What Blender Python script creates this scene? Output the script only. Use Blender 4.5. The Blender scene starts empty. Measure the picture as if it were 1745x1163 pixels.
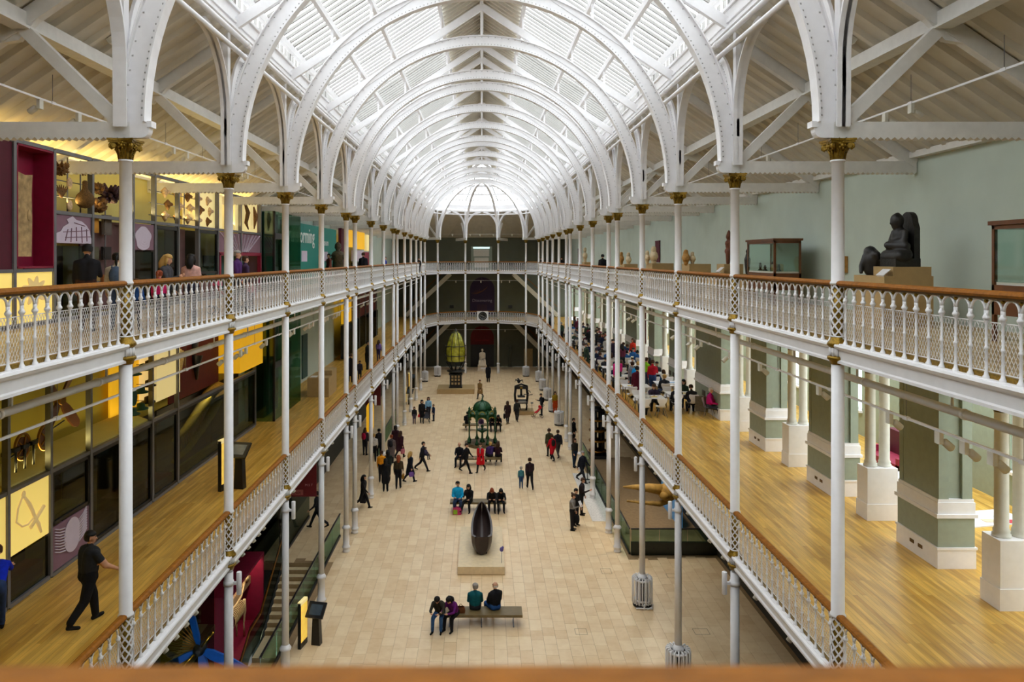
import bpy, bmesh, math, random
from mathutils import Vector, Matrix, Euler
random.seed(7)
S = bpy.context.scene
COL = S.collection
PI = math.pi

# ------------------------------------------------------------------ camera
F, VX, VY = 1280.0, 821.0, 440.0          # focal length and vanishing point in photo pixels
EYE = 12.63                               # eye height above the ground floor
cd = bpy.data.cameras.new('camera'); cam = bpy.data.objects.new('camera', cd); COL.objects.link(cam)
cam.location = (0, 0, EYE); cam.rotation_euler = (PI/2, 0, 0)
cd.sensor_width = 36; cd.lens = 36*F/1745
cd.shift_x = (872.5-VX)/1745; cd.shift_y = -(581.5-VY)/1745
cd.clip_start = .05; cd.clip_end = 400
cd.dof.use_dof = True; cd.dof.focus_distance = 14; cd.dof.aperture_fstop = 2.8
S.camera = cam
# ------------------------------------------------------------------ sky and exposure
W = bpy.data.worlds.new('overcast_sky'); S.world = W; W.use_nodes = True
W.node_tree.nodes['Background'].inputs[0].default_value = (.93, .965, 1, 1)
W.node_tree.nodes['Background'].inputs[1].default_value = 4.6
S.view_settings.view_transform = 'Standard'; S.view_settings.look = 'None'
S.view_settings.gamma = 1; S.view_settings.use_curve_mapping = False
S.view_settings.exposure = 0.15
S.cycles.max_bounces = 8; S.cycles.diffuse_bounces = 5; S.cycles.glossy_bounces = 3
S.cycles.transparent_max_bounces = 16; S.cycles.caustics_reflective = False; S.cycles.caustics_refractive = False
S.cycles.sample_clamp_indirect = 6

# ------------------------------------------------------------------ helpers: pixel -> place
def G(px, py, z=0.0):                      # point of a horizontal level seen at a photo pixel
    y = (EYE-z)*F/(py-VY); return ((px-VX)*y/F, y)
def WX(px, py, X):                         # point of a wall x = X
    y = X*F/(px-VX); return (y, EYE-(py-VY)*y/F)
def WY(px, py, Y):                         # point of a wall y = Y
    return ((px-VX)*Y/F, EYE-(py-VY)*Y/F)

class MB:
    """collects shapes for one mesh"""
    def __init__(s): s.v = []; s.f = []; s.mi = []; s.sm = []
    def add(s, vs, fs, mi=0, sm=False):
        o = len(s.v); s.v += [tuple(v) for v in vs]
        for f in fs: s.f.append(tuple(i+o for i in f)); s.mi.append(mi); s.sm.append(sm)
        return s
    def box(s, x0, y0, z0, x1, y1, z1, mi=0):
        v = [(x, y, z) for z in (z0, z1) for y in (y0, y1) for x in (x0, x1)]
        return s.add(v, [(0,2,3,1),(4,5,7,6),(0,1,5,4),(2,6,7,3),(0,4,6,2),(1,3,7,5)], mi)
    def beam(s, a, b, w, h, up=(0,0,1), mi=0):
        a = Vector(a); b = Vector(b); d = (b-a).normalized(); u = Vector(up)
        r = d.cross(u)
        if r.length < 1e-4: r = d.cross(Vector((0,1,0)))
        r.normalize(); u = r.cross(d)
        v = [p+r*i*w/2+u*j*h/2 for p in (a, b) for j in (-1, 1) for i in (-1, 1)]
        return s.add(v, [(0,2,3,1),(4,5,7,6),(0,1,5,4),(2,6,7,3),(0,4,6,2),(1,3,7,5)], mi)
    def tube(s, pts, r, n=6, closed=False, mi=0, sm=True, caps=True):
        pts = [Vector(p) for p in pts]; m = len(pts); rr = r if isinstance(r, (list, tuple)) else [r]*m
        vs = []; ref = None
        for i, p in enumerate(pts):
            if closed: d = pts[(i+1) % m]-pts[i-1]
            else: d = pts[min(i+1, m-1)]-pts[max(i-1, 0)]
            d.normalize()
            if ref is None: ref = d.orthogonal().normalized()
            ref = (ref-d*ref.dot(d)).normalized(); q = d.cross(ref)
            vs += [p+(ref*math.cos(2*PI*k/n)+q*math.sin(2*PI*k/n))*rr[i] for k in range(n)]
        fs = []
        for i in range(m if closed else m-1):
            j = (i+1) % m
            fs += [(i*n+k, i*n+(k+1) % n, j*n+(k+1) % n, j*n+k) for k in range(n)]
        s.add(vs, fs, mi, sm)
        if caps and not closed:
            o = len(s.v)-len(vs)
            s.f += [tuple(o+k for k in reversed(range(n))), tuple(o+(m-1)*n+k for k in range(n))]; s.mi += [mi]*2; s.sm += [False]*2
        return s
    def cyl(s, a, b, r0, r1=None, n=12, mi=0, sm=True):
        return s.tube([a, b], [r0, r0 if r1 is None else r1], n, mi=mi, sm=sm)
    def lathe(s, prof, c=(0,0,0), n=16, mi=0, sm=True, sx=1, sy=1, a0=0, a1=2*PI):
        full = abs(a1-a0-2*PI) < 1e-6; m = n if full else n+1; vs = []
        for r, z in prof:
            for k in range(m):
                t = a0+(a1-a0)*k/n; vs.append((c[0]+r*math.cos(t)*sx, c[1]+r*math.sin(t)*sy, c[2]+z))
        fs = []
        for i in range(len(prof)-1):
            for k in range(n):
                k2 = (k+1) % m; fs.append((i*m+k, i*m+k2, (i+1)*m+k2, (i+1)*m+k))
        s.add(vs, fs, mi, sm)
        if full:
            o = len(s.v)-len(vs)
            if prof[0][0] > 1e-4: s.f.append(tuple(o+k for k in reversed(range(m)))); s.mi.append(mi); s.sm.append(False)
            if prof[-1][0] > 1e-4: s.f.append(tuple(o+(len(prof)-1)*m+k for k in range(m))); s.mi.append(mi); s.sm.append(False)
        return s
    def ell(s, c, rx, ry, rz, n=10, m=6, mi=0):
        p = [(max(1e-5, math.sin(PI*i/m)), -math.cos(PI*i/m)) for i in range(m+1)]
        return s.lathe([(a, b*rz) for a, b in p], c, n, mi, True, rx, ry)
    def prism(s, poly, ax, a, b, mi=0):
        f = {'x': lambda p, t: (t, p[0], p[1]), 'y': lambda p, t: (p[0], t, p[1]), 'z': lambda p, t: (p[0], p[1], t)}[ax]
        n = len(poly); vs = [f(p, a) for p in poly]+[f(p, b) for p in poly]
        return s.add(vs, [tuple(range(n)), tuple(reversed(range(n, 2*n)))]+[(i, i+n, (i+1) % n+n, (i+1) % n) for i in range(n)], mi)
    def quad(s, *v, mi=0): return s.add(v, [tuple(range(len(v)))], mi)
    def sheet(s, pts, nx, mi=0, sm=False):          # grid of rows of nx points
        fs = [(i*nx+k, i*nx+k+1, (i+1)*nx+k+1, (i+1)*nx+k) for i in range(len(pts)//nx-1) for k in range(nx-1)]
        return s.add(pts, fs, mi, sm)
    def join(s, o, M=None):
        vs = [M @ Vector(v) for v in o.v] if M else o.v; k = len(s.v)
        s.v += [tuple(v) for v in vs]; s.f += [tuple(i+k for i in f) for f in o.f]; s.mi += o.mi; s.sm += o.sm
        return s
    def mesh(s, name, mats=(), fix=True):
        me = bpy.data.meshes.new(name); me.from_pydata(s.v, [], s.f)
        for m in (mats if isinstance(mats, (list, tuple)) else [mats]): me.materials.append(m)
        me.polygons.foreach_set('material_index', s.mi); me.polygons.foreach_set('use_smooth', s.sm)
        if fix:
            bm = bmesh.new(); bm.from_mesh(me); bmesh.ops.recalc_face_normals(bm, faces=bm.faces); bm.to_mesh(me); bm.free()
        me.update(); return me

def put(name, me, parent=None, loc=(0,0,0), rot=(0,0,0), sc=None, mats=None):
    if isinstance(me, MB): me = me.mesh(name, mats)
    o = bpy.data.objects.new(name, me); COL.objects.link(o)
    o.parent = parent; o.location = loc; o.rotation_euler = rot
    if sc: o.scale = sc if isinstance(sc, (tuple, list)) else (sc, sc, sc)
    return o
def tag(o, label, cat, group=None):
    o['label'] = label; o['category'] = cat
    if group: o['group'] = group
    return o
def thing(name, label, cat, loc=(0,0,0), rz=0, group=None):
    o = bpy.data.objects.new(name, None); COL.objects.link(o); o.empty_display_size = .1
    o.location = loc; o.rotation_euler = (0, 0, rz)
    return tag(o, label, cat, group)
def struct(name, mb, m, parent=None):
    o = put(name, mb, parent, mats=m)
    if parent is None: o['kind'] = 'structure'
    return o
def stuff(o): o['kind'] = 'stuff'; return o
ORD = 'first second third fourth fifth sixth seventh eighth ninth tenth eleventh twelfth thirteenth fourteenth fifteenth sixteenth seventeenth eighteenth nineteenth twentieth twenty-first twenty-second twenty-third twenty-fourth twenty-fifth twenty-sixth'.split()

# ------------------------------------------------------------------ materials
def mat(name, col, rough=.55, metal=0.0, var=.12, scale=6.0, bump=0.0, emit=0.0, spec=.5, coat=0.0):
    m = bpy.data.materials.new(name); m.use_nodes = True; nt = m.node_tree; b = nt.nodes['Principled BSDF']
    b.inputs['Roughness'].default_value = rough; b.inputs['Metallic'].default_value = metal
    b.inputs['Specular IOR Level'].default_value = spec; b.inputs['Coat Weight'].default_value = coat
    tc = nt.nodes.new('ShaderNodeTexCoord'); nz = nt.nodes.new('ShaderNodeTexNoise'); nz.inputs['Scale'].default_value = scale; nz.inputs['Detail'].default_value = 4
    nt.links.new(tc.outputs['Object'], nz.inputs['Vector'])
    rp = nt.nodes.new('ShaderNodeValToRGB'); e = rp.color_ramp.elements
    e[0].position = .3; e[1].position = .7
    e[0].color = tuple(max(0, c*(1-var)) for c in col[:3])+(1,); e[1].color = tuple(min(1, c*(1+var)) for c in col[:3])+(1,)
    nt.links.new(nz.outputs['Fac'], rp.inputs['Fac']); nt.links.new(rp.outputs['Color'], b.inputs['Base Color'])
    if bump:
        bp = nt.nodes.new('ShaderNodeBump'); bp.inputs['Strength'].default_value = bump; bp.inputs['Distance'].default_value = .02
        nt.links.new(nz.outputs['Fac'], bp.inputs['Height']); nt.links.new(bp.outputs['Normal'], b.inputs['Normal'])
    if emit:
        nt.links.new(rp.outputs['Color'], b.inputs['Emission Color']); b.inputs['Emission Strength'].default_value = emit
    return m
def srgb(r, g, b):
    f = lambda c: c/12.92 if c <= .04045 else ((c+.055)/1.055)**2.4
    return tuple(f(c/255) for c in (r, g, b))
def glass(name, tint, alpha=.12, rough=.05):      # thin pane: mostly clear, a little sheen
    m = bpy.data.materials.new(name); m.use_nodes = True; nt = m.node_tree; nt.nodes.clear()
    o = nt.nodes.new('ShaderNodeOutputMaterial'); mx = nt.nodes.new('ShaderNodeMixShader'); t = nt.nodes.new('ShaderNodeBsdfTransparent'); g = nt.nodes.new('ShaderNodeBsdfGlossy')
    nz = nt.nodes.new('ShaderNodeTexNoise'); nz.inputs['Scale'].default_value = .8; mr = nt.nodes.new('ShaderNodeMapRange')
    mr.inputs[3].default_value = alpha*.7; mr.inputs[4].default_value = alpha*1.3
    t.inputs[0].default_value = tint+(1,); g.inputs['Roughness'].default_value = rough; g.inputs['Color'].default_value = (.9,.95,.93,1)
    nt.links.new(nz.outputs['Fac'], mr.inputs[0]); nt.links.new(mr.outputs[0], mx.inputs[0]); nt.links.new(t.outputs[0], mx.inputs[1]); nt.links.new(g.outputs[0], mx.inputs[2]); nt.links.new(mx.outputs[0], o.inputs[0])
    return m
def planks(name, c1, c2, width, length, rough=.35):   # boards running along y, too thin in the photo to tell apart
    m = bpy.data.materials.new(name); m.use_nodes = True; nt = m.node_tree; b = nt.nodes['Principled BSDF']
    tc = nt.nodes.new('ShaderNodeTexCoord'); mp = nt.nodes.new('ShaderNodeMapping'); mp.inputs['Rotation'].default_value = (0, 0, PI/2)
    br = nt.nodes.new('ShaderNodeTexBrick'); br.inputs['Scale'].default_value = 1; br.inputs['Brick Width'].default_value = length; br.inputs['Row Height'].default_value = width
    br.inputs['Mortar Size'].default_value = .0022; br.inputs['Color1'].default_value = c1+(1,); br.inputs['Color2'].default_value = c2+(1,); br.offset = .37
    br.inputs['Mortar'].default_value = tuple(c*.35 for c in c1)+(1,); br.inputs['Bias'].default_value = -.1
    nz = nt.nodes.new('ShaderNodeTexNoise'); nz.inputs['Scale'].default_value = 1.0; nz.inputs['Detail'].default_value = 5
    m2 = nt.nodes.new('ShaderNodeMapping'); m2.inputs['Scale'].default_value = (9, .9, 1)
    mx = nt.nodes.new('ShaderNodeMixRGB'); mx.blend_type = 'MULTIPLY'; mx.inputs[0].default_value = .7
    rp = nt.nodes.new('ShaderNodeValToRGB'); rp.color_ramp.elements[0].color = (.55,.5,.42,1); rp.color_ramp.elements[1].color = (1.25,1.2,1.1,1); rp.color_ramp.elements[0].position = .3; rp.color_ramp.elements[1].position = .75
    L = nt.links.new
    L(tc.outputs['Object'], mp.inputs[0]); L(mp.outputs[0], br.inputs[0]); L(tc.outputs['Object'], m2.inputs[0]); L(m2.outputs[0], nz.inputs[0])
    L(nz.outputs['Fac'], rp.inputs[0]); L(br.outputs['Color'], mx.inputs[1]); L(rp.outputs[0], mx.inputs[2]); L(mx.outputs[0], b.inputs['Base Color'])
    b.inputs['Roughness'].default_value = rough
    return m
def stone(name, c1, c2, use_attr):                  # limestone tile, a tint of its own for every tile
    m = bpy.data.materials.new(name); m.use_nodes = True; nt = m.node_tree; b = nt.nodes['Principled BSDF']; L = nt.links.new
    if use_attr: a = nt.nodes.new('ShaderNodeAttribute'); a.attribute_name = 'tint'; t = a.outputs['Fac']
    else: a = nt.nodes.new('ShaderNodeObjectInfo'); t = a.outputs['Random']
    tc = nt.nodes.new('ShaderNodeNewGeometry'); nz = nt.nodes.new('ShaderNodeTexNoise'); nz.inputs['Scale'].default_value = 2.2; nz.inputs['Detail'].default_value = 7; nz.inputs['Roughness'].default_value = .65
    L(tc.outputs['Position'], nz.inputs['Vector'])
    ad = nt.nodes.new('ShaderNodeMath'); ad.operation = 'MULTIPLY_ADD'; ad.inputs[1].default_value = .55
    L(t, ad.inputs[0]); mr = nt.nodes.new('ShaderNodeMapRange'); mr.inputs[1].default_value = .32; mr.inputs[2].default_value = .68; mr.inputs[4].default_value = .5
    L(nz.outputs['Fac'], mr.inputs[0]); L(mr.outputs[0], ad.inputs[2])
    rp = nt.nodes.new('ShaderNodeValToRGB'); e = rp.color_ramp.elements; e[0].color = c1+(1,); e[1].color = c2+(1,)
    L(ad.outputs[0], rp.inputs[0]); L(rp.outputs[0], b.inputs['Base Color']); b.inputs['Roughness'].default_value = .38
    return m
M = dict(bar=mat('darkened_glazing_bar', (.30,.29,.27), .5, var=.05),  # glazing bars darkened so they read as backlit against the bright sky
    white=mat('white_iron_paint', (.80,.79,.80), .38, var=.03), cream=mat('cream_paint', (.68,.66,.58), .5, var=.05),
    roofwhite=mat('roof_beam_paint', (.74,.73,.70), .5, var=.05),
    deck=mat('roof_deck_paint', (.62,.58,.49), .6, var=.06, scale=2), gold=mat('gilt_paint', srgb(134,104,26), .36, .6, .35, 30, .3), rivet=mat('rivet_shade_grey', (.42,.41,.40), .5, var=.05),  # rivet grey paints in the shading of white rivet heads
    sage=mat('sage_wall_paint', srgb(188,201,190), .75, var=.04, scale=1.2), sagepier=mat('sage_pier_paint', srgb(146,156,140), .6, var=.05),
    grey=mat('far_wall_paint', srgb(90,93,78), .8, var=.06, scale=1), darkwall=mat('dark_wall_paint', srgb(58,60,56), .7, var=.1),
    rail=mat('oak_handrail', srgb(136,82,14), .6, var=.25, scale=14, spec=.2), raildark=mat('dark_rail_moulding', srgb(86,60,24), .5, var=.2),
    black=mat('black_metal', (.012,.012,.013), .4, .2), frame=mat('grey_metal_frame', srgb(120,120,124), .4, .4, .06),
    wood=planks('oak_boards', srgb(220,180,88), srgb(188,142,52), .095, 1.9), wood2=planks('pale_oak_boards', srgb(202,172,120), srgb(186,154,100), .12, 2.2),
    plinth=mat('mdf_plinth', srgb(176,148,100), .6, var=.06), stoneplinth=mat('stone_plinth', srgb(226,204,164), .5, var=.08),
    pane=glass('roof_pane', (.93,.95,.95), .07), clear=glass('clear_glass', (.80,.90,.86), .10), dkglass=glass('dark_glass', (.42,.48,.44), .07),
    gglass=glass('green_glass', (.55,.72,.62), .10),
)
M['tileA'] = stone('limestone_tile', srgb(220,186,138), srgb(244,220,180), False)
M['tileB'] = stone('limestone_paving', srgb(220,186,138), srgb(244,220,180), True)
M['grout'] = mat('tile_grout', srgb(150,122,86), .9)
# ================================================================== STRUCTURE
CX, Z1, Z2, WALL, YN, YF = 5.83, 5.8, 11.23, 10.0, -3.0, 87.2
YS = [7.3, 12.3, 17.3, 22.3, 27.3, 32.3, 34.5, 39.5, 44.5, 49.5, 51.7, 56.7, 61.7, 66.7, 71.7, 76.7]
YA = YS[-1]                                     # centre of the round far end
AP = [(-CX*math.cos(PI*k/5), YA+CX*math.sin(PI*k/5)) for k in range(6)]
AO = [[(-WALL, YA)], [(-WALL, 83.6)], [(-WALL, YF), (-4, YF)], [(4, YF)], [(WALL, YF), (WALL, 83.6)], [(WALL, YA)]]
SN = {-1: 'left', 1: 'right'}
VOIDL = (-9.2, -6.5, 16.0, 31.1); VOIDR = (6.35, 10.0, 32.0, 47.0)
def apse_faces(mb, zi, zo, mi=0, flip=False):     # the ring of floor or roof round the far end
    for k in range(5):
        o0 = AO[k][-1] if k != 4 else AO[3][-1]
        mid = [AO[2][0]] if k == 1 else ([AO[4][0]] if k == 3 else [])
        a = AO[k][-1]; b = AO[k+1][-1] if k+1 in (2,) else AO[k+1][0]
        if k == 1: outer = [(-WALL, 83.6), (-WALL, YF), (-4, YF)]
        elif k == 3: outer = [(4, YF), (WALL, YF), (WALL, 83.6)]
        elif k == 0: outer = [(-WALL, YA), (-WALL, 83.6)]
        elif k == 2: outer = [(-4, YF), (4, YF)]
        else: outer = [(WALL, 83.6), (WALL, YA)]
        pts = [(*AP[k], zi)]+[(*p, zo) for p in outer]+[(*AP[k+1], zi)]
        mb.add(pts, [tuple(range(len(pts)))], mi)
    return mb
# ---- ground floor: grout bed with openings, limestone tiles laid along the hall
bed = MB()
xs = [-WALL-.2, VOIDL[0], VOIDL[1], VOIDR[0], WALL+5]; ys = [YN, VOIDL[2], VOIDL[3], VOIDR[2], VOIDR[3], YF]
for i in range(4):
    for j in range(5):
        x0, x1, y0, y1 = xs[i], xs[i+1], ys[j], ys[j+1]; c = ((x0+x1)/2, (y0+y1)/2)
        if any(v[0] < c[0] < min(v[1], 10) and v[2] < c[1] < v[3] for v in (VOIDL, VOIDR)): continue
        bed.box(x0, y0, -.3, x1, y1, -.012)
floor = struct('floor', bed, M['grout'])
rest = MB(); tints = []; near = []
W_ = .41; k = 0
for i in range(-24, 24):
    x0 = i*W_; x1 = x0+W_-.007; y = 17.6+random.random()*.6
    while y < YF:
        L = random.choice((.55, .62, .68, .78, .9)); y1 = min(y+L, YF)
        ins = any(v[0]-.02 < x1 and x0 < v[1]+.02 and v[2] < y1 and y < v[3] for v in (VOIDL, VOIDR))
        if not ins and x0 > -10 and x1 < 10:
            if y > 22.9 and abs(x0+.2) < 5.7 and y < 34: near.append((y, x0, x1, y1))
            else: rest.box(x0, y, -.012, x1, y1-.007, 0); tints.append(random.random())
        y = y1
near.sort()
tile_mesh = {}
for n_, (y, x0, x1, y1) in enumerate(near):
    if n_ < 300:
        key = round(y1-y, 2)
        if key not in tile_mesh: tile_mesh[key] = MB().box(0, 0, -.012, W_-.007, key-.007, 0).mesh('tile', M['tileA'])
        put('tile', tile_mesh[key], floor, (x0, y, 0))
    else: rest.box(x0, y, -.012, x1, y1-.007, 0); tints.append(random.random())
me = rest.mesh('paving', M['tileB'], False)
at = me.attributes.new('tint', 'FLOAT', 'FACE'); at.data.foreach_set('value', [t for t in tints for _ in range(6)])
stuff(put('paving', me, floor))
# pits below the two openings
pit = MB().box(-9.3, 14, -5.2, -6.4, 31.2, -5.0).box(-6.5, 14, -5, -6.4, 31.1, -.3).box(-9.2, 31.1, -5, -6.4, 31.2, -.3)
struct('floor_stair_pit', pit, M['darkwall'])
pit = MB().box(6.3, 32, -4.2, 10, 47, -4).box(6.3, 32, -4, 6.35, 47, -.3).box(6.3, 47, -4, 10, 47.1, -.3).box(6.3, 31.9, -4, 10, 32, -.3)
struct('floor_right_pit', pit, M['grey'])
# ---- gallery floors with their moulded edges
for lv, z, m in (('lower', Z1, M['wood']), ('upper', Z2, M['wood2'])):
    for s in (-1, 1):
        out = WALL if s < 0 or z == Z2 else 14.6
        mb = MB().box(min(s*(CX+.05), s*out), YN, z-.14, max(s*(CX+.05), s*out), YA, z)
        struct('floor_gallery_%s_%s' % (lv, SN[s]), mb, m)
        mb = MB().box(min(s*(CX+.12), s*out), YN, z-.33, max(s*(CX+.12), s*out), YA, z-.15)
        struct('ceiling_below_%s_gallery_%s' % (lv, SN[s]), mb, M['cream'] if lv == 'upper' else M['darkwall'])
    mb = apse_faces(MB(), z, z); struct('floor_gallery_%s_far' % lv, mb, m)
    mb = apse_faces(MB(), z-.3, z-.3); struct('ceiling_below_%s_gallery_far' % lv, mb, M['cream'])
    mb = MB().box(-WALL, YN, z-.3, WALL, .55, z); struct('floor_gallery_%s_near' % lv, mb, m)
PROF = [(-.04,.0),(-.11,.0),(-.12,-.03),(-.09,-.07),(-.04,-.10),(-.03,-.25),(-.06,-.27),(-.06,-.31),(.12,-.31),(.12,0)]
def fascia(mb, P, Q, z, prof=PROF):
    P = Vector((*P, 0)); Q = Vector((*Q, 0)); d = (Q-P).normalized(); n = Vector((d.y, -d.x, 0))
    if n.dot(Vector((0, (P.y+Q.y)/2 if P.x*Q.x > 0 and abs(P.x) > 5.8 and abs(P.x-Q.x) < .01 else YA, 0))-P) < 0: n = -n
    k = len(prof)
    mb.add([P-n*u+Vector((0,0,z+w)) for u, w in prof]+[Q-n*u+Vector((0,0,z+w)) for u, w in prof],
           [(i, (i+1) % k, (i+1) % k+k, i+k) for i in range(k)]+[tuple(range(k)), tuple(range(2*k-1, k-1, -1))])
t_ = 0
for lv, z in (('lower', Z1), ('upper', Z2)):
    for s in (-1, 1):
        mb = MB(); fascia(mb, (s*CX, .5), (s*CX, YA), z); t_ += 1; struct('trim_%d' % t_, mb, M['white'])
    mb = MB()
    for k in range(5): fascia(mb, AP[k], AP[k+1], z)
    t_ += 1; struct('trim_%d' % t_, mb, M['white'])
# ---- walls
struct('wall_right_upper', MB().box(WALL, YN, Z2, WALL+.3, YF, 15.3), M['sage'])
struct('wall_left_upper', MB().box(-WALL-.3, YN, -5, -WALL, YF, 15.3), M['sage'])
far = MB().box(-WALL, YF, 0, WALL, YF+.3, 15.3); struct('wall_far', far, M['grey'])
struct('wall_near', MB().box(-WALL, YN-.3, 0, WALL+5, YN, 18.5), M['grey'])
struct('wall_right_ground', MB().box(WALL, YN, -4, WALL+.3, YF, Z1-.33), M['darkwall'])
gb = MB()
# window wall of the room behind the lower right gallery
ww = MB(); XW = 14.6; bays = [9.8+5*i for i in range(14)]
prev = YN
for yb in bays:
    ww.box(XW, prev, Z1, XW+.3, yb-.95, Z2-.33); ww.box(XW, yb-.95, Z1, XW+.3, yb+.95, 6.75); ww.box(XW, yb-.95, 10.3, XW+.3, yb+.95, Z2-.33); prev = yb+.95
ww.box(XW, prev, Z1, XW+.3, YF, Z2-.33)
struct('wall_right_window_side', ww, M['sagepier'])
for i, yb in enumerate(bays):
    fr = MB()
    for q in (-.95, -.03, .89): fr.box(XW+.05, yb+q, 6.75, XW+.13, yb+q+.06, 10.3)
    for zz in (6.75, 8.5, 10.24): fr.box(XW+.05, yb-.95, zz, XW+.13, yb+.95, zz+.06)
    fr.box(XW-.12, yb-1, 6.68, XW+.05, yb+1, 6.76)
    wn = struct('window_%d' % (10+i), fr, M['white'])
    for q in (-.89, .03):
        for zz in (6.81, 8.56): put('pane', MB().box(XW+.08, yb+q, zz, XW+.09, yb+q+.86, zz+1.68), wn, mats=M['clear'])
struct('wall_right_room_far', MB().box(WALL, YF-.3, Z1, XW, YF, Z2-.33), M['sagepier'])
# ---- far wall openings and banners
def arch_poly(xc, w, z0, z1, n=12):
    r = w/2; return [(xc-r, z0), (xc+r, z0)]+[(xc+r*math.cos(PI*i/n), z1-r+r*math.sin(PI*i/n)) for i in range(n+1)]
B_purple = mat('purple_banner', srgb(44,26,58), .8); B_red = mat('red_banner', srgb(96,14,22), .8); ltext = mat('pale_lettering', srgb(150,138,150), .8); otext = mat('orange_lettering', srgb(100,60,36), .8)
def text(name, body, size, m, parent=None, loc=(0,0,0), rot=(PI/2,0,0), align='CENTER', ext=.004):
    c = bpy.data.curves.new(name, 'FONT'); c.body = body; c.size = size; c.align_x = align; c.extrude = ext; c.resolution_u = 2
    o = bpy.data.objects.new(name, c); COL.objects.link(o)
    dg = bpy.context.evaluated_depsgraph_get(); me = bpy.data.meshes.new_from_object(o.evaluated_get(dg))
    bpy.data.objects.remove(o); me.materials.clear(); me.materials.append(m)
    return put(name, me, parent, loc, rot)
YB = YF-.02
b = thing('purple_banner', 'dark purple arched banner with pale lettering above the clock', 'banner', (0, YB, Z1))
put('cloth', MB().prism(arch_poly(.05, 2.85, .2, 4.6), 'y', -.06, 0), b, mats=B_purple)
text('lettering', 'Discovering', .48, ltext, b, (.05, -.07, 1.75)); lines = MB()
for q in range(9): lines.box(-.5+q*.13, -.07, .35, -.48+q*.13, -.06, 1.45)
stuff(put('printed_lines', lines, b, mats=otext))
swirl = MB()
for q in range(7): swirl.tube([(.05+(.35+.1*q)*math.cos(t)-.05*q, -.07, 3.2+(.25+.05*q)*math.sin(t*1.1+.3)) for t in [2.6+.25*i+q*.12 for i in range(12)]], .018, 4)
stuff(put('swirl_emblem', swirl, b, mats=otext))
b = thing('arched_doorway', 'tall arched doorway with dark red lunette behind the white statue', 'doorway', (0, YB, 0))
put('surround', MB().prism(arch_poly(.05, 3.1, 0, 4.9), 'y', -.08, 0), b, mats=M['grey'])
put('lunette_banner', MB().prism(arch_poly(.05, 2.7, 2.6, 4.75), 'y', -.12, -.08), b, mats=B_red)
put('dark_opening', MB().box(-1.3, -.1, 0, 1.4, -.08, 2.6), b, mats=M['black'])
text('lettering', 'Discoveries', .34, mat('red_lettering', srgb(150,30,36), .8), b, (.05, -.13, 3.0))
b = thing('alcove_case', 'pale framed niche with bright top light on the far upper wall', 'niche', (0, YB, Z2))
put('surround', MB().box(-1.25, -.12, 0, 1.2, 0, 2.75), b, mats=M['sagepier']); put('panel', MB().box(-.95, -.16, 1.6, .85, -.12, 2.4), b, mats=M['cream'])
put('case', MB().box(-.85, -.3, .3, .8, -.12, 1.45), b, mats=M['cream']); put('top_light', MB().box(-1.0, -.18, 2.5, .9, -.12, 2.68), b, mats=mat('niche_light', (.6,.8,.8), emit=1.2))
for q, (xx, zz, n_) in enumerate(((-3.6, Z2+.5, 'upper wall left of the niche'), (3.35, Z2+.5, 'upper wall right of the niche'), (-3.5, Z1+1.0, 'wall left of the purple banner'), (3.3, Z1+1.0, 'wall right of the purple banner'))):
    tag(put('wall_panel', MB().box(xx-.22, YB-.05, zz, xx+.25, YB, zz+.36), mats=M['black']), 'small black information panel on the far '+n_, 'panel', 'black panels on the far wall')
tag(put('side_door', MB().box(4.9, YB-.06, 0, 5.9, YB, 2.1).box(5.0, YB-.08, .1, 5.8, YB-.06, 2.0), mats=M['plinth']), 'pale wooden door on the far ground floor wall', 'door')
tag(put('stone_relief', MB().box(3.0, YB-.2, 0, 3.6, YB-.02, 2.3).ell((3.3, YB-.2, 2.3), .22, .15, .3).tube([(3.3,YB-.25,.1),(3.2,YB-.25,1),(3.35,YB-.25,2.1)], .2), mats=M['grey']), 'grey carved figure against the far wall right of the doorway', 'statue')
# corner staircases at the far end
for s in (-1, 1):
    for z, h, nm, fl in ((0, Z1, 'ground floor to lower gallery', 'lower'), (Z1, Z2-Z1, 'lower to upper gallery', 'upper')):
        st = thing('staircase', '%s corner staircase at the far end, from the %s' % (SN[s], nm), 'staircase', (0, 0, 0), 0, 'far corner staircases')
        xa, xb = s*8.6, s*3.6; n = 20; y0, y1 = 84.9, 86.5
        zt = z+h*.92
        put('stringer', MB().beam((xa, y0, z+.3), (xb, y0, zt), .08, .45), st, mats=M['cream'])
        put('stringer', MB().beam((xa, y1, z+.3), (xb, y1, zt), .08, .45), st, mats=M['cream'])
        for k in range(n):
            t = (k+.5)/n; x = xa+(xb-xa)*t; zz = z+.3+(zt-z-.3)*t
            put('step', MB().box(x-.16, y0, zz-.03, x+.16, y1, zz+.03), st, mats=M['darkwall'])
        put('handrail', MB().beam((xa, y0, z+1.25), (xb, y0, zt+.95), .06, .06), st, mats=M['rail'])
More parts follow.
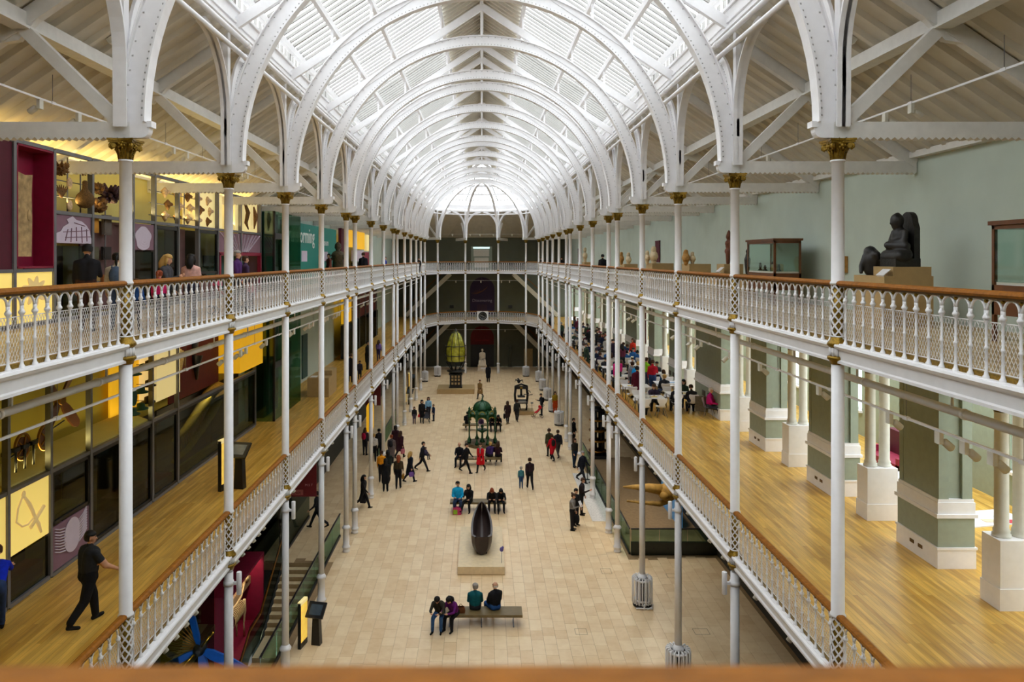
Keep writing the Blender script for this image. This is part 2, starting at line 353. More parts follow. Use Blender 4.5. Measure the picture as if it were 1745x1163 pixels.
# ================================================================== ROOF
ZC, RI, RO = 14.85, 5.5, 5.84
SL = .66                                          # pitch of the nave roof
def zglass(x): return 22.62-SL*abs(x)
def zaisle(x): return 17.84-.68*(abs(x)-CX)
def ring(r0, r1, a0, a1, n, cx=0, cz=0):
    p = [(cx+r1*math.cos(a0+(a1-a0)*i/n), cz+r1*math.sin(a0+(a1-a0)*i/n)) for i in range(n+1)]
    q = [(cx+r0*math.cos(a0+(a1-a0)*i/n), cz+r0*math.sin(a0+(a1-a0)*i/n)) for i in range(n+1)]
    return p, q
def band(mb, r0, r1, y0, y1, a0, a1, n, cz, ax='y', cx=0):      # curved bar, built as quads
    p, q = ring(r0, r1, a0, a1, n, cx, cz)
    f = (lambda u, w, y: (u, y, w)) if ax == 'y' else (lambda u, w, y: (y, u, w))
    vs = [f(*pp, y) for y in (y0, y1) for pp in p]+[f(*pp, y) for y in (y0, y1) for pp in q]; m = n+1
    fs = []
    for i in range(n):
        fs += [(i, i+1, m+i+1, m+i), (2*m+i, 3*m+i, 3*m+i+1, 2*m+i+1), (i, 2*m+i, 2*m+i+1, i+1), (m+i, m+i+1, 3*m+i+1, 3*m+i)]
    fs += [(0, m, 3*m, 2*m), (n, 2*m+n, 3*m+n, m+n)]
    mb.add(vs, fs)
def rivets(mb, pts, nrm, r=.022):
    for p in pts:
        for sg in (-1, 1):
            c = Vector(p)+Vector(nrm)*sg*.045; d = Vector(nrm)*sg
            a = d.orthogonal().normalized(); b_ = d.cross(a); o = [c+a*r, c+b_*r, c-a*r, c-b_*r]
            mb.add(o+[c+d*r*.9], [(0,1,4),(1,2,4),(2,3,4),(3,0,4)])
web = MB(); band(web, RI, RO, -.045, .045, 0, PI, 48, ZC); web_m = web.mesh('arch_web', M['white'])
fl = MB(); band(fl, RI-.03, RI, -.13, .13, 0, PI, 48, ZC); fli = fl.mesh('intrados_flange', M['white'])
fl = MB(); band(fl, RO, RO+.03, -.11, .11, .02, PI-.02, 48, ZC); flo = fl.mesh('extrados_flange', M['white'])
rv = MB(); aa = [PI*i/150 for i in range(1, 150)]
rivets(rv, [((RI+.05)*math.cos(a), 0, ZC+(RI+.05)*math.sin(a)) for a in aa], (0,1,0)); rivets(rv, [((RO-.04)*math.cos(a), 0, ZC+(RO-.04)*math.sin(a)) for a in aa[::2]], (0,1,0))
rv_m = rv.mesh('rivets', M['rivet'], False)
raft = {s: MB().beam((s*5.80, 0, 17.93), (s*.02, 0, 21.76), .13, .24).mesh('rafter', M['white']) for s in (-1, 1)}
post = {s: MB().box(s*5.88-.06, -.09, ZC-.02, s*5.88+.06, .09, 17.9).mesh('post', M['white']) for s in (-1, 1)}
king = MB().box(-.04, -.04, ZC+RO, .04, .04, 22.45).mesh('king_post', M['white'])
hang = {}
for s in (-1, 1):
    h = MB()
    for x in (4.45, 3.29, 1.49): h.box(s*x-.035, -.035, 21.76-.663*x, s*x+.035, .035, zglass(x)-.1)
    hang[s] = h
hanger = {(s, x): MB().box(s*x-.035, -.035, 21.76-.663*x, s*x+.035, .035, zglass(x)-.1).mesh('hanger', M['white']) for s in (-1, 1) for x in (4.45, 3.29, 1.49)}
for i, y in enumerate(YS):
    f = thing('roof_frame', 'white riveted iron roof arch spanning the hall, %s from the camera' % ORD[i], 'arch', (0, y, 0), 0, 'arches of the glass roof')
    put('arch_web', web_m, f); put('intrados_flange', fli, f); put('extrados_flange', flo, f); stuff(put('rivets', rv_m, f)); put('king_post', king, f)
    for s in (-1, 1):
        put('rafter', raft[s], f); put('post', post[s], f)
        for x in (4.45, 3.29, 1.49): put('hanger', hanger[s, x], f)
# ---- glazed slopes, clerestory windows, ridge
P_ = [5.6, 4.45, 3.29, 1.49]; NB = 13
mod = [(YS[i], YS[i+1]) for i in range(len(YS)-1)]; mod = [(YN, 2.3), (2.3, 7.3)]+mod
npn = 0
for s in (-1, 1):
    pu = MB()
    for x in P_: pu.beam((s*x, YN, zglass(x)-.16), (s*x, YA, zglass(x)-.16), .12, .20)
    wn = struct('window_%d' % (1 if s < 0 else 2), pu, M['white'])
    bars = MB(); farp = MB(); pm = {}
    for (y0, y1) in mod:
        n = NB if y1-y0 > 3 else 6; st = (y1-y0)/n
        for k in range(n):
            y = y0+k*st
            a, c = (s*5.75, y, zglass(5.75)), (s*1.45, y, zglass(1.45))
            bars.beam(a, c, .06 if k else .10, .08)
            for q in range(3):
                xa, xb = P_[q], P_[q+1]
                if 12 < y0 < 30 and y1-y0 > 3:
                    key = (q,)
                    if key not in pm:
                        pm[key] = MB().quad((s*xa, .03, zglass(xa)+.05), (s*xb, .03, zglass(xb)+.05), (s*xb, st-.03, zglass(xb)+.05), (s*xa, st-.03, zglass(xa)+.05)).mesh('pane', M['pane'])
                    put('pane', pm[key], wn, (0, y, 0))
                else: farp.quad((s*xa, y+.03, zglass(xa)+.05), (s*xb, y+.03, zglass(xb)+.05), (s*xb, y+st-.03, zglass(xb)+.05), (s*xa, y+st-.03, zglass(xa)+.05))
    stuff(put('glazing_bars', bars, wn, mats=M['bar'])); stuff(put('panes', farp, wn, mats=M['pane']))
    # clerestory
    fr = MB().box(s*5.72-.06, YN, 18.42, s*5.72+.06, YA, 18.47).box(s*5.68-.09, YN, 18.86, s*5.68+.09, YA, 18.98)
    ws = struct('window_%d' % (3 if s < 0 else 4), fr, M['white']); fp = MB(); nb = MB(); pmesh = None
    for (y0, y1) in mod:
        n = 12 if y1-y0 > 3 else 5; st = (y1-y0)/n
        for k in range(n):
            y = y0+k*st; w = .16 if k in (0, 6) else .025
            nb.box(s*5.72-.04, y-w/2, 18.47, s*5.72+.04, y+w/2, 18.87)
            if 12 < y0 < 34 and n == 12:
                if pmesh is None: pmesh = MB().quad((s*5.72, .03, 18.47), (s*5.72, st-.03, 18.47), (s*5.72, st-.03, 18.87), (s*5.72, .03, 18.87)).mesh('pane', M['pane'])
                put('pane', pmesh, ws, (0, y, 0))
            else: fp.quad((s*5.72, y, 18.47), (s*5.72, y+st, 18.47), (s*5.72, y+st, 18.87), (s*5.72, y, 18.87))
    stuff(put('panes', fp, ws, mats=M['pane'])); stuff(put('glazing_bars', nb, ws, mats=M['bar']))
    # eaves girder
    g = MB().box(min(s*5.66, s*6.0), YN, 17.92, max(s*5.66, s*6.0), YA, 18.42)
    for zz, d in ((17.86, .06), (18.02, .03), (18.34, .05)): g.box(s*(5.66-d/2)-.03, YN, zz, s*(5.66-d/2)+.03, YA, zz+.07)
    t_ += 1; struct('trim_%d' % t_, g, M['white'])
    for zz, nm in ((17.72, 'upper'), (17.38, 'lower')):
        p = thing('roof_pipe', '%s of the two white pipes along the %s eaves of the glass roof' % (nm, SN[s]), 'pipe', (s*5.60, 0, zz), 0, 'pipes under the eaves')
        put('tube', MB().cyl((0, YN, 0), (0, YA, 0), .06, n=10), p, mats=M['white'])
        for y in YS[:10]: put('coupling', MB().cyl((0, y+.55, 0), (0, y+.67, 0), .075, n=10), p, mats=M['white'])
# ridge: boarded strip with ribs on both slopes
rb = MB()
for s in (-1, 1):
    rb.quad((s*1.47, YN, zglass(1.47)+.08), (0, YN, zglass(0)+.08), (0, YA, zglass(0)+.08), (s*1.47, YA, zglass(1.47)+.08))
    y = YN
    while y < YA: rb.beam((s*1.45, y, zglass(1.45)+.04), (s*.02, y, zglass(.02)+.04), .06, .10); y += .42
struct('ceiling', rb, M['deck'])
rb = MB().box(-.07, YN, 22.3, .07, YA, 22.6)
t_ += 1; struct('trim_%d' % t_, rb, M['roofwhite'])
# ---- corrugated lean-to roofs over the galleries
for s in (-1, 1):
    pts = []; y = YN; per = .56
    rows = []
    while y < YA+.3:
        for dy, dz in ((0, 0), (.34, 0), (.38, -.11), (.50, -.11), (.54, 0)): rows.append((min(y+dy, YA), dz))
        y += per
    for yy, dz in rows:
        for x in (5.75, 10.3): pts.append((s*x, yy, zaisle(x)+dz))
    struct('ceiling_aisle_'+SN[s], MB().sheet(pts, 2), M['deck'])
    pl = MB().box(s*7.5-.09, YN, zaisle(7.5)-.31, s*7.5+.09, YA, zaisle(7.5)-.06).box(s*7.5-.15, YN, zaisle(7.5)-.34, s*7.5+.15, YA, zaisle(7.5)-.30)
    tag(put('roof_purlin', pl, mats=M['roofwhite']), 'long white purlin running under the %s gallery roof' % SN[s], 'beam', 'gallery roof purlins')
    pl = MB().box(s*9.9-.1, YN, 14.92, s*9.9+.1, YA, 15.06); t_ += 1; struct('trim_%d' % t_, pl, M['roofwhite'])
    # trusses
    n = 38; x0, x1 = CX-.12, 9.98
    poly = [(x0, 14.85), (x1, 14.85)]
    for i in range(n, -1, -1):
        x = x0+(x1-x0)*i/n; poly.append((x, 14.60))
        if i: poly.append((x-(x1-x0)/n*.5, 14.555))
    poly = [(s*x, z) for x, z in poly]
    tie = MB().prism(poly, 'y', -.07, .07).mesh('tie_beam', M['roofwhite'])
    cb = [(CX-.1, 14.85), (CX-.42, 14.85), (CX-.42, 14.76)]+[(CX-.30-.11*math.cos(t), 14.72-.13*math.sin(t)) for t in [PI/2*i/5 for i in range(6)]]+[(CX-.1, 14.59)]
    corb = MB().prism([(s*x, z) for x, z in cb], 'y', -.075, .075).box(min(s*(CX-.46), s*(CX-.38)), -.09, 14.76, max(s*(CX-.46), s*(CX-.38)), .09, 14.86).mesh('corbel', M['white'])
    rf = MB().beam((s*5.95, 0, zaisle(5.95)-.19), (s*9.98, 0, zaisle(9.98)-.19), .16, .26).mesh('rafter', M['roofwhite'])
    sr = MB().beam((s*5.95, 0, 14.88), (s*7.52, 0, zaisle(7.52)-.28), .16, .20).mesh('strut', M['roofwhite'])
    gs = MB().prism([(s*7.2, zaisle(7.2)-.33), (s*7.85, zaisle(7.85)-.33), (s*7.55, zaisle(7.5)-.52)], 'y', -.06, .06).mesh('gusset', M['roofwhite'])
    for i, y in enumerate(YS):
        t = thing('roof_truss', 'white timber truss with scalloped tie beam over the %s gallery, %s from the camera' % (SN[s], ORD[i]), 'truss', (0, y, 0), 0, 'gallery roof trusses')
        for nm, me in (('tie_beam', tie), ('corbel', corb), ('rafter', rf), ('strut', sr), ('gusset', gs)): put(nm, me, t)
# ---- curved brackets that spring from every column along the arcade (parts of the columns)
def bracket(L):
    r = min(1.5, L/2-.14); m = MB(); fl = MB(); rv = MB()
    prof = [(.10, ZC), (.12, 15.5)]+[(.12+r*(1-math.cos(t)), 15.9+1.75*math.sin(t)) for t in [PI/2*i/12 for i in range(13)]]
    inner = [(u+.10, z-.10) for u, z in prof]; outer = [(u-.08, z+.06) for u, z in prof]; n = len(prof)
    for x0, x1, A, B, tgt in ((-.03, .03, inner, outer, m), (-.11, .11, inner, [(u+.075, z-.08) for u, z in prof], fl)):
        vs = [(x, *p) for x in (x0, x1) for p in A]+[(x, *p) for x in (x0, x1) for p in B]; fs = []
        for i in range(n-1): fs += [(i, i+1, n+i+1, n+i), (2*n+i, 3*n+i, 3*n+i+1, 2*n+i+1), (i, 2*n+i, 2*n+i+1, i+1), (n+i, n+i+1, 3*n+i+1, 3*n+i)]
        tgt.add(vs, fs+[(0, n, 3*n, 2*n), (n-1, 3*n-1, 4*n-1, 2*n-1)])
    mix = [(a[0]*.75+b[0]*.25, a[1]*.75+b[1]*.25) for a, b in zip(inner, outer)]
    rivets(rv, [(0, *p) for p in mix]+[(0, (mix[i][0]+mix[i+1][0])/2, (mix[i][1]+mix[i+1][1])/2) for i in range(n-1)], (1,0,0), .018)
    return m.mesh('bracket', M['white']), fl.mesh('bracket_flange', M['white']), rv.mesh('rivets', M['rivet'], False)
CH = 2*CX*math.sin(PI/10)
BRK = {5.0: bracket(5.0), 2.2: bracket(2.2), 3.6: bracket(CH)}
def add_bracket(col, L, rot):
    a = BRK[L]; o = put('bracket', a[0], col, rot=(0,0,rot)); put('bracket_flange', a[1], o); stuff(put('rivets', a[2], o))
# ---- rounded far end of the roof
dome = MB(); qb = MB(); band(qb, RI, RO, -.045, .045, 0, PI/2, 24, ZC); band(qb, RI-.03, RI, -.12, .12, 0, PI/2, 24, ZC); qb.box(5.82, -.09, ZC, 5.95, .09, 17.9); rib_m = qb.mesh('arch_web', M['white'])
tie_a = MB().box(5.4, -.07, 14.57, 9.4, .07, 14.85).mesh('tie_beam', M['roofwhite'])
st_a = MB().beam((5.95, 0, 14.88), (7.4, 0, 16.5), .14, .18).mesh('strut', M['roofwhite'])
for k in range(1, 5):
    t = thing('dome_rib', 'curved white rib of the rounded glass end, %s from the left' % ORD[k-1], 'arch', (0, YA, 0), PI-PI*k/5, 'ribs of the rounded roof end')
    put('arch_web', rib_m, t); put('tie_beam', tie_a, t); put('strut', st_a, t)
eav = MB(); gz = MB(); gbar = MB(); rid = MB(); pr = MB()
def RP(r, k, z): return Vector((-r*math.cos(PI*k/5), YA+r*math.sin(PI*k/5), z))
for k in range(5):
    for z0, z1, r in ((17.92, 18.42, 5.75), (18.86, 18.98, 5.7)):
        eav.add([RP(r, k, z0), RP(r, k+1, z0), RP(r, k+1, z1), RP(r, k, z1)], [(0,1,2,3)])
    for r in (4.6, 3.4, 1.5): eav.beam(RP(r, k, zglass(r)-.1), RP(r, k+1, zglass(r)-.1), .12, .24)
    gz.add([RP(5.72, k, 18.42), RP(5.72, k+1, 18.42), RP(5.72, k+1, 18.87), RP(5.72, k, 18.87)], [(0,1,2,3)])
    gz.add([RP(5.7, k, zglass(5.7)), RP(5.7, k+1, zglass(5.7)), RP(1.0, k+1, zglass(1.0)), RP(1.0, k, zglass(1.0))], [(0,1,2,3)])
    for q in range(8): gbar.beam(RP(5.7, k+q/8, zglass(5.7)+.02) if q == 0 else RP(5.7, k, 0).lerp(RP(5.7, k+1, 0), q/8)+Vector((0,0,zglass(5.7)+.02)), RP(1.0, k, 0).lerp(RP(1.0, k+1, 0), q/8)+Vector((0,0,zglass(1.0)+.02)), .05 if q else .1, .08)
    rid.add([RP(1.0, k, zglass(1.0)), RP(1.0, k+1, zglass(1.0)), (0, YA, zglass(0))], [(0,1,2)])
    for zz in (17.72, 17.38): pr.beam(RP(5.6, k, zz), RP(5.6, k+1, zz), .12, .12)
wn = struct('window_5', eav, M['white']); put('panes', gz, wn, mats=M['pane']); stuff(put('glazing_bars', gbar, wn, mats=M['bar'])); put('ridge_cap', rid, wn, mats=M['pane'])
tag(put('roof_pipe', pr, mats=M['white']), 'pair of white pipes bent round the far end below the dome', 'pipe', 'pipes under the eaves')
mb = apse_faces(MB(), zaisle(CX), 15.0); struct('ceiling_aisle_far', mb, M['deck'])
# ================================================================== COLUMNS
def col_parts():
    P = []
    def p(n, mb, m): P.append((n, mb.mesh(n, m)))
    n = 18
    p('base', MB().lathe([(.155,0),(.155,.06),(.14,.08),(.14,.16),(.17,.18),(.17,.24),(.135,.27),(.13,.98),(.165,1.0),(.175,1.05),(.15,1.09),(.13,1.12),(.105,1.16)], n=n), M['white'])
    p('shaft', MB().lathe([(.105,1.16),(.10,5.40)], n=n), M['white'])
    p('shaft', MB().lathe([(.125,Z1+.97),(.125,Z1+1.0),(.105,Z1+1.03),(.10,Z2-.33)], n=n), M['white'])
    p('shaft', MB().lathe([(.12,Z2+.97),(.12,Z2+1.0),(.103,Z2+1.03),(.096,14.20),(.115,14.205),(.115,14.235)], n=n), M['white'])
    for z in (Z1, Z2):
        p('lattice_core', MB().lathe([(.088,z+.12),(.088,z+.97)], n=n), M['gold'])
        la = MB(); turns = 1.0; zz0, zz1 = z+.13, z+.96; ns = 5; st = 16
        for sg in (-1, 1):
            for q in range(ns):
                pts = []
                for i in range(st+1):
                    t = i/st; a = 2*PI*q/ns+sg*turns*2*PI*t
                    pts.append(Vector((math.cos(a)*.106, math.sin(a)*.106, zz0+(zz1-zz0)*t)))
                vs = []
                for i, w in enumerate(pts):
                    d = Vector((w.x, w.y, 0)).normalized()
                    for r, dz in ((-.018, -.019), (0, -.019), (0, .019), (-.018, .019)): vs.append(w+d*r+Vector((0,0,dz)))
                la.add(vs, [(i*4+k, i*4+(k+1) % 4, (i+1)*4+(k+1) % 4, (i+1)*4+k) for i in range(st) for k in range(4)])
        la.lathe([(.09,zz1),(.112,zz1),(.112,zz1+.02)], n=n).lathe([(.09,zz0-.02),(.112,zz0-.02),(.112,zz0)], n=n)
        p('lattice', la, M['white'])
        p('gilt_collar', MB().lathe([(.10,z+.13),(.11,z+.11),(.12,z+.06),(.155,z+.02),(.17,z-.02),(.13,z-.06),(.115,z-.07)], n=n).lathe([(.12,z-.20),(.16,z-.21),(.165,z-.25),(.13,z-.28),(.12,z-.33),(.10,z-.34)], n=n), M['gold'])
        fl = MB().lathe([(.116,z-.21),(.116,z-.06)], n=n)
        for i in range(12):
            a = 2*PI*i/12; fl.cyl((math.cos(a)*.122, math.sin(a)*.122, z-.205), (math.cos(a)*.122, math.sin(a)*.122, z-.065), .016, n=5)
        p('fluted_band', fl, M['white'])
    cap = MB().lathe([(.098,14.235),(.100,14.30),(.112,14.38),(.135,14.44),(.16,14.48),(.17,14.50)], n=20)
    ab = []
    for k in range(4):
        a0 = PI/4+k*PI/2; c0 = (math.cos(a0)*.30, math.sin(a0)*.30); c1 = (math.cos(a0+PI/2)*.30, math.sin(a0+PI/2)*.30)
        for i in range(6):
            t = i/6; x = c0[0]+(c1[0]-c0[0])*t; y = c0[1]+(c1[1]-c0[1])*t; f = 1-.22*math.sin(PI*t); ab.append((x*f, y*f))
    cap.prism(ab, 'z', 14.535, 14.57); cap.prism([(x*.92, y*.92) for x, y in ab], 'z', 14.50, 14.535)
    for k in range(4):
        a = PI/4+k*PI/2; d = Vector((math.cos(a), math.sin(a), 0)); sd = Vector((-d.y, d.x, 0))
        sp = [d*(.20+.052*math.cos(t)*(1-t/11))+Vector((0,0,14.452+.052*math.sin(t)*(1-t/11))) for t in [i*.7-1.2 for i in range(13)]]
        cap.tube([d*.12+Vector((0,0,14.36)), d*.165+Vector((0,0,14.46)), *sp], .020, 6)
        cap.cyl(tuple(d*.20+Vector((0,0,14.452))-sd*.035), tuple(d*.20+Vector((0,0,14.452))+sd*.035), .042, n=10)
        b = k*PI/2; e = Vector((math.cos(b), math.sin(b), 0)); se = Vector((-e.y, e.x, 0))
        cap.ell(tuple(e*.155+Vector((0,0,14.455))), .035, .035, .035, 8, 5)
        for i in range(5): cap.ell(tuple(e*.155+se*.048*math.cos(i*2*PI/5)+Vector((0,0,14.455+.048*math.sin(i*2*PI/5)))), .022, .022, .022, 6, 4)
        for q in (-1, 1):
            for i in range(5): cap.ell(tuple(e*(.104+.004*i)+se*q*.026+Vector((0,0,14.26+.032*i))), .013, .013, .014, 6, 4)
    for k in range(8):
        a = PI/8+k*PI/4; d = Vector((math.cos(a), math.sin(a), 0)); cap.tube([d*.10+Vector((0,0,14.24)), d*.112+Vector((0,0,14.33)), d*.15+Vector((0,0,14.41)), d*.17+Vector((0,0,14.385))], [.016,.020,.018,.006], 5)
    p('capital', cap, M['gold'])
    return P
CP = col_parts()
spots = [(s*CX, y, SN[s], i) for s in (-1, 1) for i, y in enumerate(YS)]
for x, y, sn, i in spots:
    t = thing('iron_column', 'tall slender white iron column with gilt capital on the %s, %s from the camera' % (sn, ORD[i]), 'column', (x, y, 0), 0, 'columns along the hall')
    for n_, me in CP: put(n_, me, t)
    if i < len(YS)-1: add_bracket(t, round(YS[i+1]-y, 1), 0)
    else: add_bracket(t, 3.6, math.atan2(AP[1][1]-AP[0][1], (AP[1][0]-AP[0][0])*(1 if x < 0 else -1))-PI/2)
    if i: add_bracket(t, round(y-YS[i-1], 1), PI)
for k in range(1, 5):
    t = thing('iron_column', 'slender white column of the rounded far end, %s from the left' % ORD[k-1], 'column', (*AP[k], 0), 0, 'columns of the rounded far end')
    for n_, me in CP: put(n_, me, t)
    for q in (k-1, k+1): add_bracket(t, 3.6, math.atan2(AP[q][1]-AP[k][1], AP[q][0]-AP[k][0])-PI/2)
# ---- round radiators at column feet
rd = MB(); N = 18
for i in range(N):
    a = 2*PI*i/N; c, s_ = math.cos(a), math.sin(a)
    pts = [(.24*c, .24*s_, .14), (.33*c, .33*s_, .12), (.355*c, .355*s_, .16), (.355*c, .355*s_, 1.0), (.33*c, .33*s_, 1.05), (.25*c, .25*s_, 1.05), (.23*c, .23*s_, 1.0), (.23*c, .23*s_, .18)]
    rd.tube(pts, .024, 5, closed=True)
fin_m = rd.mesh('fins', M['white'])
RING = [MB().lathe([(.24,z-.03),(.30,z-.03),(.30,z+.03),(.24,z+.03),(.24,z-.03)], n=24).mesh('ring_header', M['white']) for z in (.22, .95)]
FEET = MB().lathe([(.26,.02),(.34,.02),(.34,.08),(.26,.08),(.26,.02)], n=24).mesh('foot_ring', M['black'])
PIPE = MB().tube([(.1,-.42,.05),(.3,-.3,.06),(.36,-.1,.08)], .03, 6).tube([(-.3,-.36,.05),(.3,-.38,.05)], .028, 6).cyl((0,-.37,.0),(0,-.37,.2), .03, n=6).mesh('feed_pipe', M['white'])
core_m = MB().lathe([(.215,.1),(.215,.98)], n=20).mesh('gap_shade_core', M['black'])  # black core puts shade into the gaps between the fins
rspots = [(CX, y, 'right', YS.index(y)) for y in (22.3, 27.3, 56.7, 61.7, 66.7, 71.7, 76.7)]+[(-CX, 76.7, 'left', 15)]
rspots += [(AP[1][0], AP[1][1], 'leftmost far-end', None), (AP[4][0], AP[4][1], 'rightmost far-end', None)]
for x, y, sn, i in rspots:
    lab = 'round white finned radiator at the foot of the %s %s column' % (ORD[i], sn) if i is not None else 'round white finned radiator round the foot of the %s column' % sn
    t = thing('radiator', lab, 'radiator', (x, y, 0), 0, 'radiators round the column feet')
    put('fins', fin_m, t); put('ring_header', RING[0], t); put('ring_header', RING[1], t); put('foot_ring', FEET, t); put('gap_shade_core', core_m, t)
    if i is not None and i < 6: put('feed_pipe', PIPE, t)
# ================================================================== RAILINGS (local x along the bay, deck at z = 0)
bal = MB().lathe([(.040,0),(.040,.03),(.026,.05),(.018,.09),(.016,.34),(.024,.35),(.026,.37),(.016,.385),(.015,.66),(.022,.67),(.030,.69),(.040,.70),(.042,.72),(.030,.74),(.022,.76)], n=8)
bal_m = bal.mesh('baluster', M['white'])
boss_m = MB().ell((0,0,.905), .026, .026, .026, 6, 5).mesh('gilt_boss', M['gold'])
RC = {}
def rail_parts(L):
    L = round(L, 3)
    if L in RC: return RC[L]
    a, b_ = .12, L-.12; n = round((b_-a)/.272); sp = (b_-a)/n
    hand = MB().prism([(-.06,.955),(.06,.955),(.075,.985),(.06,1.015),(.025,1.03),(-.025,1.03),(-.06,1.015),(-.075,.985)], 'x', .08, L-.08)
    mold = MB().box(.1, -.035, .925, L-.1, .035, .955)
    kick = MB().box(.1, .02, .0, L-.1, .04, .07)
    base = MB().box(.1, -.05, -.005, L-.1, .05, .012)
    r = sp/2-.018
    ar = MB().tube([(-r*math.cos(t)*1.0, 0, .80+max(0, math.sin(t))*r) for t in [PI*i/10 for i in range(11)]], .0155, 6)
    for q in (-1, 1): ar.cyl((q*r, 0, .72), (q*r, 0, .80), .0155, n=6)
    wires = MB(); h0, h1 = .09, .66; pitch = .062; slope = .55
    x = a-(h1-h0)*slope
    while x < b_:
        for sg in (0, 1):
            xa, xb = (x, x+(h1-h0)*slope) if sg == 0 else (x+(h1-h0)*slope, x)
            za, zb = h0, h1
            lo, hi = min(xa, xb), max(xa, xb)
            def cut(xq): return za+(zb-za)*(xq-xa)/(xb-xa)
            p0 = (xa, za); p1 = (xb, zb)
            if lo < a: p0, p1 = (((a, cut(a)), p1) if sg == 0 else (p0, (a, cut(a))))
            if hi > b_: p0, p1 = ((p0, (b_, cut(b_))) if sg == 0 else ((b_, cut(b_)), p1))
            y = .028+.006*sg
            wires.beam((p0[0], y, p0[1]), (p1[0], y, p1[1]), .0045, .0045, (0, 1, 0))
        x += pitch
    wires.box(a, .026, h1-.006, b_, .036, h1+.006).box(a, .026, h0-.006, b_, .036, h0+.006)
    xs_ = [a+sp*(i+.5) for i in range(n)]
    joined = MB(); jb = MB()
    for i, x in enumerate(xs_):
        joined.join(bal, Matrix.Translation((x, 0, 0)))
        if i < n-1: joined.join(ar, Matrix.Translation((x+sp/2, 0, 0)))
        jb.ell((x, 0, .905), .026, .026, .026, 5, 4)
    R = dict(hand=hand.mesh('handrail', M['rail']), mold=mold.mesh('rail_moulding', M['raildark']), kick=kick.mesh('kick_strip', M['gold']), base=base.mesh('base_rail', M['white']),
             arch=ar.mesh('baluster_arch', M['white']), wires=wires.mesh('wire_mesh', M['white'], False), xs=xs_, sp=sp, joined=joined.mesh('balusters', M['white'], False), jb=jb.mesh('gilt_bosses', M['gold'], False))
    RC[L] = R; return R
def railing(P, Q, z, label, group, detail):
    P = Vector((*P, z)); Q = Vector((*Q, z)); d = Q-P; R = rail_parts(d.length)
    t = thing('gallery_railing', label, 'railing', P, math.atan2(d.y, d.x), group)
    put('handrail', R['hand'], t); put('rail_moulding', R['mold'], t); put('kick_strip', R['kick'], t); put('base_rail', R['base'], t)
    stuff(put('wire_mesh', R['wires'], t))
    if detail:
        for i, x in enumerate(R['xs']):
            put('baluster', bal_m, t, (x, 0, 0)); put('gilt_boss', boss_m, t, (x, 0, 0))
            if i < len(R['xs'])-1: put('baluster_arch', R['arch'], t, (x+R['sp']/2, 0, 0))
    else: stuff(put('balusters', R['joined'], t)); stuff(put('gilt_bosses', R['jb'], t))
for lv, z in (('upper', Z2), ('lower', Z1)):
    for s in (-1, 1):
        for i in range(len(YS)-1):
            P, Q = ((-CX, YS[i]), (-CX, YS[i+1])) if s < 0 else ((CX, YS[i+1]), (CX, YS[i]))
            railing(P, Q, z, 'white cast iron railing with oak handrail, %s %s gallery, %s bay from the camera' % (lv, SN[s], ORD[i]), 'railings of the %s %s gallery' % (lv, SN[s]), YS[i] < 30 and (lv == 'upper' or YS[i] > 8))
    for k in range(5):
        railing(AP[k], AP[k+1], z, 'white railing of the rounded far end, %s gallery, %s from the left' % (lv, ORD[k]), 'railings of the far end', False)
# handrail right in front of the camera
hr = thing('near_handrail', 'broad oak handrail running across the bottom of the view', 'handrail', (0, .67, Z2))
put('rail', MB().prism([(-.09,.93),(.09,.93),(.10,.96),(.085,.99),(.04,1.005),(-.04,1.005),(-.085,.99),(-.10,.96)], 'x', -5.2, 5.2), hr, mats=M['rail'])
put('rail_moulding', MB().box(-5.2, -.035, .88, 5.2, .035, .93), hr, mats=M['raildark'])
for i in range(-18, 19): put('baluster', bal_m, hr, (i*.28, 0, 0), sc=(1, 1, 1.16))
# clock on the far lower railing
ck = thing('gallery_clock', 'round black clock on a white board hung on the lower far railing', 'clock', (0.1, YA+CX*math.cos(PI/10)-.16, Z1+.0))
put('board', MB().box(-.62, -.02, .0, .62, .03, 1.0), ck, mats=M['white']); put('face', MB().lathe([(.47,0),(.47,.05),(.40,.06),(.40,.04),(0,.04)], n=28), ck, (0, -.02, .5), (PI/2,0,0), mats=M['black'])
dial = MB()
for i in range(12): a = i*PI/6; dial.beam((.30*math.sin(a), -.07, .5+.30*math.cos(a)), (.37*math.sin(a), -.07, .5+.37*math.cos(a)), .02, .03, (0,1,0))
put('dial_marks', dial, ck, mats=M['cream']); put('hand', MB().beam((0,-.075,.5), (.2,-.075,.38), .02, .04, (0,1,0)), ck, mats=M['cream']); put('hand', MB().beam((0,-.075,.5), (-.28,-.075,.62), .02, .03, (0,1,0)), ck, mats=M['cream'])
# ================================================================== PEOPLE
def capsule(mb, a, b, r0, r1, n=10):
    a = Vector(a); b = Vector(b); d = b-a; L = max(d.length, 1e-4); d /= L
    pts = []; rs = []
    for i in range(1, 4): t = PI/2*i/4; pts.append(a-d*r0*math.cos(t)); rs.append(r0*math.sin(t))
    pts += [a, b]; rs += [r0, r1]
    for i in range(3, 0, -1): t = PI/2*i/4; pts.append(b+d*r1*math.cos(t)); rs.append(r1*math.sin(t))
    mb.tube(pts, rs, n)
def remesh(mb, voxel):
    me = mb.mesh('body'); o = bpy.data.objects.new('body_tmp', me); COL.objects.link(o)
    r = o.modifiers.new('r', 'REMESH'); r.mode = 'VOXEL'; r.voxel_size = voxel; r.use_smooth_shade = True
    sm = o.modifiers.new('s', 'SMOOTH'); sm.factor = .5; sm.iterations = 3
    dg = bpy.context.evaluated_depsgraph_get(); out = bpy.data.meshes.new_from_object(o.evaluated_get(dg))
    bpy.data.objects.remove(o); bpy.data.meshes.remove(me); return out
D2R = PI/180
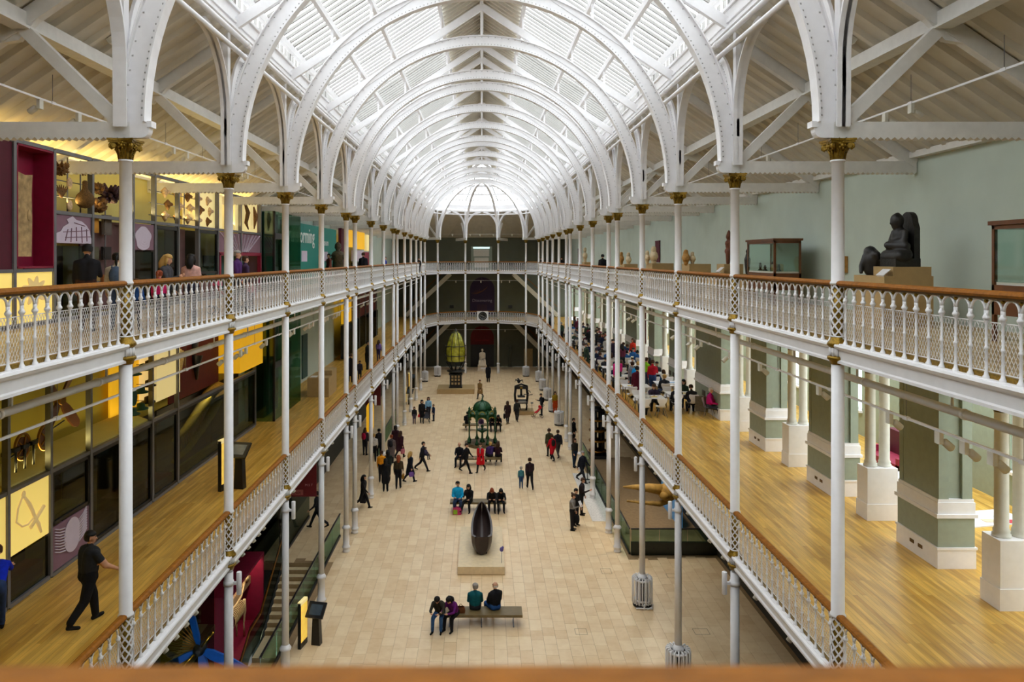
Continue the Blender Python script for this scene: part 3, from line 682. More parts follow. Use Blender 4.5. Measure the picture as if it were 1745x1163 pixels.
def fwd(a, L, x=0): return Vector((x, -math.sin(a*D2R)*L, -math.cos(a*D2R)*L))
POSE = {}
def pose(key, hip=(0,0), knee=(0,0), sh=(5,5), el=(15,15), ab=(8,8), lean=2, nod=5, turn=0, sit=False, coat=0, sleeve=1.0, voxel=.024, inw=(0,0), fat=1.12, skirt=False):
    """body facing -y; materials 0 skin 1 top 2 trousers 3 shoes 4 dark features"""
    ln = lean*D2R; up = Vector((0, -math.sin(ln), math.cos(ln)))
    J = {}; pel = Vector((0,0,0))
    for i, sd in enumerate((-1, 1)):
        h = pel+Vector((sd*.092, 0, -.02)); kn = h+fwd(hip[i], .43, sd*(.05 if sit else .0)); an = kn+fwd(hip[i]-knee[i], .41)
        fa = (hip[i]-knee[i])*.6 if not sit else 0
        toe = an+Vector((sd*.02, -math.cos(fa*D2R)*.15, -.045+math.sin(fa*D2R)*.15)); heel = an+Vector((0, .045, -.045))
        J['h%d' % i], J['k%d' % i], J['a%d' % i], J['t%d' % i], J['e%d' % i] = h, kn, an, toe, heel
    low = min(min(J['t%d' % i].z, J['e%d' % i].z) for i in (0, 1))-.035
    base = -low if not sit else .53
    sp = pel+up*.22; ch = pel+up*.40; nk = pel+up*.54; hd = nk+Vector((0, -math.sin((lean*.6+nod)*D2R), math.cos((lean*.6+nod)*D2R)))*.155
    for i, sd in enumerate((-1, 1)):
        s_ = nk-up*.105+Vector((sd*.172*(1+(fat-1)*.55), 0, 0)); e_ = s_+fwd(sh[i]+lean*.3, .285, sd*math.sin(ab[i]*D2R)*.285); w_ = e_+fwd(sh[i]+el[i]+lean*.3, .245, -sd*math.sin(inw[i]*D2R)*.245)
        J['s%d' % i], J['b%d' % i], J['w%d' % i] = s_, e_, w_
    mb = MB(); segs = []
    def seg(a, b, r0, r1, reg): capsule(mb, a, b, r0, r1); segs.append((Vector(a), Vector(b), (r0+r1)/2, reg))
    for i in (0, 1):
        seg(J['h%d' % i], J['k%d' % i], .089*fat, .066*fat, 2); seg(J['k%d' % i], J['a%d' % i]+Vector((0,0,.04)), .064*fat, .052*fat, 0 if skirt == 2 else 2); seg(J['a%d' % i]+Vector((0,0,.03)), J['a%d' % i], .047, .047, 3)
        seg(J['e%d' % i], J['t%d' % i], .042, .036, 3)
        seg(J['s%d' % i], J['b%d' % i], .058*fat, .046*fat, 1); d = J['w%d' % i]-J['b%d' % i]
        if sleeve >= 1: seg(J['b%d' % i], J['w%d' % i], .046*fat, .036, 1)
        else: seg(J['b%d' % i], J['w%d' % i], .043*fat, .031, 0)
        hd_ = d.normalized(); seg(J['w%d' % i], J['w%d' % i]+hd_*.07, .032, .036, 0)
    for sd in (-1, 1):
        seg(pel+Vector((sd*.06,0,0)), pel+Vector((sd*.07,0,.04)), .115*fat, .105*fat, 2)
        seg(pel+up*.13+Vector((sd*.05,0,0)), sp+Vector((sd*.06,0,0)), .115*fat, .115*fat, 1); seg(sp+Vector((sd*.06,0,0)), ch+Vector((sd*.08,0,0)), .12*fat, .118*fat, 1)
        seg(ch+Vector((sd*.06,0,-.01)), J['s0' if sd < 0 else 's1'], .095, .058, 1); seg(nk-up*.045, J['s0' if sd < 0 else 's1'], .05, .052, 1)
    seg(nk-up*.05, nk+up*.01, .07, .06, 1); seg(nk, hd-up*.06, .052, .05, 0)
    R = Matrix.Rotation(turn*D2R, 3, 'Z') @ Matrix.Rotation((nod+lean*.6)*D2R, 3, 'X')
    hp = lambda x, y, z: hd+R @ Vector((x, y, z))
    seg(hp(0, .015, .03), hp(0, -.01, .0), .088, .085, 0); seg(hp(0, -.03, -.05), hp(0, -.05, -.075), .058, .042, 0)
    seg(hp(0, -.088, -.005), hp(0, -.108, -.03), .012, .016, 0)
    for sd in (-1, 1): seg(hp(sd*.086, .01, .0), hp(sd*.086, .012, -.03), .014, .012, 0)
    if coat or skirt:
        zc = coat or .42
        if sit: 
            for i in (0, 1): seg(J['h%d' % i], J['h%d' % i].lerp(J['k%d' % i], .7), .10, .09, 1 if coat else 2)
        else:
            for i in (0, 1):
                tip = J['h%d' % i].lerp(J['k%d' % i], min(1, zc/.43)); seg(J['h%d' % i]+Vector((0,.02,.06)), tip, .125, .115+.03*zc, 1 if coat else 2)
            seg(pel, (J['h0'].lerp(J['k0'], zc/.43)+J['h1'].lerp(J['k1'], zc/.43))/2, .14, .13, 1 if coat else 2)
    me = remesh(mb, voxel)
    # regions by the nearest limb
    idx = []
    for p in me.polygons:
        c = p.center; best = (9, 0)
        for a, b, r, reg in segs:
            d = b-a; t = max(0, min(1, (c-a).dot(d)/max(d.length_squared, 1e-6))); q = (c-a-d*t).length/r
            if q < best[0]: best = (q, reg)
        g = best[1]
        if sleeve < 1 and g == 1:
            for i in (0, 1):
                s_, b_ = J['s%d' % i], J['b%d' % i]; d = b_-s_; t = (c-s_).dot(d)/d.length_squared
                if t > .62 and (c-s_-d*min(1, t)).length < .10: g = 0
        idx.append(g)
    # fingers, thumbs, eyes and mouth grow from the same surface
    ex = MB()
    for i, sd in enumerate((-1, 1)):
        w = J['w%d' % i]; d = (w-J['b%d' % i]).normalized(); side = Vector((0,-1,0)); side = (side-d*side.dot(d)).normalized() if abs(d.y) < .9 else Vector((sd,0,0)); nr = d.cross(side)
        for k in range(4):
            o = w+d*.085+side*(k-1.5)*-.019; L = (.062,.075,.070,.055)[k]; c = nr*(.012*sd)
            ex.tube([o, o+d*L*.5+c*.6, o+d*L*.9+c*2.2], [.0095,.0088,.007], 5, mi=0)
        ex.tube([w+d*.03+side*.03, w+d*.065+side*.052, w+d*.095+side*.05], [.011,.010,.008], 5, mi=0)
    for sd in (-1, 1):
        ex.ell(tuple(hp(sd*.032, -.082, .012)), .012, .008, .008, 6, 4, mi=4); ex.beam(hp(sd*.052, -.082, .032), hp(sd*.016, -.09, .034), .010, .008, mi=4)
    ex.beam(hp(-.024, -.094, -.066), hp(.024, -.094, -.066), .012, .007, mi=5)
    nv = len(me.vertices); vs = [v.co.copy() for v in me.vertices]+[Vector(v) for v in ex.v]; fs = [tuple(p.vertices) for p in me.polygons]+[tuple(i+nv for i in f) for f in ex.f]
    bpy.data.meshes.remove(me); out = bpy.data.meshes.new('body'); out.from_pydata([v+Vector((0,0,base)) for v in vs], [], fs)
    out.polygons.foreach_set('material_index', idx+ex.mi); out.polygons.foreach_set('use_smooth', [True]*len(fs))
    for _ in range(6): out.materials.append(None)
    out.update()
    hdw = hd+Vector((0,0,base))
    POSE[key] = dict(mesh=out, head=hdw, R=R, J={k: v+Vector((0,0,base)) for k, v in J.items()}, base=base, up=up)
def hair(kind):
    mb = MB(); 
    def cap(z0, k=1.0, back=.0):
        prof = []
        n = 8
        for i in range(n+1): t = PI/2*i/n; prof.append((max(1e-4, math.cos(t))*(.104*k), .045+math.sin(t)*.085*k))
        o = MB().lathe(prof, (0, .018, 0), 14); mb.join(o)
        mb.lathe([(.085*k, -.06+z0), (.102*k, -.02), (.104*k, .045)], (0, .018, 0), 14, a0=PI*-.02, a1=PI*1.02)
    if kind == 'bald': mb.lathe([(.088,-.05),(.098,-.01),(.096,.02)], (0,.016,0), 14, a0=PI*.0, a1=PI*1.0)
    elif kind == 'short': cap(0)
    elif kind == 'long':
        cap(-.02); mb.tube([(0,.06,.05),(0,.085,-.05),(0,.095,-.16),(0,.09,-.27)], [.085,.095,.10,.06], 10)
        for sd in (-1, 1): mb.tube([(sd*.08,.0,.03),(sd*.092,-.01,-.06),(sd*.085,-.02,-.16)], [.03,.032,.018], 6)
    elif kind == 'bun': cap(0); mb.ell((0,.115,.09), .05, .05, .05)
    elif kind == 'tail': cap(0); mb.tube([(0,.10,.05),(0,.16,.0),(0,.16,-.12),(0,.13,-.2)], [.03,.035,.03,.012], 7)
    elif kind == 'hat': cap(0, 1.1); mb.lathe([(.112,.02),(.12,.02),(.12,.06),(.112,.06)], (0,.015,0), 14); mb.ell((0,.015,.14), .03,.03,.03)
    elif kind == 'hood': cap(0, 1.14); mb.tube([(-.09,-.02,-.08),(0,.10,-.13),(.09,-.02,-.08)], .05, 8)
    return mb.mesh('hair')
HAIR = {}
CM = {}
def cm(c, kind='cloth'):
    k = (tuple(c), kind)
    if k not in CM:
        CM[k] = mat('%s_%d_%d_%d' % ((kind,)+tuple(c)), srgb(*c), {'cloth': .85, 'skin': .55, 'hair': .6}[kind], var=.18 if kind == 'cloth' else .08, scale=14, spec=.25)
    return CM[k]
SKIN = [(214,164,134), (200,148,116), (226,182,156)]
HC = dict(black=(24,20,18), brown=(66,42,26), blond=(188,150,84), grey=(150,146,142), red=(140,64,32), white=(214,208,200))
def person(label, loc, rz, pz, top=(30,30,34), bot=(26,28,36), hr='short', hc='brown', sc=1.0, shoes=(18,16,16), skin=0, group=None, extra=None):
    if isinstance(pz, str): P = POSE[pz]
    t = thing('person', label, 'person', loc, rz*D2R, group); t.scale = (sc, sc, sc)
    b = put('body', P['mesh'], t)
    for i, m in enumerate((cm(SKIN[skin], 'skin'), cm(top), cm(bot), cm(shoes), cm((30,20,16), 'hair'), cm((150,80,70), 'skin'))):
        b.material_slots[i].link = 'OBJECT'; b.material_slots[i].material = m
    if hr:
        if hr not in HAIR: HAIR[hr] = hair(hr)
        h = bpy.data.objects.new('hair' if hr not in ('hat', 'hood') else ('knit_hat' if hr == 'hat' else 'hood'), HAIR[hr]); COL.objects.link(h); h.parent = t
        h.location = P['head']; h.rotation_euler = P['R'].to_euler()
        if not HAIR[hr].materials: HAIR[hr].materials.append(None)
        h.material_slots[0].link = 'OBJECT'; h.material_slots[0].material = cm(HC.get(hc, hc) if isinstance(hc, str) else hc, 'hair')
    nk = P['head']
    if extra and 'scarf' in extra:
        c = extra['scarf']; put('scarf', MB().tube([nk+Vector((.085*math.cos(a), .02+.085*math.sin(a), -.15+.01*math.sin(3*a))) for a in [2*PI*i/10 for i in range(10)]], .035, 7, True).tube([nk+Vector((.04,-.08,-.16)), nk+Vector((.05,-.13,-.3)), nk+Vector((.05,-.14,-.45))], [.03,.045,.03], 6), t, mats=cm(c))
    if extra and 'pack' in extra:
        c = extra['pack']; pk = MB().ell((0, nk.y+.20, nk.z-.40), .15, .10, .22, 10, 8); 
        for sd in (-1, 1): pk.tube([(sd*.09, nk.y+.14, nk.z-.22), (sd*.10, nk.y+.02, nk.z-.17), (sd*.10, nk.y-.09, nk.z-.28), (sd*.11, nk.y+.02, nk.z-.48)], .018, 5)
        put('backpack', pk, t, mats=cm(c))
    return t
def bag(label, P, loc, rz, hand, col, sc=1.0, kind='tote', size=(.30,.10,.30)):
    """a bag hanging from a hand of the pose"""
    J = POSE[P]['J']; w = J['w%d' % hand]; h = Matrix.Rotation(rz*D2R, 3, 'Z') @ (w*sc)
    o = thing('bag', label, 'bag', Vector(loc)+h+Vector((0,0,-.10*sc)), rz*D2R, 'bags carried by visitors')
    x, y, z = size
    body = MB().prism([(-x/2,0),(-x/2*.86,-z),(x/2*.86,-z),(x/2,0)], 'x', -y/2, y/2) if False else MB().sheet([(sx*y*.5*f, sy*x*.5*f, zz) for zz, f in ((-.10,.75),(-.13,.95),(-.10-z*.6,1.05),(-.10-z,.9)) for sx, sy in ((-1,-1),(1,-1),(1,1),(-1,1),(-1,-1))], 5)
    body.quad(*[(sx*y*.45, sy*x*.45, -.10-z) for sx, sy in ((-1,-1),(1,-1),(1,1),(-1,1))]).quad(*[(sx*y*.37, sy*x*.37, -.10) for sx, sy in ((-1,-1),(1,-1),(1,1),(-1,1))])
    put('bag_body', body, o, mats=cm(col)); put('bag_handle', MB().tube([(0,-x*.25,-.11),(0,-x*.15,-.01),(0,x*.15,-.01),(0,x*.25,-.11)], .010, 5), o, mats=cm(tuple(int(c*.7) for c in col)))
    return o
pose('stand'); pose('standB', hip=(4,-6), knee=(2,6), sh=(10,-8), el=(25,10)); pose('phone', sh=(25,5), el=(85,12), nod=18, inw=(25,0))
pose('walkA', hip=(26,-20), knee=(6,28), sh=(-22,24), el=(12,26), lean=4); pose('walkB', hip=(-18,24), knee=(30,8), sh=(22,-20), el=(22,14), lean=4)
pose('coat', coat=.40, fat=1.15); pose('coatwalk', hip=(22,-16), knee=(8,28), sh=(-14,18), el=(14,24), coat=.36, lean=3, fat=1.12); pose('dress', skirt=True, sh=(10,18), el=(20,40)); pose('dresswalk', hip=(16,-14), knee=(4,24), skirt=True, sh=(-12,14))
pose('hips', sh=(-12,6), el=(60,10), ab=(35,6), coat=.3)
pose('sit', hip=(86,84), knee=(84,82), sh=(25,22), el=(55,60), inw=(20,20), lean=5, nod=10, sit=True); pose('sitlean', hip=(86,88), knee=(78,86), sh=(40,36), el=(50,54), inw=(24,24), lean=32, nod=30, sit=True)
pose('sitcross', hip=(92,84), knee=(50,92), sh=(30,25), el=(60,55), inw=(24,18), lean=8, nod=15, sit=True); pose('sitdesk', hip=(82,82), knee=(96,92), sh=(38,34), el=(62,66), inw=(22,22), lean=16, nod=22, sit=True)
pose('situp', hip=(86,88), knee=(80,84), sh=(20,18), el=(70,64), inw=(26,26), lean=1, nod=4, turn=25, sit=True, fat=1.25)
# ================================================================== LEFT SIDE: the tall display wall and what hangs on it
LX = -9.2
C = dict(
    magenta=mat('magenta_panel', srgb(138,8,52), .6), darkmag=mat('dark_magenta_panel', srgb(84,8,34), .7), mauve=mat('mauve_panel', srgb(132,98,114), .7, var=.04), mauve2=mat('brown_mauve_panel', srgb(96,66,66), .7),
    lit=mat('lit_yellow_panel', srgb(246,216,118), .7, var=.02, emit=.5), litcream=mat('lit_cream_panel', srgb(248,226,156), .7, var=.03, emit=.42), litgold=mat('lit_gold_panel', srgb(240,180,30), .7, var=.03, emit=.45),
    yell=mat('yellow_back_wall', srgb(214,200,118), .8, var=.06, scale=1), olive=mat('olive_back_wall', srgb(168,150,52), .8, var=.06, scale=1), pale=mat('pale_lilac_drawing', srgb(206,194,212), .8, var=.03), palegold=mat('grey_gold_drawing', srgb(206,180,120), .8, var=.03, emit=.42),
    dark=mat('dark_case_back', srgb(34,28,26), .8), red=mat('dark_red_panel', srgb(104,20,16), .7), redshelf=mat('red_shelf', srgb(128,28,20), .7), bone=mat('bone', srgb(206,180,128), .7, var=.2, scale=20), brown=mat('dried_brown', srgb(120,84,44), .9, var=.35, scale=22, bump=.8),
    nest=mat('woven_nest', srgb(104,76,40), .95, var=.4, scale=40, bump=1), bark=mat('weathered_plank', srgb(176,148,104), .9, var=.35, scale=7, bump=.8), shell=mat('shell', srgb(214,182,140), .5, var=.3, scale=18), dkpurple=mat('dark_purple_coral', srgb(58,34,46), .9), dkgreen=mat('dark_green_hat', srgb(18,70,54), .6), teal=mat('teal_hoarding', srgb(4,128,116), .6, var=.03), tealdark=mat('dark_teal_panel', srgb(14,70,66), .6), brass=mat('brass', srgb(150,104,40), .3, .8), propwood=mat('propeller_wood', srgb(98,56,34), .4), silver=mat('pale_metal', srgb(180,176,166), .3, .6), blue=mat('blue_blade', srgb(14,92,190), .4), croc=mat('gold_crocodile', srgb(196,160,72), .7, var=.25, scale=9))
def pan(y0, y1, z0, z1, x=LX, th=.04): return MB().box(x-th/2, y0, z0, x+th/2, y1, z1)
def uv(y0, y1, z0, z1, x): return lambda u, v: (x, y0+(y1-y0)*u, z0+(z1-z0)*v)
def poly3(mb, pts, th=.012):          # flat cut-out on an x-plane
    n = len(pts); mb.add([p for p in pts]+[(p[0]+th, p[1], p[2]) for p in pts], [tuple(range(n)), tuple(range(2*n-1, n-1, -1))]+[(i, (i+1) % n, (i+1) % n+n, i+n) for i in range(n)])
def lamp(name, loc, rot, sx, sy, power, col):
    l = bpy.data.lights.new(name, 'AREA'); l.shape = 'RECTANGLE'; l.size = sx; l.size_y = sy; l.energy = power; l.color = col
    o = bpy.data.objects.new(name, l); COL.objects.link(o); o.location = loc; o.rotation_euler = rot; return o
def wallframe(root, ys_, zs_, x=LX, w=.09):
    for y in ys_: put('mullion', MB().box(x-.06, y-w/2, zs_[0], x+.06, y+w/2, zs_[-1]), root, mats=M['frame'])
    for z in zs_:
        for y0, y1 in zip(ys_[:-1], ys_[1:]): put('transom', MB().box(x-.05, y0+w/2, z-.04, x+.05, y1-w/2, z+.04), root, mats=M['frame'])
# ---- upper storey
UP = thing('display_wall', 'tall grid of lit and dark display bays behind the upper left gallery', 'display wall', (0,0,0))
ups = [9.0, 11.8, 13.3, 14.72, 16.1, 17.68, 19.75, 21.07, 22.7, 24.3, 26.1, 28.6, 31.15]
wallframe(UP, ups, [Z2+.05, 14.95])
for y0, y1 in zip(ups[4:-1], ups[5:]): put('transom', MB().box(LX-.05, y0+.045, 13.58, LX+.05, y1-.045, 13.66), UP, mats=M['frame'])
for y0, y1 in zip(ups[:4], ups[1:5]): put('transom', MB().box(LX-.05, y0+.045, 12.34, LX+.05, y1-.045, 12.41), UP, mats=M['frame'])
put('back_wall', MB().box(-9.98, 9, Z2, -9.9, 31.2, 15.0), UP, mats=C['yell'])
put('end_panel', MB().box(-9.9, 31.15, Z2, LX, 31.2, 14.95), UP, mats=C['mauve'])
def upan(i, j, z0, z1, m, nm, x=LX, **k): return put(nm, pan(ups[i]+.05, ups[j]-.05, z0, z1, x, **k), UP, mats=m)
upan(0, 1, 12.4, 14.9, C['darkmag'], 'panel'); upan(1, 2, 12.4, 14.9, C['darkmag'], 'panel'); upan(2, 3, 12.4, 14.9, C['darkmag'], 'panel'); 
for i in (0, 1, 2): upan(i, i+1, Z2+.1, 12.34, C['lit'], 'lit_panel')
ni = MB(); y0, y1, z0, z1 = ups[3]+.05, ups[4]-.05, 12.42, 14.9      # magenta niche
ni.box(-9.6, y0, z0, -9.56, y1, z1).box(-9.58, y0, z0, LX+.06, y0+.04, z1).box(-9.58, y1-.04, z0, LX+.06, y1, z1).box(-9.58, y0, z0, LX+.06, y1, z0+.04).box(-9.58, y0, z1-.04, LX+.06, y1, z1)
put('niche', ni, UP, mats=C['magenta']); lp = upan(3, 4, Z2+.1, 12.34, C['lit'], 'lit_panel')
f = uv(ups[3]+.05, ups[4]-.05, Z2+.1, 12.34, LX+.025); mb = MB(); poly3(mb, [f(.5+.28*math.cos(a)*(1+.25*math.cos(9*a)), .62+.25*math.sin(a)*(1+.25*math.cos(9*a))) for a in [i*2*PI/60 for i in range(60)]]); put('flower_drawing', mb, lp, mats=C['palegold'])
p1 = upan(4, 5, 12.95, 13.58, C['mauve'], 'panel'); f = uv(ups[4]+.05, ups[5]-.05, 12.95, 13.58, LX+.025)
mb = MB(); poly3(mb, [f(*p) for p in ((0,.02),(.02,.35),(.14,.42),(.2,.58),(.35,.72),(.3,.85),(.46,.98),(.56,.86),(.72,.82),(.86,.68),(.95,.5),(1,.2),(1,.02))]); put('scale_drawing', mb, p1, mats=C['pale'])
mb = MB()
for a, b in (((.25,.1),(.32,.5)),((.4,.05),(.42,.55)),((.55,.6),(.56,.1)),((.7,.62),(.72,.05)),((.85,.55),(.86,.1)),((.2,.4),(.9,.5)),((.25,.22),(.98,.28)),((.5,.75),(.8,.66))): mb.beam((LX+.04, *f(*a)[1:]), (LX+.04, *f(*b)[1:]), .02, .016)
stuff(put('drawing_lines', mb, p1, mats=C['mauve']))
upan(4, 5, Z2+.1, 12.9, C['dark'], 'case_back', -9.85); upan(4, 5, Z2+.1, 12.9, M['dkglass'], 'case_glass', th=.01)
upan(5, 7, Z2+.1, 13.55, C['mauve2'], 'panel', -9.5)
p1 = upan(6, 7, 12.85, 13.55, C['mauve'], 'panel'); f = uv(ups[6]+.05, ups[7]-.05, 12.85, 13.55, LX+.025)
mb = MB(); poly3(mb, [f(.45+.38*math.cos(a)*(1+.1*math.sin(5*a)), .45+.46*math.sin(a)) for a in [i*2*PI/36 for i in range(36)]]); put('shell_drawing', mb, p1, mats=C['pale'])
mb = MB()
for r in (.3, .2, .1): mb.tube([f(.5+r*.9*math.cos(a), .4+r*math.sin(a)) for a in [i*.4 for i in range(15)]], .014, 4)
stuff(put('drawing_lines', mb, p1, mats=C['mauve']))
upan(6, 7, Z2+.1, 12.8, M['dkglass'], 'case_glass', th=.01)
for i, z0 in ((7, Z2+.1), (9, 12.1)):
    upan(i, i+1, z0, 13.55, C['dark'], 'case_back', -9.8); upan(i, i+1, z0, 13.5, M['dkglass'], 'case_glass', th=.01)
    mb = MB().box(LX-.02, ups[i]+.05, z0, LX+.05, ups[i]+.15, 13.55).box(LX-.02, ups[i+1]-.15, z0, LX+.05, ups[i+1]-.05, 13.55).box(LX-.02, ups[i]+.05, 13.45, LX+.05, ups[i+1]-.05, 13.56).box(LX-.02, ups[i]+.05, z0, LX+.05, ups[i+1]-.05, z0+.08)
    put('case_frame', mb, UP, mats=M['black'])
upan(8, 9, Z2+.1, 13.55, C['mauve2'], 'panel', -9.6); upan(9, 10, Z2+.1, 12.02, C['mauve2'], 'panel')
p1 = upan(10, 12, 12.85, 13.55, C['mauve'], 'panel'); f = uv(ups[10]+.05, ups[12]-.05, 12.85, 13.55, LX+.025); mb = MB()
for k in range(11): mb.beam((LX+.03, *f(.5+(k-5)*.03, .02)[1:]), (LX+.03, *f(.5+(k-5)*.095, .98)[1:]), .02, .05+.02*(k % 3), (1,0,0))
stuff(put('ray_drawing', mb, p1, mats=C['pale']))
dr = MB().box(LX-.05, ups[10]+.05, 12.72, LX+.08, ups[12]-.05, 12.84).box(LX-.05, ups[10]+.05, Z2, LX+.08, ups[10]+.2, 12.8).box(LX-.05, ups[12]-.2, Z2, LX+.08, ups[12]-.05, 12.8)
put('magenta_doorframe', dr, UP, mats=C['magenta']); upan(10, 12, Z2, 12.72, C['tealdark'], 'doorway_back', -9.7)
for y0, y1, m in ((24.7, 26.9, C['litcream']), (28.3, 31.1, C['litcream'])): put('lit_box', MB().box(-9.85, y0, 13.68, -9.3, y1, 14.88), UP, mats=m)
lamp('case_area_light', (-9.35, 23.8, 13.9), (0, -2.6, 0), .12, 14.5, 80, (1, .78, .32)); lamp('case_top_light', (-9.55, 22.5, 15.02), (0, PI*.96, 0), .5, 17, 75, (1, .68, .2))
# rods and natural history objects on them
def rod(y, z0, z1, x=-9.35): return put('rod', MB().cyl((x, y, z0), (x, y, z1), .018, n=6), UP, mats=M['frame'])
for y in (16.35, 16.95, 17.5): rod(y, 13.66, 14.9)
for y in (18.0, 18.65): rod(y, 11.8, 14.3)
for y in (23.2, 23.6): rod(y, 13.66, 14.7)
for z in (14.0, 14.35): put('rod', MB().cyl((-9.35, 16.1, z), (-9.35, 17.6, z), .014, n=6), UP, mats=M['frame'])
for z in (13.85, 14.2, 14.55): put('rod', MB().cyl((-9.35, 21.1, z), (-9.35, 26.0, z), .014, n=6), UP, mats=M['frame'])
def blob(mb, c, r, n, sp, seed, rr=.35):
    rnd = random.Random(seed)
    mb.ell(c, r*.7, r*.7, r*.7, 8, 6)
    for _ in range(n):
        d = Vector((rnd.uniform(-1,1), rnd.uniform(-1,1), rnd.uniform(-1,1))).normalized(); p = Vector(c)+d*r*.5
        mb.tube([p, p+d*r*.35*sp, p+d*r*.6*sp+Vector((0,0,.2*r))], [r*rr*.5, r*rr*.45, r*rr*.2], 5)
def spec(nm, label, cat, build, m, grp='natural history specimens on rods'):
    mb = MB(); build(mb); return tag(put(nm, mb, mats=m), label, cat, grp)
tag(put('wooden_plank', MB().prism([(14.88,12.66),(15.42,12.66),(15.44,13.4),(15.42,13.9),(15.45,14.34),(15.2,14.31),(14.95,14.36),(14.9,13.7),(14.92,13.2)], 'x', -9.34, -9.24).ell((-9.235, 15.33, 13.5), .02, .07, .12), mats=C['bark']), 'weathered wooden plank hung in the magenta niche', 'plank')
spec('coral_fan', 'round pale brown coral on the upper rod of the first yellow bay', 'coral', lambda m: blob(m, (-9.3, 16.6, 14.6), .17, 40, 1, 1), C['brown'])
spec('branch_coral', 'fan of brown coral branches on a rod left of the nest', 'coral', lambda m: [m.tube([(-9.3,16.62,13.98),(-9.3,16.62+.05*k,14.12),(-9.3,16.62+.09*k,14.26-.015*abs(k))], [.03,.028,.008], 5) for k in range(-3, 4)], C['brown'])
spec('hanging_nest', 'big round woven bird nest with a narrow neck', 'nest', lambda m: m.lathe([(.01,-.22),(.11,-.2),(.19,-.11),(.21,0),(.17,.1),(.09,.18),(.06,.24),(.06,.4),(.03,.43)], (-9.2, 17.42, 14.0), 14), C['nest'])
spec('grass_tuft', 'pale dried grass bundle above the round nest', 'plant', lambda m: blob(m, (-9.25, 17.42, 14.68), .13, 60, 1.4, 3, .18), C['brown'])
spec('brown_coral', 'leafy brown coral on the rod right of the nest', 'coral', lambda m: blob(m, (-9.3, 18.25, 13.9), .17, 34, 1.2, 4, .7), C['brown'])
spec('purple_coral', 'dark purple coral at the top of a rod', 'coral', lambda m: blob(m, (-9.3, 18.75, 14.2), .24, 44, 1.2, 5, .5), C['dkpurple'])
spec('leaf_coral', 'small brown coral at the top of the rod beside the purple one', 'coral', lambda m: blob(m, (-9.3, 18.2, 14.3), .13, 30, 1.2, 6, .6), C['brown'])
for k, (y, z, h, m, lb) in enumerate(((18.05, 13.42, .36, mat('ochre_slab', srgb(190,130,30), .8), 'ochre rectangular slab'), (18.68, 13.45, .5, mat('grey_slab', srgb(96,86,80), .9), 'tall grey stone slab'), (18.05, 12.75, .3, mat('green_slab', srgb(88,86,66), .9), 'olive grey mineral slab'), (18.66, 12.75, .32, C['dark'], 'black square slab'), (18.05, 12.05, .32, mat('blue_slab', srgb(88,110,130), .7), 'blue grey patterned slab'), (18.66, 12.05, .34, mat('orange_slab', srgb(150,90,40), .7), 'orange brown patterned slab'))):
    tag(put('mineral_slab', MB().box(-9.36, y-.2, z-h/2, -9.3, y+.2, z+h/2).box(-9.3, y-.17, z-h/2+.03, -9.285, y+.17, z+h/2-.03), mats=m), lb+' fixed to the twin rods', 'slab', 'mineral slabs on the rods')
for z, y, lb in ((14.32, 16.95, 'pale round shell on the middle rod'), (13.82, 16.95, 'pale round shell on the lower rod'),):
    spec('round_shell', lb+' of the first yellow bay', 'shell', lambda m: m.ell((-9.3, y, z), .04, .11, .13), C['shell'])
k = 0
for z in (14.55, 14.2, 13.85):
    for q in range(5):
        y = 22.0+q*.85+(.2 if z == 14.2 else 0); k += 1
        spec('spiral_shell', 'spiral shell on the %s rod, %s from the left, in the upper yellow bay' % ({14.55:'top', 14.2:'middle', 13.85:'lowest'}[z], ORD[q]), 'shell',
             lambda m: (m.lathe([(.01,-.16),(.05,-.1),(.09,-.02),(.12,.04),(.07,.1),(.02,.16)], (-9.28, y, z), 9), m.ell((-9.22, y+.06, z+.02), .07, .09, .06), m.ell((-9.25, y-.06, z-.06), .05, .05, .05)), C['shell'] if k % 3 else C['brown'], 'shells on rods')
spec('dark_horn', 'dark twisted horn hung on the last lit box', 'horn', lambda m: m.tube([(-9.2,29.2,14.75),(-9.15,29.4,14.4),(-9.2,29.3,14.0),(-9.15,29.45,13.75)], [.05,.09,.07,.02], 7), C['nest'])
spec('long_feather', 'long brown feathered specimen hung on the last lit box', 'feather', lambda m: m.tube([(-9.2,30.3,14.7),(-9.15,30.4,14.3),(-9.2,30.35,13.8)], [.03,.1,.02], 7), C['brown'])
tag(put('glass_tower_model', MB().lathe([(.3,0),(.28,.08),(.1,.2),(.12,.6),(.05,.9),(.08,1.0),(.01,1.25)], (-9.5, 25.2, 12.15), 12), mats=C['silver']), 'tall pale glass vessel inside a black case', 'vessel')
# ---- lower storey
LO = thing('display_wall', 'grid of yellow, mauve and dark glass display bays beside the lower left gallery', 'display wall', (0,0,0))
los = [9.0, 11.6, 13.1, 14.53, 15.97, 17.6, 19.2, 20.9, 22.65, 27.3, 30.4]
wallframe(LO, los, [Z1+.05, 8.08, Z2-.4])
put('back_wall', MB().box(-9.98, 9, Z1, -9.9, 30.4, Z2-.35), LO, mats=C['olive'])
put('sloping_shelf', MB().prism([(-9.9, 8.35), (-9.25, 8.12), (-9.25, 8.16), (-9.9, 8.39)], 'y', 14.6, 20.8), LO, mats=C['yell'])
def lpan(i, j, z0, z1, m, nm, x=LX, **k): return put(nm, pan(los[i]+.05, los[j]-.05, z0, z1, x, **k), LO, mats=m)
p1 = lpan(3, 4, 6.8, 8.04, C['lit'], 'lit_panel'); f = uv(los[3]+.05, los[4]-.05, 6.8, 8.04, LX+.03); mb = MB()
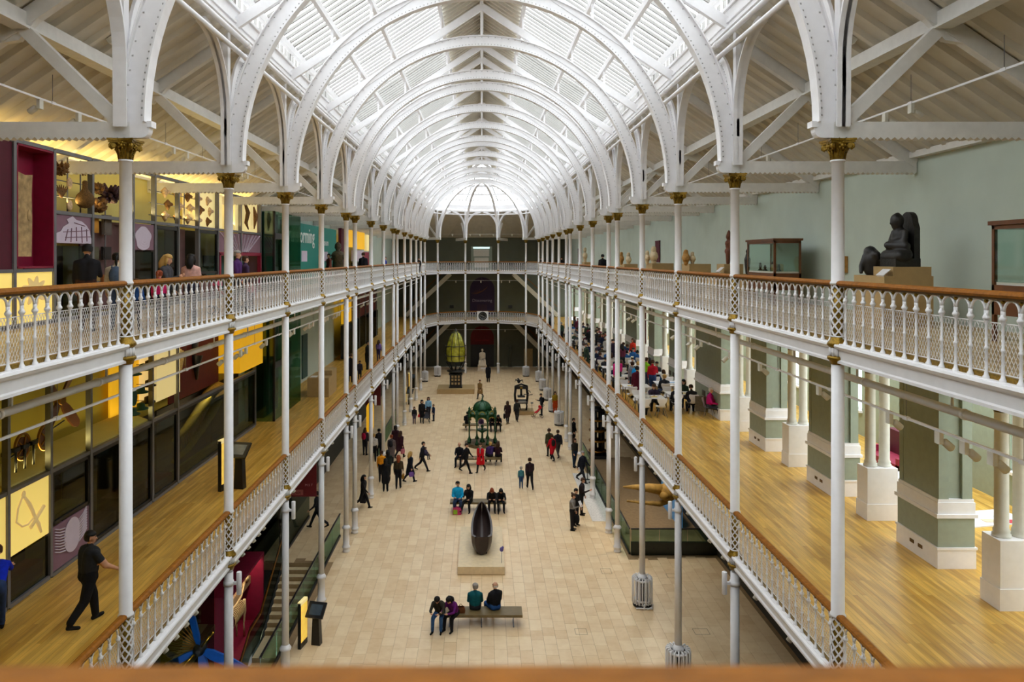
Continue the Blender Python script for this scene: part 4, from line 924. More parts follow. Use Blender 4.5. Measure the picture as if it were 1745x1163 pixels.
mb.tube([f(*p) for p in ((.34,.86),(.46,.7),(.55,.55),(.62,.4),(.7,.28),(.78,.1))], [.03,.05,.045,.04,.05,.025], 5).tube([f(*p) for p in ((.34,.9),(.2,.7),(.16,.5),(.3,.38),(.45,.36),(.6,.42))], .022, 5).tube([f(.5,.28), f(.85,.52)], .045, 5).ell(f(.34,.88), .02, .07, .08)
put('sword_drawing', mb, p1, mats=C['palegold'])
lpan(2, 3, 6.8, 8.04, C['lit'], 'lit_panel'); lpan(1, 2, 6.8, 8.04, C['lit'], 'lit_panel'); lpan(0, 1, 6.8, 8.04, C['lit'], 'lit_panel')
p1 = lpan(4, 5, Z1+.1, 6.85, C['mauve'], 'panel'); f = uv(los[4]+.05, los[5]-.05, Z1+.1, 6.85, LX+.03); mb = MB()
poly3(mb, [f(.52+.22*math.cos(a), .55+.42*math.sin(a)*(1 if math.sin(a) > 0 else .9)) for a in [i*2*PI/30 for i in range(30)]])
put('crab_drawing', mb, p1, mats=C['pale']); mb = MB()
for k in range(9):
    v = .3+.065*k
    mb.tube([f(.34, v), f(.2, v+.04), f(.08, v+.12)], .018, 4); mb.tube([f(.70, v), f(.82, v+.08), f(.92, v+.2)], .018, 4)
stuff(put('drawing_lines', mb, p1, mats=C['pale']))
for i, j, z0 in ((0, 1, Z1+.1), (1, 2, Z1+.1), (2, 3, Z1+.1), (3, 4, Z1+.1)):
    lpan(i, j, z0, 6.74, C['dark'], 'case_back', -9.7); lpan(i, j, z0, 6.74, M['dkglass'], 'case_glass', th=.01); put('red_shelf', MB().box(-9.7, los[i]+.05, z0, -9.3, los[j]-.05, z0+.35), LO, mats=C['redshelf'])
for i, z0 in ((4, 6.9), (5, Z1+.1), (6, Z1+.1), (7, Z1+.1), (8, Z1+.1), (9, Z1+.1)):
    lpan(i, i+1, z0, 8.0, C['dark'], 'case_back', -9.85); lpan(i, i+1, z0, 8.0, M['dkglass'], 'case_glass', th=.01)
    mb = MB().box(LX-.01, los[i]+.05, z0, LX+.04, los[i]+.13, 8.03).box(LX-.01, los[i+1]-.13, z0, LX+.04, los[i+1]-.05, 8.03).box(LX-.01, los[i]+.05, 7.95, LX+.04, los[i+1]-.05, 8.04).box(LX-.01, los[i]+.05, z0, LX+.04, los[i+1]-.05, z0+.07)
    put('case_frame', mb, LO, mats=M['black'])
    if i in (5, 6, 7): put('red_shelf', MB().box(-9.8, los[i]+.1, Z1+.1, -9.3, los[i+1]-.1, 6.2+.25*(i == 6)), LO, mats=C['redshelf'])
put('shelf', MB().box(-9.8, los[4]+.1, 6.95, -9.3, los[5]-.1, 7.02), LO, mats=C['olive'])
tag(put('clay_pot', MB().lathe([(.1,0),(.15,.05),(.12,.15),(.08,.2),(.13,.32),(.11,.33)], (-9.5, 16.35, 7.02), 12), mats=C['brown']), 'small brown clay pot on the shelf behind dark glass', 'pot')
# upper half of the lower storey: yellow, cream and red boxes
y0, y1 = WX(228, 640, -9.3)[0], WX(268, 640, -9.3)[0]
put('gold_panel', MB().box(-9.75, 19.6, 8.45, -9.7, 21.6, 10.3), LO, mats=C['litgold']); put('lit_box', MB().box(-9.85, 21.25, 8.55, -9.2, 22.9, 10.1), LO, mats=C['litcream'])
put('red_panel', MB().box(-9.8, 20.2, 10.1, -9.75, 27.2, Z2-.45), LO, mats=C['red']); put('red_panel', MB().box(-9.6, 22.95, 8.15, -9.55, 27.25, Z2-.45), LO, mats=C['red']); put('lit_box', MB().box(-9.85, 27.5, 8.4, -8.85, 30.35, Z2-.42), LO, mats=C['litgold'])
lamp('shelf_strip_light', (-9.46, 17.6, 8.3), (0, -2.6, 0), .08, 6, 30, (1, .8, .25)); lamp('case_area_light', (-9.3, 25, 7.9), (0, .5, 0), .08, 4.2, 16, (1, .8, .4)); lamp('case_area_light', (-9.3, 25, 10.6), (0, -.5, 0), .08, 10, 30, (1, .8, .4))  # low lamp beside the crocodile is added only to brighten it
# hung objects
pr = thing('wooden_propeller', 'four-bladed brown wooden propeller on the olive display wall', 'propeller', (-9.55, 17.0, 9.42))
put('hub', MB().cyl((-.08,0,0),(.08,0,0),.12, n=12), pr, mats=C['brass'])
for k in range(4):
    a = PI/4+k*PI/2; d = Vector((0, math.cos(a), math.sin(a))); q = Vector((.25, -d.z, d.y)).normalized()
    vs = []
    for t, w in ((.08,.05),(.35,.10),(.7,.12),(.95,.10),(1.05,.04)): vs += [d*t-q*w+Vector((-.02,0,0)), d*t+q*w+Vector((-.02,0,0)), d*t+q*w+Vector((.03,0,0)), d*t-q*w+Vector((.03,0,0))]
    put('blade', MB().add(vs, [(i*4+k_, i*4+(k_+1) % 4, (i+1)*4+(k_+1) % 4, (i+1)*4+k_) for i in range(4) for k_ in range(4)]+[(0,1,2,3), (16,17,18,19)]), pr, mats=C['propwood'])
for y, lb in ((15.45, 'left'), (16.25, 'right')):
    w = thing('brass_wheel', '%s of two spoked brass wheels below the wooden propeller' % lb, 'wheel', (-9.45, y, 8.75), 0, 'brass wheels')
    put('rim', MB().tube([(0, .24*math.cos(a), .26*math.sin(a)) for a in [2*PI*i/24 for i in range(24)]], .035, 6, True), w, mats=C['brass']); put('disc', MB().cyl((-.02,0,0),(.02,0,0),.2, n=20), w, mats=C['propwood']); put('hub', MB().cyl((-.05,0,0),(.06,0,0),.06, n=10), w, mats=C['brass'])
    for q in range(5): a = q*2*PI/5; put('spoke', MB().cyl((.03,0,0),(.03,.22*math.cos(a),.22*math.sin(a)), .018, n=5), w, mats=C['brass'])
tag(put('axle_rod', MB().cyl((-9.45,14.9,8.6),(-9.45,17.0,8.95), .018, n=6), mats=M['black']), 'thin black rod joining the two brass wheels', 'rod')
for k, (y, z, kd) in enumerate(((20.1, 10.0, 0), (20.7, 10.05, 0), (21.15, 10.12, 1), (20.2, 9.5, 0), (20.75, 9.55, 1), (21.1, 9.6, 0), (20.1, 8.9, 2), (20.6, 8.95, 0), (21.1, 9.05, 0), (20.1, 8.45, 0), (20.6, 8.5, 0), (21.05, 8.6, 0))):
    mb = MB()
    if kd == 2: mb.ell((-9.3, y, z), .05, .17, .24)
    else: mb.lathe([(.24,-.02),(.23,.01),(.13,.04),(.12,.14),(.02,.17)], (-9.35, y, z), 12, sx=.8)
    tag(put('green_hat', mb, mats=C['dkgreen'] if k % 3 != 2 else M['black']), 'dark green hat on the gold panel, %s row from the top, %s from the left' % (ORD[k//3], ORD[k % 3]), 'hat', 'hats on the gold panel')
    put('peg', MB().cyl((-9.72,y,z+.03),(-9.37,y,z+.03),.012, n=5), LO, mats=M['frame'])
cr = thing('crocodile_skeleton', 'golden crocodile-like skeleton with toothed jaws behind dark glass', 'skeleton', (-9.45, 23.0, 6.3))
f = lambda u, v: (0, u*4.0, v*1.6)
put('upper_jaw', MB().tube([f(0,.45), f(.25,.55), f(.5,.75), f(.75,.95), f(1,1.0)], [.06,.12,.16,.26,.3], 8), cr, mats=C['croc']); put('lower_jaw', MB().tube([f(0,.05), f(.3,.12), f(.6,.35), f(.85,.6), f(1,.75)], [.06,.1,.12,.16,.12], 8), cr, mats=C['croc'])
for k in range(14):
    u = .05+k*.05; put('tooth', MB().cyl(f(u, .38+u*.5), f(u+.005, .26+u*.5), .022, .004, n=5), cr, mats=C['bone']); put('tooth', MB().cyl(f(u, .14+u*.42), f(u, .25+u*.42), .022, .004, n=5), cr, mats=C['bone'])
for k, (y, z) in enumerate(((14.85, 8.3), (15.15, 8.3), (15.45, 8.3), (15.75, 8.3))):
    tag(put('iron_tool', MB().cyl((-9.4,y,z),(-9.4,y,z+.5),.025, n=6).box(-9.44,y-.1,z+.42,-9.36,y+.1,z+.5), mats=M['black']), 'black iron tool standing at the foot of the olive wall, %s from the left' % ORD[k], 'tool', 'iron tools')
tag(put('animal_skull', MB().ell((-9.45, 23.45, 9.6), .12, .22, .2).tube([(-9.4,23.45,9.5),(-9.4,23.4,9.2),(-9.4,23.5,9.05)], [.1,.07,.03], 7).tube([(-9.4,23.3,9.7),(-9.4,23.1,9.5),(-9.4,23.2,9.25)], [.04,.04,.02], 6).tube([(-9.4,23.6,9.7),(-9.4,23.8,9.5),(-9.4,23.75,9.2)], [.04,.04,.02], 6), mats=C['bone']), 'pale horned animal skull on the dark red panel', 'skull')
tag(put('dark_mask', MB().ell((-9.5, 24.9, 9.9), .06, .28, .5).tube([(-9.45,24.9,9.4),(-9.45,24.85,9.0),(-9.45,24.9,8.6)], [.2,.1,.04], 7), mats=M['black']), 'tall dark carved figure on the red panel', 'carving')
# ---- basement storey seen down the stair opening
BA = thing('display_wall', 'dark lowest storey of the display wall seen down the stair opening', 'display wall', (0,0,0))
put('glass_front', MB().box(LX-.01, 10, -5, LX+.01, 25.8, Z1-.35), BA, mats=M['dkglass']); put('back_panel', MB().box(-9.95, 10, -5, -9.85, 38, Z1-.35), BA, mats=C['dark'])
put('glass_front', MB().box(LX-.01, 30.1, -5, LX+.01, 38, Z1-.35), BA, mats=M['dkglass'])
nb = MB().box(-9.8, 25.9, -1.9, -9.75, 30.0, .9).box(-9.8, 25.9, .8, -8.7, 30.0, .9).box(-9.8, 25.9, -1.9, -8.7, 30.0, -1.8).box(-9.8, 25.9, -1.8, -8.7, 25.98, .8).box(-9.8, 29.92, -1.8, -8.7, 30.0, .8)
put('red_box', nb, BA, mats=C['magenta'])
put('yellow_panel', MB().box(-9.8, 20.5, -2.5, -9.75, 24.5, 2.0), BA, mats=C['olive'])
lamp('case_area_light', (-8.9, 28, .75), (0, .5, 0), .1, 3.6, 25, (1, .8, .6)); lamp('case_area_light', (-9.3, 22.5, 1.9), (0, .3, 0), .1, 3.6, 18, (1, .8, .4))
sk = thing('animal_skeleton', 'pale ribbed quadruped skeleton standing in the red box', 'skeleton', (-9.2, 27.9, -1.8))
put('spine', MB().tube([(0,-1.0,1.35),(0,-.5,1.5),(0,.2,1.45),(0,.8,1.5),(0,1.2,1.9)], .05, 6), sk, mats=C['bone']); put('skull', MB().tube([(0,1.15,1.95),(.0,1.3,2.0),(.02,1.6,1.75)], [.1,.13,.05], 8), sk, mats=C['bone'])
for k in range(11):
    y = -.5+k*.11; put('rib', MB().tube([(.22*math.sin(a), y, 1.45-.3+.3*math.cos(a)) for a in [-2.4+i*.48 for i in range(11)]], .02, 4), sk, mats=C['bone'])
for x, y in ((.14, -.85), (-.14, -.85), (.14, .75), (-.14, .75)): put('leg', MB().tube([(x,y,1.4),(x,y+.1,.95),(x,y-.06,.5),(x,y,.0)], [.06,.05,.035,.045], 6), sk, mats=C['bone'])
tb = thing('blue_turbine', 'turbine with bright blue blades and gold rods seen below the left gallery', 'turbine', (-8.6, 22.9, .7))
put('hub', MB().lathe([(.02,-.3),(.16,-.2),(.2,0),(.16,.15),(.05,.2)], n=14), tb, rot=(PI/2,0,0), mats=M['black'])
for k, a in enumerate((1.75, -.35, 3.6, 5.0)):
    d = Vector((math.cos(a), -.1, math.sin(a))); q = Vector((-d.z, .45, d.x)).normalized(); vs = []
    for t, w, h in ((.12,.06,.05),(.4,.12,.05),(1.0,.13,.035),(1.6,.08,.02)): vs += [d*t-q*w-Vector((0,h,0)), d*t+q*w-Vector((0,h,0)), d*t+q*w+Vector((0,h,0)), d*t-q*w+Vector((0,h,0))]
    put('blade', MB().add(vs, [(i*4+k_, i*4+(k_+1) % 4, (i+1)*4+(k_+1) % 4, (i+1)*4+k_) for i in range(3) for k_ in range(4)]+[(0,1,2,3), (12,13,14,15)]), tb, mats=C['blue'])
for a in (.9, 3.9): put('gold_rod', MB().cyl((.1*math.cos(a), -.12, .1*math.sin(a)), (.75*math.cos(a), -.15, .75*math.sin(a)), .03, n=6), tb, mats=mat('polished_brass', srgb(230,180,60), .2, 1))
for k in range(10): a = 2.2+k*.16; put('spoke', MB().cyl((.1*math.cos(a), .1, .1*math.sin(a)), (1.3*math.cos(a), .3, 1.3*math.sin(a)), .014, n=4), tb, mats=C['brass'])
put('stand', MB().cyl((0,.1,0),(0,.2,-5.6), .09, n=8), tb, mats=M['black'])
# ---- lift lobby, teal hoarding, far left displays
lf = thing('glass_lift_lobby', 'dark green glass lift enclosure beyond the lower display wall', 'lift', (0,0,0))
for z0, z1 in ((Z1, Z2-.35), (Z2, 14.6)):
    put('glass_wall', MB().box(-8.7, 31.4, z0, -8.68, 36.0, z1), lf, mats=M['gglass']); put('glass_wall', MB().box(-9.9, 31.35, z0, -8.7, 31.38, z1), lf, mats=M['gglass']); put('glass_wall', MB().box(-9.9, 36, z0, -8.7, 36.03, z1), lf, mats=M['gglass'])
    put('dark_core', MB().box(-9.9, 32.0, z0, -9.3, 34.3, z1), lf, mats=C['tealdark'])
    for y in (31.4, 33.6): put('steel_post', MB().box(-8.74, y-.04, z0, -8.64, y+.04, z1), lf, mats=M['black'])
    put('steel_beam', MB().box(-8.75, 31.4, z0+2.2, -8.63, 33.6, z0+2.45), lf, mats=M['black'])
hb = thing('teal_hoarding', 'bright teal hoarding lettered Transforming the museum on the upper left gallery', 'hoarding', (0,0,0))
yA, yB_ = 34.6, 47.5
put('panel', MB().box(-9.3, yA, Z2, -9.2, yB_, 14.4), hb, mats=C['teal'])
wt = mat('white_lettering', (.85,.88,.87), .7)
text('lettering', 'Transforming', 1.15, wt, hb, (-9.19, 35.0, 13.42), (PI/2, 0, PI/2), 'LEFT', .012); text('lettering', 'the museum', .55, wt, hb, (-9.19, 42.3, 13.36), (PI/2, 0, PI/2), 'LEFT')
for y in (38.3, 43.6): put('photo', MB().box(-9.2, y, 12.45, -9.18, y+1.2, 13.0), hb, mats=C['pale'])
gl = thing('carved_guardian_figure', 'dark ornate carved guardian figure beside the teal hoarding', 'statue', (-8.5, 44.4, Z2))
put('figure', MB().lathe([(.32,0),(.28,.1),(.24,.5),(.34,.9),(.3,1.3),(.42,1.55),(.3,1.75),(.12,1.85),(.2,2.0),(.18,2.2),(.05,2.35)], n=12).tube([(.2,0,1.5),(.55,-.1,1.3),(.6,-.3,1.6)], [.1,.09,.06], 7).tube([(-.2,0,1.5),(-.5,-.1,1.2),(-.35,-.3,1.0)], [.1,.09,.06], 7), gl, mats=mat('dark_carved_wood', srgb(72,58,34), .7, var=.5, scale=9))
fd = thing('display_wall', 'far smaller display wall of yellow and mauve panels on the upper left gallery', 'display wall', (0,0,0))
for y0, y1, z0, z1, m in ((51.5, 54, 13.4, 14.6, C['litgold']), (55, 59, 13.3, 14.6, C['litgold']), (60, 62.5, 13.2, 14.5, C['litcream']), (54, 58.5, 12.4, 13.2, C['pale']), (58.6, 62.5, 11.3, 13.1, C['magenta']), (54, 58.4, 11.3, 12.3, C['dark']), (49.2, 51.3, 11.3, 14.6, C['darkmag'])):
    put('panel', MB().box(-9.4, y0, z0, -9.2, y1, z1), fd, mats=m)
fd = thing('display_wall', 'far display wall of yellow and dark glass bays on the lower left gallery', 'display wall', (0,0,0))
for y0, y1, z0, z1, m in ((50.2, 54, 8.2, 10.7, C['litgold']), (54.5, 66, 8.2, 10.7, C['red']), (50, 66, 5.9, 8.1, C['dark'])): put('panel', MB().box(-9.4, y0, z0, -9.2, y1, z1), fd, mats=m)
put('glass_front', MB().box(-9.15, 50, 5.9, -9.13, 66, 8.1), fd, mats=M['dkglass'])
for y in (50, 53, 56, 59, 62, 65): put('mullion', MB().box(-9.2, y, 5.9, -9.1, y+.1, 10.8), fd, mats=M['frame'])
struct('wall_left_lower_mid', MB().box(-9.95, 36.2, Z1, -9.85, 50, Z2-.35), M['sage'])
for k, (y, w) in enumerate(((37.5, 1.0), (41, 1.2), (45.5, 1.0))):
    tag(put('dark_wall_panel', MB().box(-9.84, y, Z1+.2, -9.78, y+w, Z1+2.6), mats=C['tealdark']), 'dark tall panel on the lower left wall past the lift, %s from the camera' % ORD[k], 'panel', 'dark panels past the lift')
dk = thing('reception_desk', 'pale wooden box desk standing on the lower left gallery', 'desk', (-8.0, 37.8, Z1))
x0, y0 = G(524, 672, Z1); put('body', MB().box(-.55, -1.0, 0, .5, 1.0, .95), dk, mats=M['plinth']); put('upper_box', MB().box(-.1, -.2, .95, .5, 1.0, 1.2), dk, mats=M['plinth']); put('paper', MB().box(-.45, -.8, .95, -.15, -.4, .97), dk, mats=M['white'])
# information posts
def infopost(label, loc, rz):
    t = thing('information_post', label, 'kiosk', loc, rz, 'information posts')
    put('slab', MB().box(-.25, -.05, 0, .25, .05, 1.47), t, mats=M['black']); put('lit_face', MB().box(-.22, -.058, .2, .22, -.05, 1.40), t, mats=mat('lit_yellow_sign', srgb(244,200,84), .6, emit=.6) if 'lit_yellow_sign' not in bpy.data.materials else bpy.data.materials['lit_yellow_sign']); put('lit_top', MB().box(-.24, -.06, 1.40, .24, .06, 1.5), t, mats=C['litcream'])
    put('pedestal', MB().prism([(-.55,0),(-.25,0),(-.3,1.05),(-.5,1.05)], 'x', .1, .3), t, mats=M['black']); s_ = put('screen', MB().box(-.26, -.30, -.03, .26, .30, .03), t, (.12, -.42, 1.15), (0, -.75, .0), mats=M['black'])
    put('display', MB().box(-.17, -.2, .03, .17, .2, .034), s_, mats=mat('screen_glow', srgb(60,70,78), .2, emit=.15))
x, y = G(510, 1108); infopost('lit yellow information post with a tilted screen beside the stairs', (x+.05, y+.25, 0), 1.35)
x, y = G(378, 838, Z1); infopost('lit yellow information post with a tilted screen on the lower left gallery', (x, y+.2, Z1), 1.35)
for px, py, lb in ((690, 690, 'further'), (697, 662, 'furthest')):
    x, y = G(px, py); infopost('%s lit information post standing by the left columns near the prams' % lb, (x, y, 0), 1.35)
# ---- stairs down on the left with glass balustrades
ST = thing('stone_staircase', 'pale stone stairs leading down below the left gallery', 'staircase', (0,0,0))
y, z = 31.1, 0.0; n = 0
for fl in range(2):
    for k in range(10):
        put('step', MB().box(-8.2, y-.30, z-.20, -6.55, y, z-.165), ST, mats=M['stoneplinth']); put('riser', MB().box(-8.2, y-.02, z-.33 if k < 9 else z-.2, -6.55, y-.0, z-.0), ST, mats=mat('stair_riser', srgb(150,124,84), .7) if n == 0 else bpy.data.materials['stair_riser']); n += 1
        y -= .30; z -= .165
    put('landing', MB().box(-8.2, y-1.3, z-.20, -6.55, y, z), ST, mats=M['stoneplinth']); y -= 1.3
gb1 = thing('glass_balustrade', 'clear glass balustrade along the nave edge of the stair opening', 'balustrade', (-6.42, 0, 0))
for k in range(7): put('glass_panel', MB().box(-.01, 34-1.75*(k+1)+.02, 0, .01, 34-1.75*k-.02, 1.02), gb1, mats=M['gglass'])
put('top_rail', MB().box(-.03, 21.75, 1.02, .03, 34, 1.06), gb1, mats=M['black']); put('base_channel', MB().box(-.04, 21.75, 0, .04, 34, .10), gb1, mats=M['black'])
gb2 = thing('glass_balustrade', 'dark glass balustrade with sloping oak handrail left of the stairs', 'balustrade', (-8.28, 0, 0))
put('glass_panel', MB().prism([(31.1,0),(28.1,-1.65),(26.8,-1.65),(23.8,-3.3),(23.8,-2.2),(26.8,-.55),(28.1,-.55),(31.1,1.1)], 'x', -.01, .01), gb2, mats=M['dkglass'])
for a, b in (((0,31.1,.95),(0,28.1,-.70)), ((0,28.1,-.70),(0,26.8,-.70)), ((0,26.8,-.7),(0,23.8,-2.35))): put('handrail', MB().cyl(a, b, .035, n=8), gb2, mats=M['rail'])
gb3 = thing('glass_screen', 'dark glass screen standing at the head of the stairs', 'screen', (-8.4, 0, 0))
put('glass_panel', MB().box(-.02, 31.2, 0, .02, 36.5, 4.8), gb3, mats=M['dkglass']); put('base_channel', MB().box(-.05, 31.2, 0, .05, 36.5, .12), gb3, mats=M['black'])
bn = thing('exit_banner', 'dark red banner lettered Exit hanging over the stairs under the left gallery', 'banner', (-7.55, 30.0, 3.1))
put('panel', MB().box(-.95, -.02, .0, .95, .02, 2.1), bn, mats=mat('deep_red_sign', srgb(112,8,14), .7)); put('exit_plate', MB().box(-.05, -.03, .06, .42, -.02, .28), bn, mats=mat('pink_plate', srgb(176,92,84), .7)); put('hanging_bar', MB().box(-.95, -.03, 2.1, .95, .03, 2.37), bn, mats=M['black'])
text('lettering', 'Exit', .2, mat('dark_red_lettering', srgb(80,8,10), .7), bn, (.18, -.033, .1)); text('lettering', 'M S T', .13, mat('pink_lettering', srgb(200,130,130), .7), bn, (.65, -.025, .42))
# dark rooms behind the left ground floor
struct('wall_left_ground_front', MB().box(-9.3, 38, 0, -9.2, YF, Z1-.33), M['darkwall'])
for k, (y, z0, z1) in enumerate(((43.5, 2.55, 4.1),)):
    tag(put('lit_lantern_panel', MB().cyl((-6.5,y+.4,z1),(-6.5,y+.4,5.5),.02).box(-6.65, y, z0, -6.4, y+.8, z1).box(-6.68, y-.03, z0+.1, -6.37, y+.83, z1-.1), mats=C['litgold']), 'tall glowing gold panel hung under the left gallery', 'panel')
tag(put('red_hanging_banner', MB().box(-7.6, 49, 3.0, -6.6, 49.06, 5.3).box(-7.65, 48.98, 5.25, -6.55, 49.08, 5.48), mats=C['red']), 'dark red banner hanging under the left gallery beyond the gold panel', 'banner')
tg = thing('glass_balustrade', 'long low glass balustrade beside the far left stair opening', 'balustrade', (-6.6, 0, 0))
for k in range(6): put('glass_panel', MB().box(-.01, 48+1.8*k+.02, 0, .01, 48+1.8*(k+1)-.02, 1.0), tg, mats=M['gglass'])
put('top_rail', MB().box(-.03, 48, 1.0, .03, 58.8, 1.04), tg, mats=M['black'])
# ================================================================== RIGHT SIDE
# ---- piers and twin columns of the lower right gallery
def pier(yc, hw, k):
    t = thing('pier', 'sage green pier with white plinth on the lower right gallery, %s from the camera' % ORD[k], 'pier', (WALL, yc, Z1), 0, 'piers of the lower right gallery')
    put('plinth', MB().box(0, -hw, 0, .85, hw, .46).box(-.02, -hw-.02, .42, .87, hw+.02, .47), t, mats=M['white'])
    put('dado', MB().box(.02, -hw+.02, .47, .83, hw-.02, 1.12), t, mats=M['sagepier'])
    put('dado_moulding', MB().box(-.03, -hw-.03, 1.12, .88, hw+.03, 1.20).box(.01, -hw+.01, 1.20, .84, hw-.01, 1.45).box(.03, -hw+.03, 1.45, .82, hw-.03, 1.52), t, mats=M['white'])
    put('shaft', MB().box(.06, -hw+.12, 1.52, .79, hw-.12, 4.45), t, mats=M['sagepier'])
    for x in (.05, .57):
        for q in (-1, 1):
            put('pilaster', MB().box(x, q*(hw-.12)-.08, 1.52, x+.22, q*(hw-.12)+.08, 4.45), t, mats=M['sagepier'])
    put('cornice', MB().box(-.02, -hw, 4.45, .87, hw, 4.56).box(.02, -hw+.03, 4.35, .83, hw-.03, 4.45), t, mats=M['white'])
    for q in (-.25, .08): put('socket', MB().box(-.012, q, .22, .01, q+.16, .30), t, mats=M['raildark'])
    if k in (4, 5): 
        for q in (-.55, .25): put('grille', MB().box(.0, q, .62, .025, q+.45, .86), t, mats=M['black'])
pier_y = [(12.3, .82), (17.3, .82), (22.3, .82), (27.3, .82), (33.4, 1.9), (39.5, .82), (44.5, .82), (50.6, 1.9), (56.7, .82), (61.7, .82), (66.7, .82), (71.7, .82), (76.7, .82), (81.7, .82)]
for k, (y, hw) in enumerate(pier_y): pier(y, hw, k)
sh_m = MB().lathe([(.17,1.35),(.17,1.40),(.14,1.43),(.155,1.47),(.13,1.52),(.125,3.78),(.14,3.80)], n=16).mesh('shaft', M['cream'])
cp_m = MB().lathe([(.13,3.80),(.13,3.9),(.16,4.0),(.22,4.08),(.22,4.13)], n=12).mesh('capital', M['gold'])
for i in range(8):
    pass
pd_m = MB().box(.03, -.27, 0, .82, .27, 1.35).box(.01, -.29, 0, .84, .29, .42).mesh('pedestal', M['white'])
ab_m = MB().box(.02, -.24, 4.13, .83, .24, 4.25).mesh('abacus', M['white'])
for k, y in enumerate((9.8, 14.8, 19.8, 24.8, 29.8, 37.0, 42.0, 47.0, 54.2, 59.2, 64.2, 69.2, 74.2)):
    t = thing('twin_columns', 'pair of pale columns with gilt capitals on a white pedestal, lower right gallery, %s from the camera' % ORD[k], 'columns', (WALL, y, Z1), 0, 'twin columns of the lower right gallery')
    put('pedestal', pd_m, t); put('abacus', ab_m, t)
    for x in (.24, .61): put('shaft', sh_m, t, (x, 0, 0)); put('capital', cp_m, t, (x, 0, 0))
t_ += 1; struct('trim_%d' % t_, MB().box(WALL-.02, YN, Z1+4.56, WALL+.88, YF, Z2-.34).box(WALL+.02, YN, Z1+4.25, WALL+.84, YF, Z1+4.56), M['cream'])
# back room: shelves, table with papers, sofa
sh = thing('white_shelf_unit', 'white open shelf unit with books in the room behind the piers', 'shelf', (13.4, 16.0, Z1))
put('carcass', MB().box(-.2, -1.2, 0, .2, -1.16, 1.3).box(-.2, 1.16, 0, .2, 1.2, 1.3).box(-.2, -1.2, 1.26, .2, 1.2, 1.3).box(-.2, -1.2, 0, .2, 1.2, .04).box(.17, -1.2, 0, .2, 1.2, 1.3), sh, mats=M['white'])
for z in (.42, .84): put('shelf_board', MB().box(-.2, -1.16, z, .17, 1.16, z+.03), sh, mats=M['white'])
for y in (-.6, 0, .6): put('divider', MB().box(-.2, y-.015, .04, .17, y+.015, 1.26), sh, mats=M['white'])
rnd = random.Random(3); bc = [(150,40,50), (60,80,110), (200,190,170), (70,90,70), (190,150,70), (90,60,90)]
for k in range(18):
    y = -1.1+.13*k; z = (.04, .45, .87)[k % 3]
    tag(put('book', MB().box(13.27, 16+y, Z1+z, 13.5, 16+y+.05, Z1+z+.22+.05*(k % 2)), mats=cm(bc[k % 6])), 'book on the %s board of the white shelf unit, %s from the near end' % (('lowest', 'middle', 'top')[k % 3], ORD[k//3]), 'book', 'books on the white shelf unit')
x, y = 11.6, 17.2
tag(put('magenta_card', MB().box(12.9, 14.9, Z1+1.3, 12.92, 15.3, Z1+1.75).box(12.9, 14.9, Z1+1.3, 13.05, 15.3, Z1+1.31), mats=C['magenta']), 'upright magenta notice standing on the white shelf unit', 'notice')
def table(label, loc, rz, L=1.4, W_t=.8, col=None, group=None):
    t = thing('table', label, 'table', loc, rz, group)
    put('top', MB().box(-L/2, -W_t/2, .71, L/2, W_t/2, .74), t, mats=col or M['white'])
    for sx in (-1, 1):
        for sy in (-1, 1): put('leg', MB().cyl((sx*(L/2-.08), sy*(W_t/2-.08), 0), (sx*(L/2-.08), sy*(W_t/2-.08), .71), .018, n=6), t, mats=M['frame'])
    return t
table('white table strewn with papers behind the nearest piers', (11.75, 17.6, Z1), .2, 1.8, .9)
for k, (dx, dy, c, lb) in enumerate(((-.4,.1,(40,90,200),'blue printed sheet'), (.3,.2,(235,232,225),'white sheet'), (0,-.2,(200,180,150),'cream sheet'), (.5,-.25,(180,60,70),'red card'))):
    tag(put('paper_sheet', MB().box(11.75+dx-.15, 17.6+dy-.11, Z1+.742, 11.75+dx+.15, 17.6+dy+.11, Z1+.746).box(11.75+dx-.13, 17.6+dy-.09, Z1+.746, 11.75+dx+.13, 17.6+dy+.09, Z1+.748), mats=cm(c)), lb+' lying on the table behind the piers', 'paper', 'papers on the back table')
table('small white round-edged table beyond the second pier', (11.7, 21.0, Z1), .1, 1.0, .8)
sf = thing('magenta_sofa', 'dark magenta sofa in the room behind the second pier', 'sofa', (13.2, 24.0, Z1))
put('foot', MB().box(-.4, -.95, 0, .4, .95, .12), sf, mats=M['black']); put('seat', MB().box(-.45, -1, .12, .45, 1, .45), sf, mats=C['magenta']); put('backrest', MB().box(.3, -1, .45, .5, 1, 1.2), sf, mats=C['darkmag'])
for y in (-1, .85): put('armrest', MB().box(-.45, y, .12, .5, y+.15, .65), sf, mats=C['magenta'])
for k, y in enumerate((37.8, 45.6)):
    tag(put('wall_banner', MB().box(WALL-.03, y, Z1+1.6, WALL-.01, y+.8, Z1+4.3).box(WALL-.04, y-.03, Z1+4.28, WALL, y+.83, Z1+4.33), mats=C['red']), 'dark red banner hanging by the cafe piers, %s from the camera' % ORD[k], 'banner', 'red banners in the cafe')
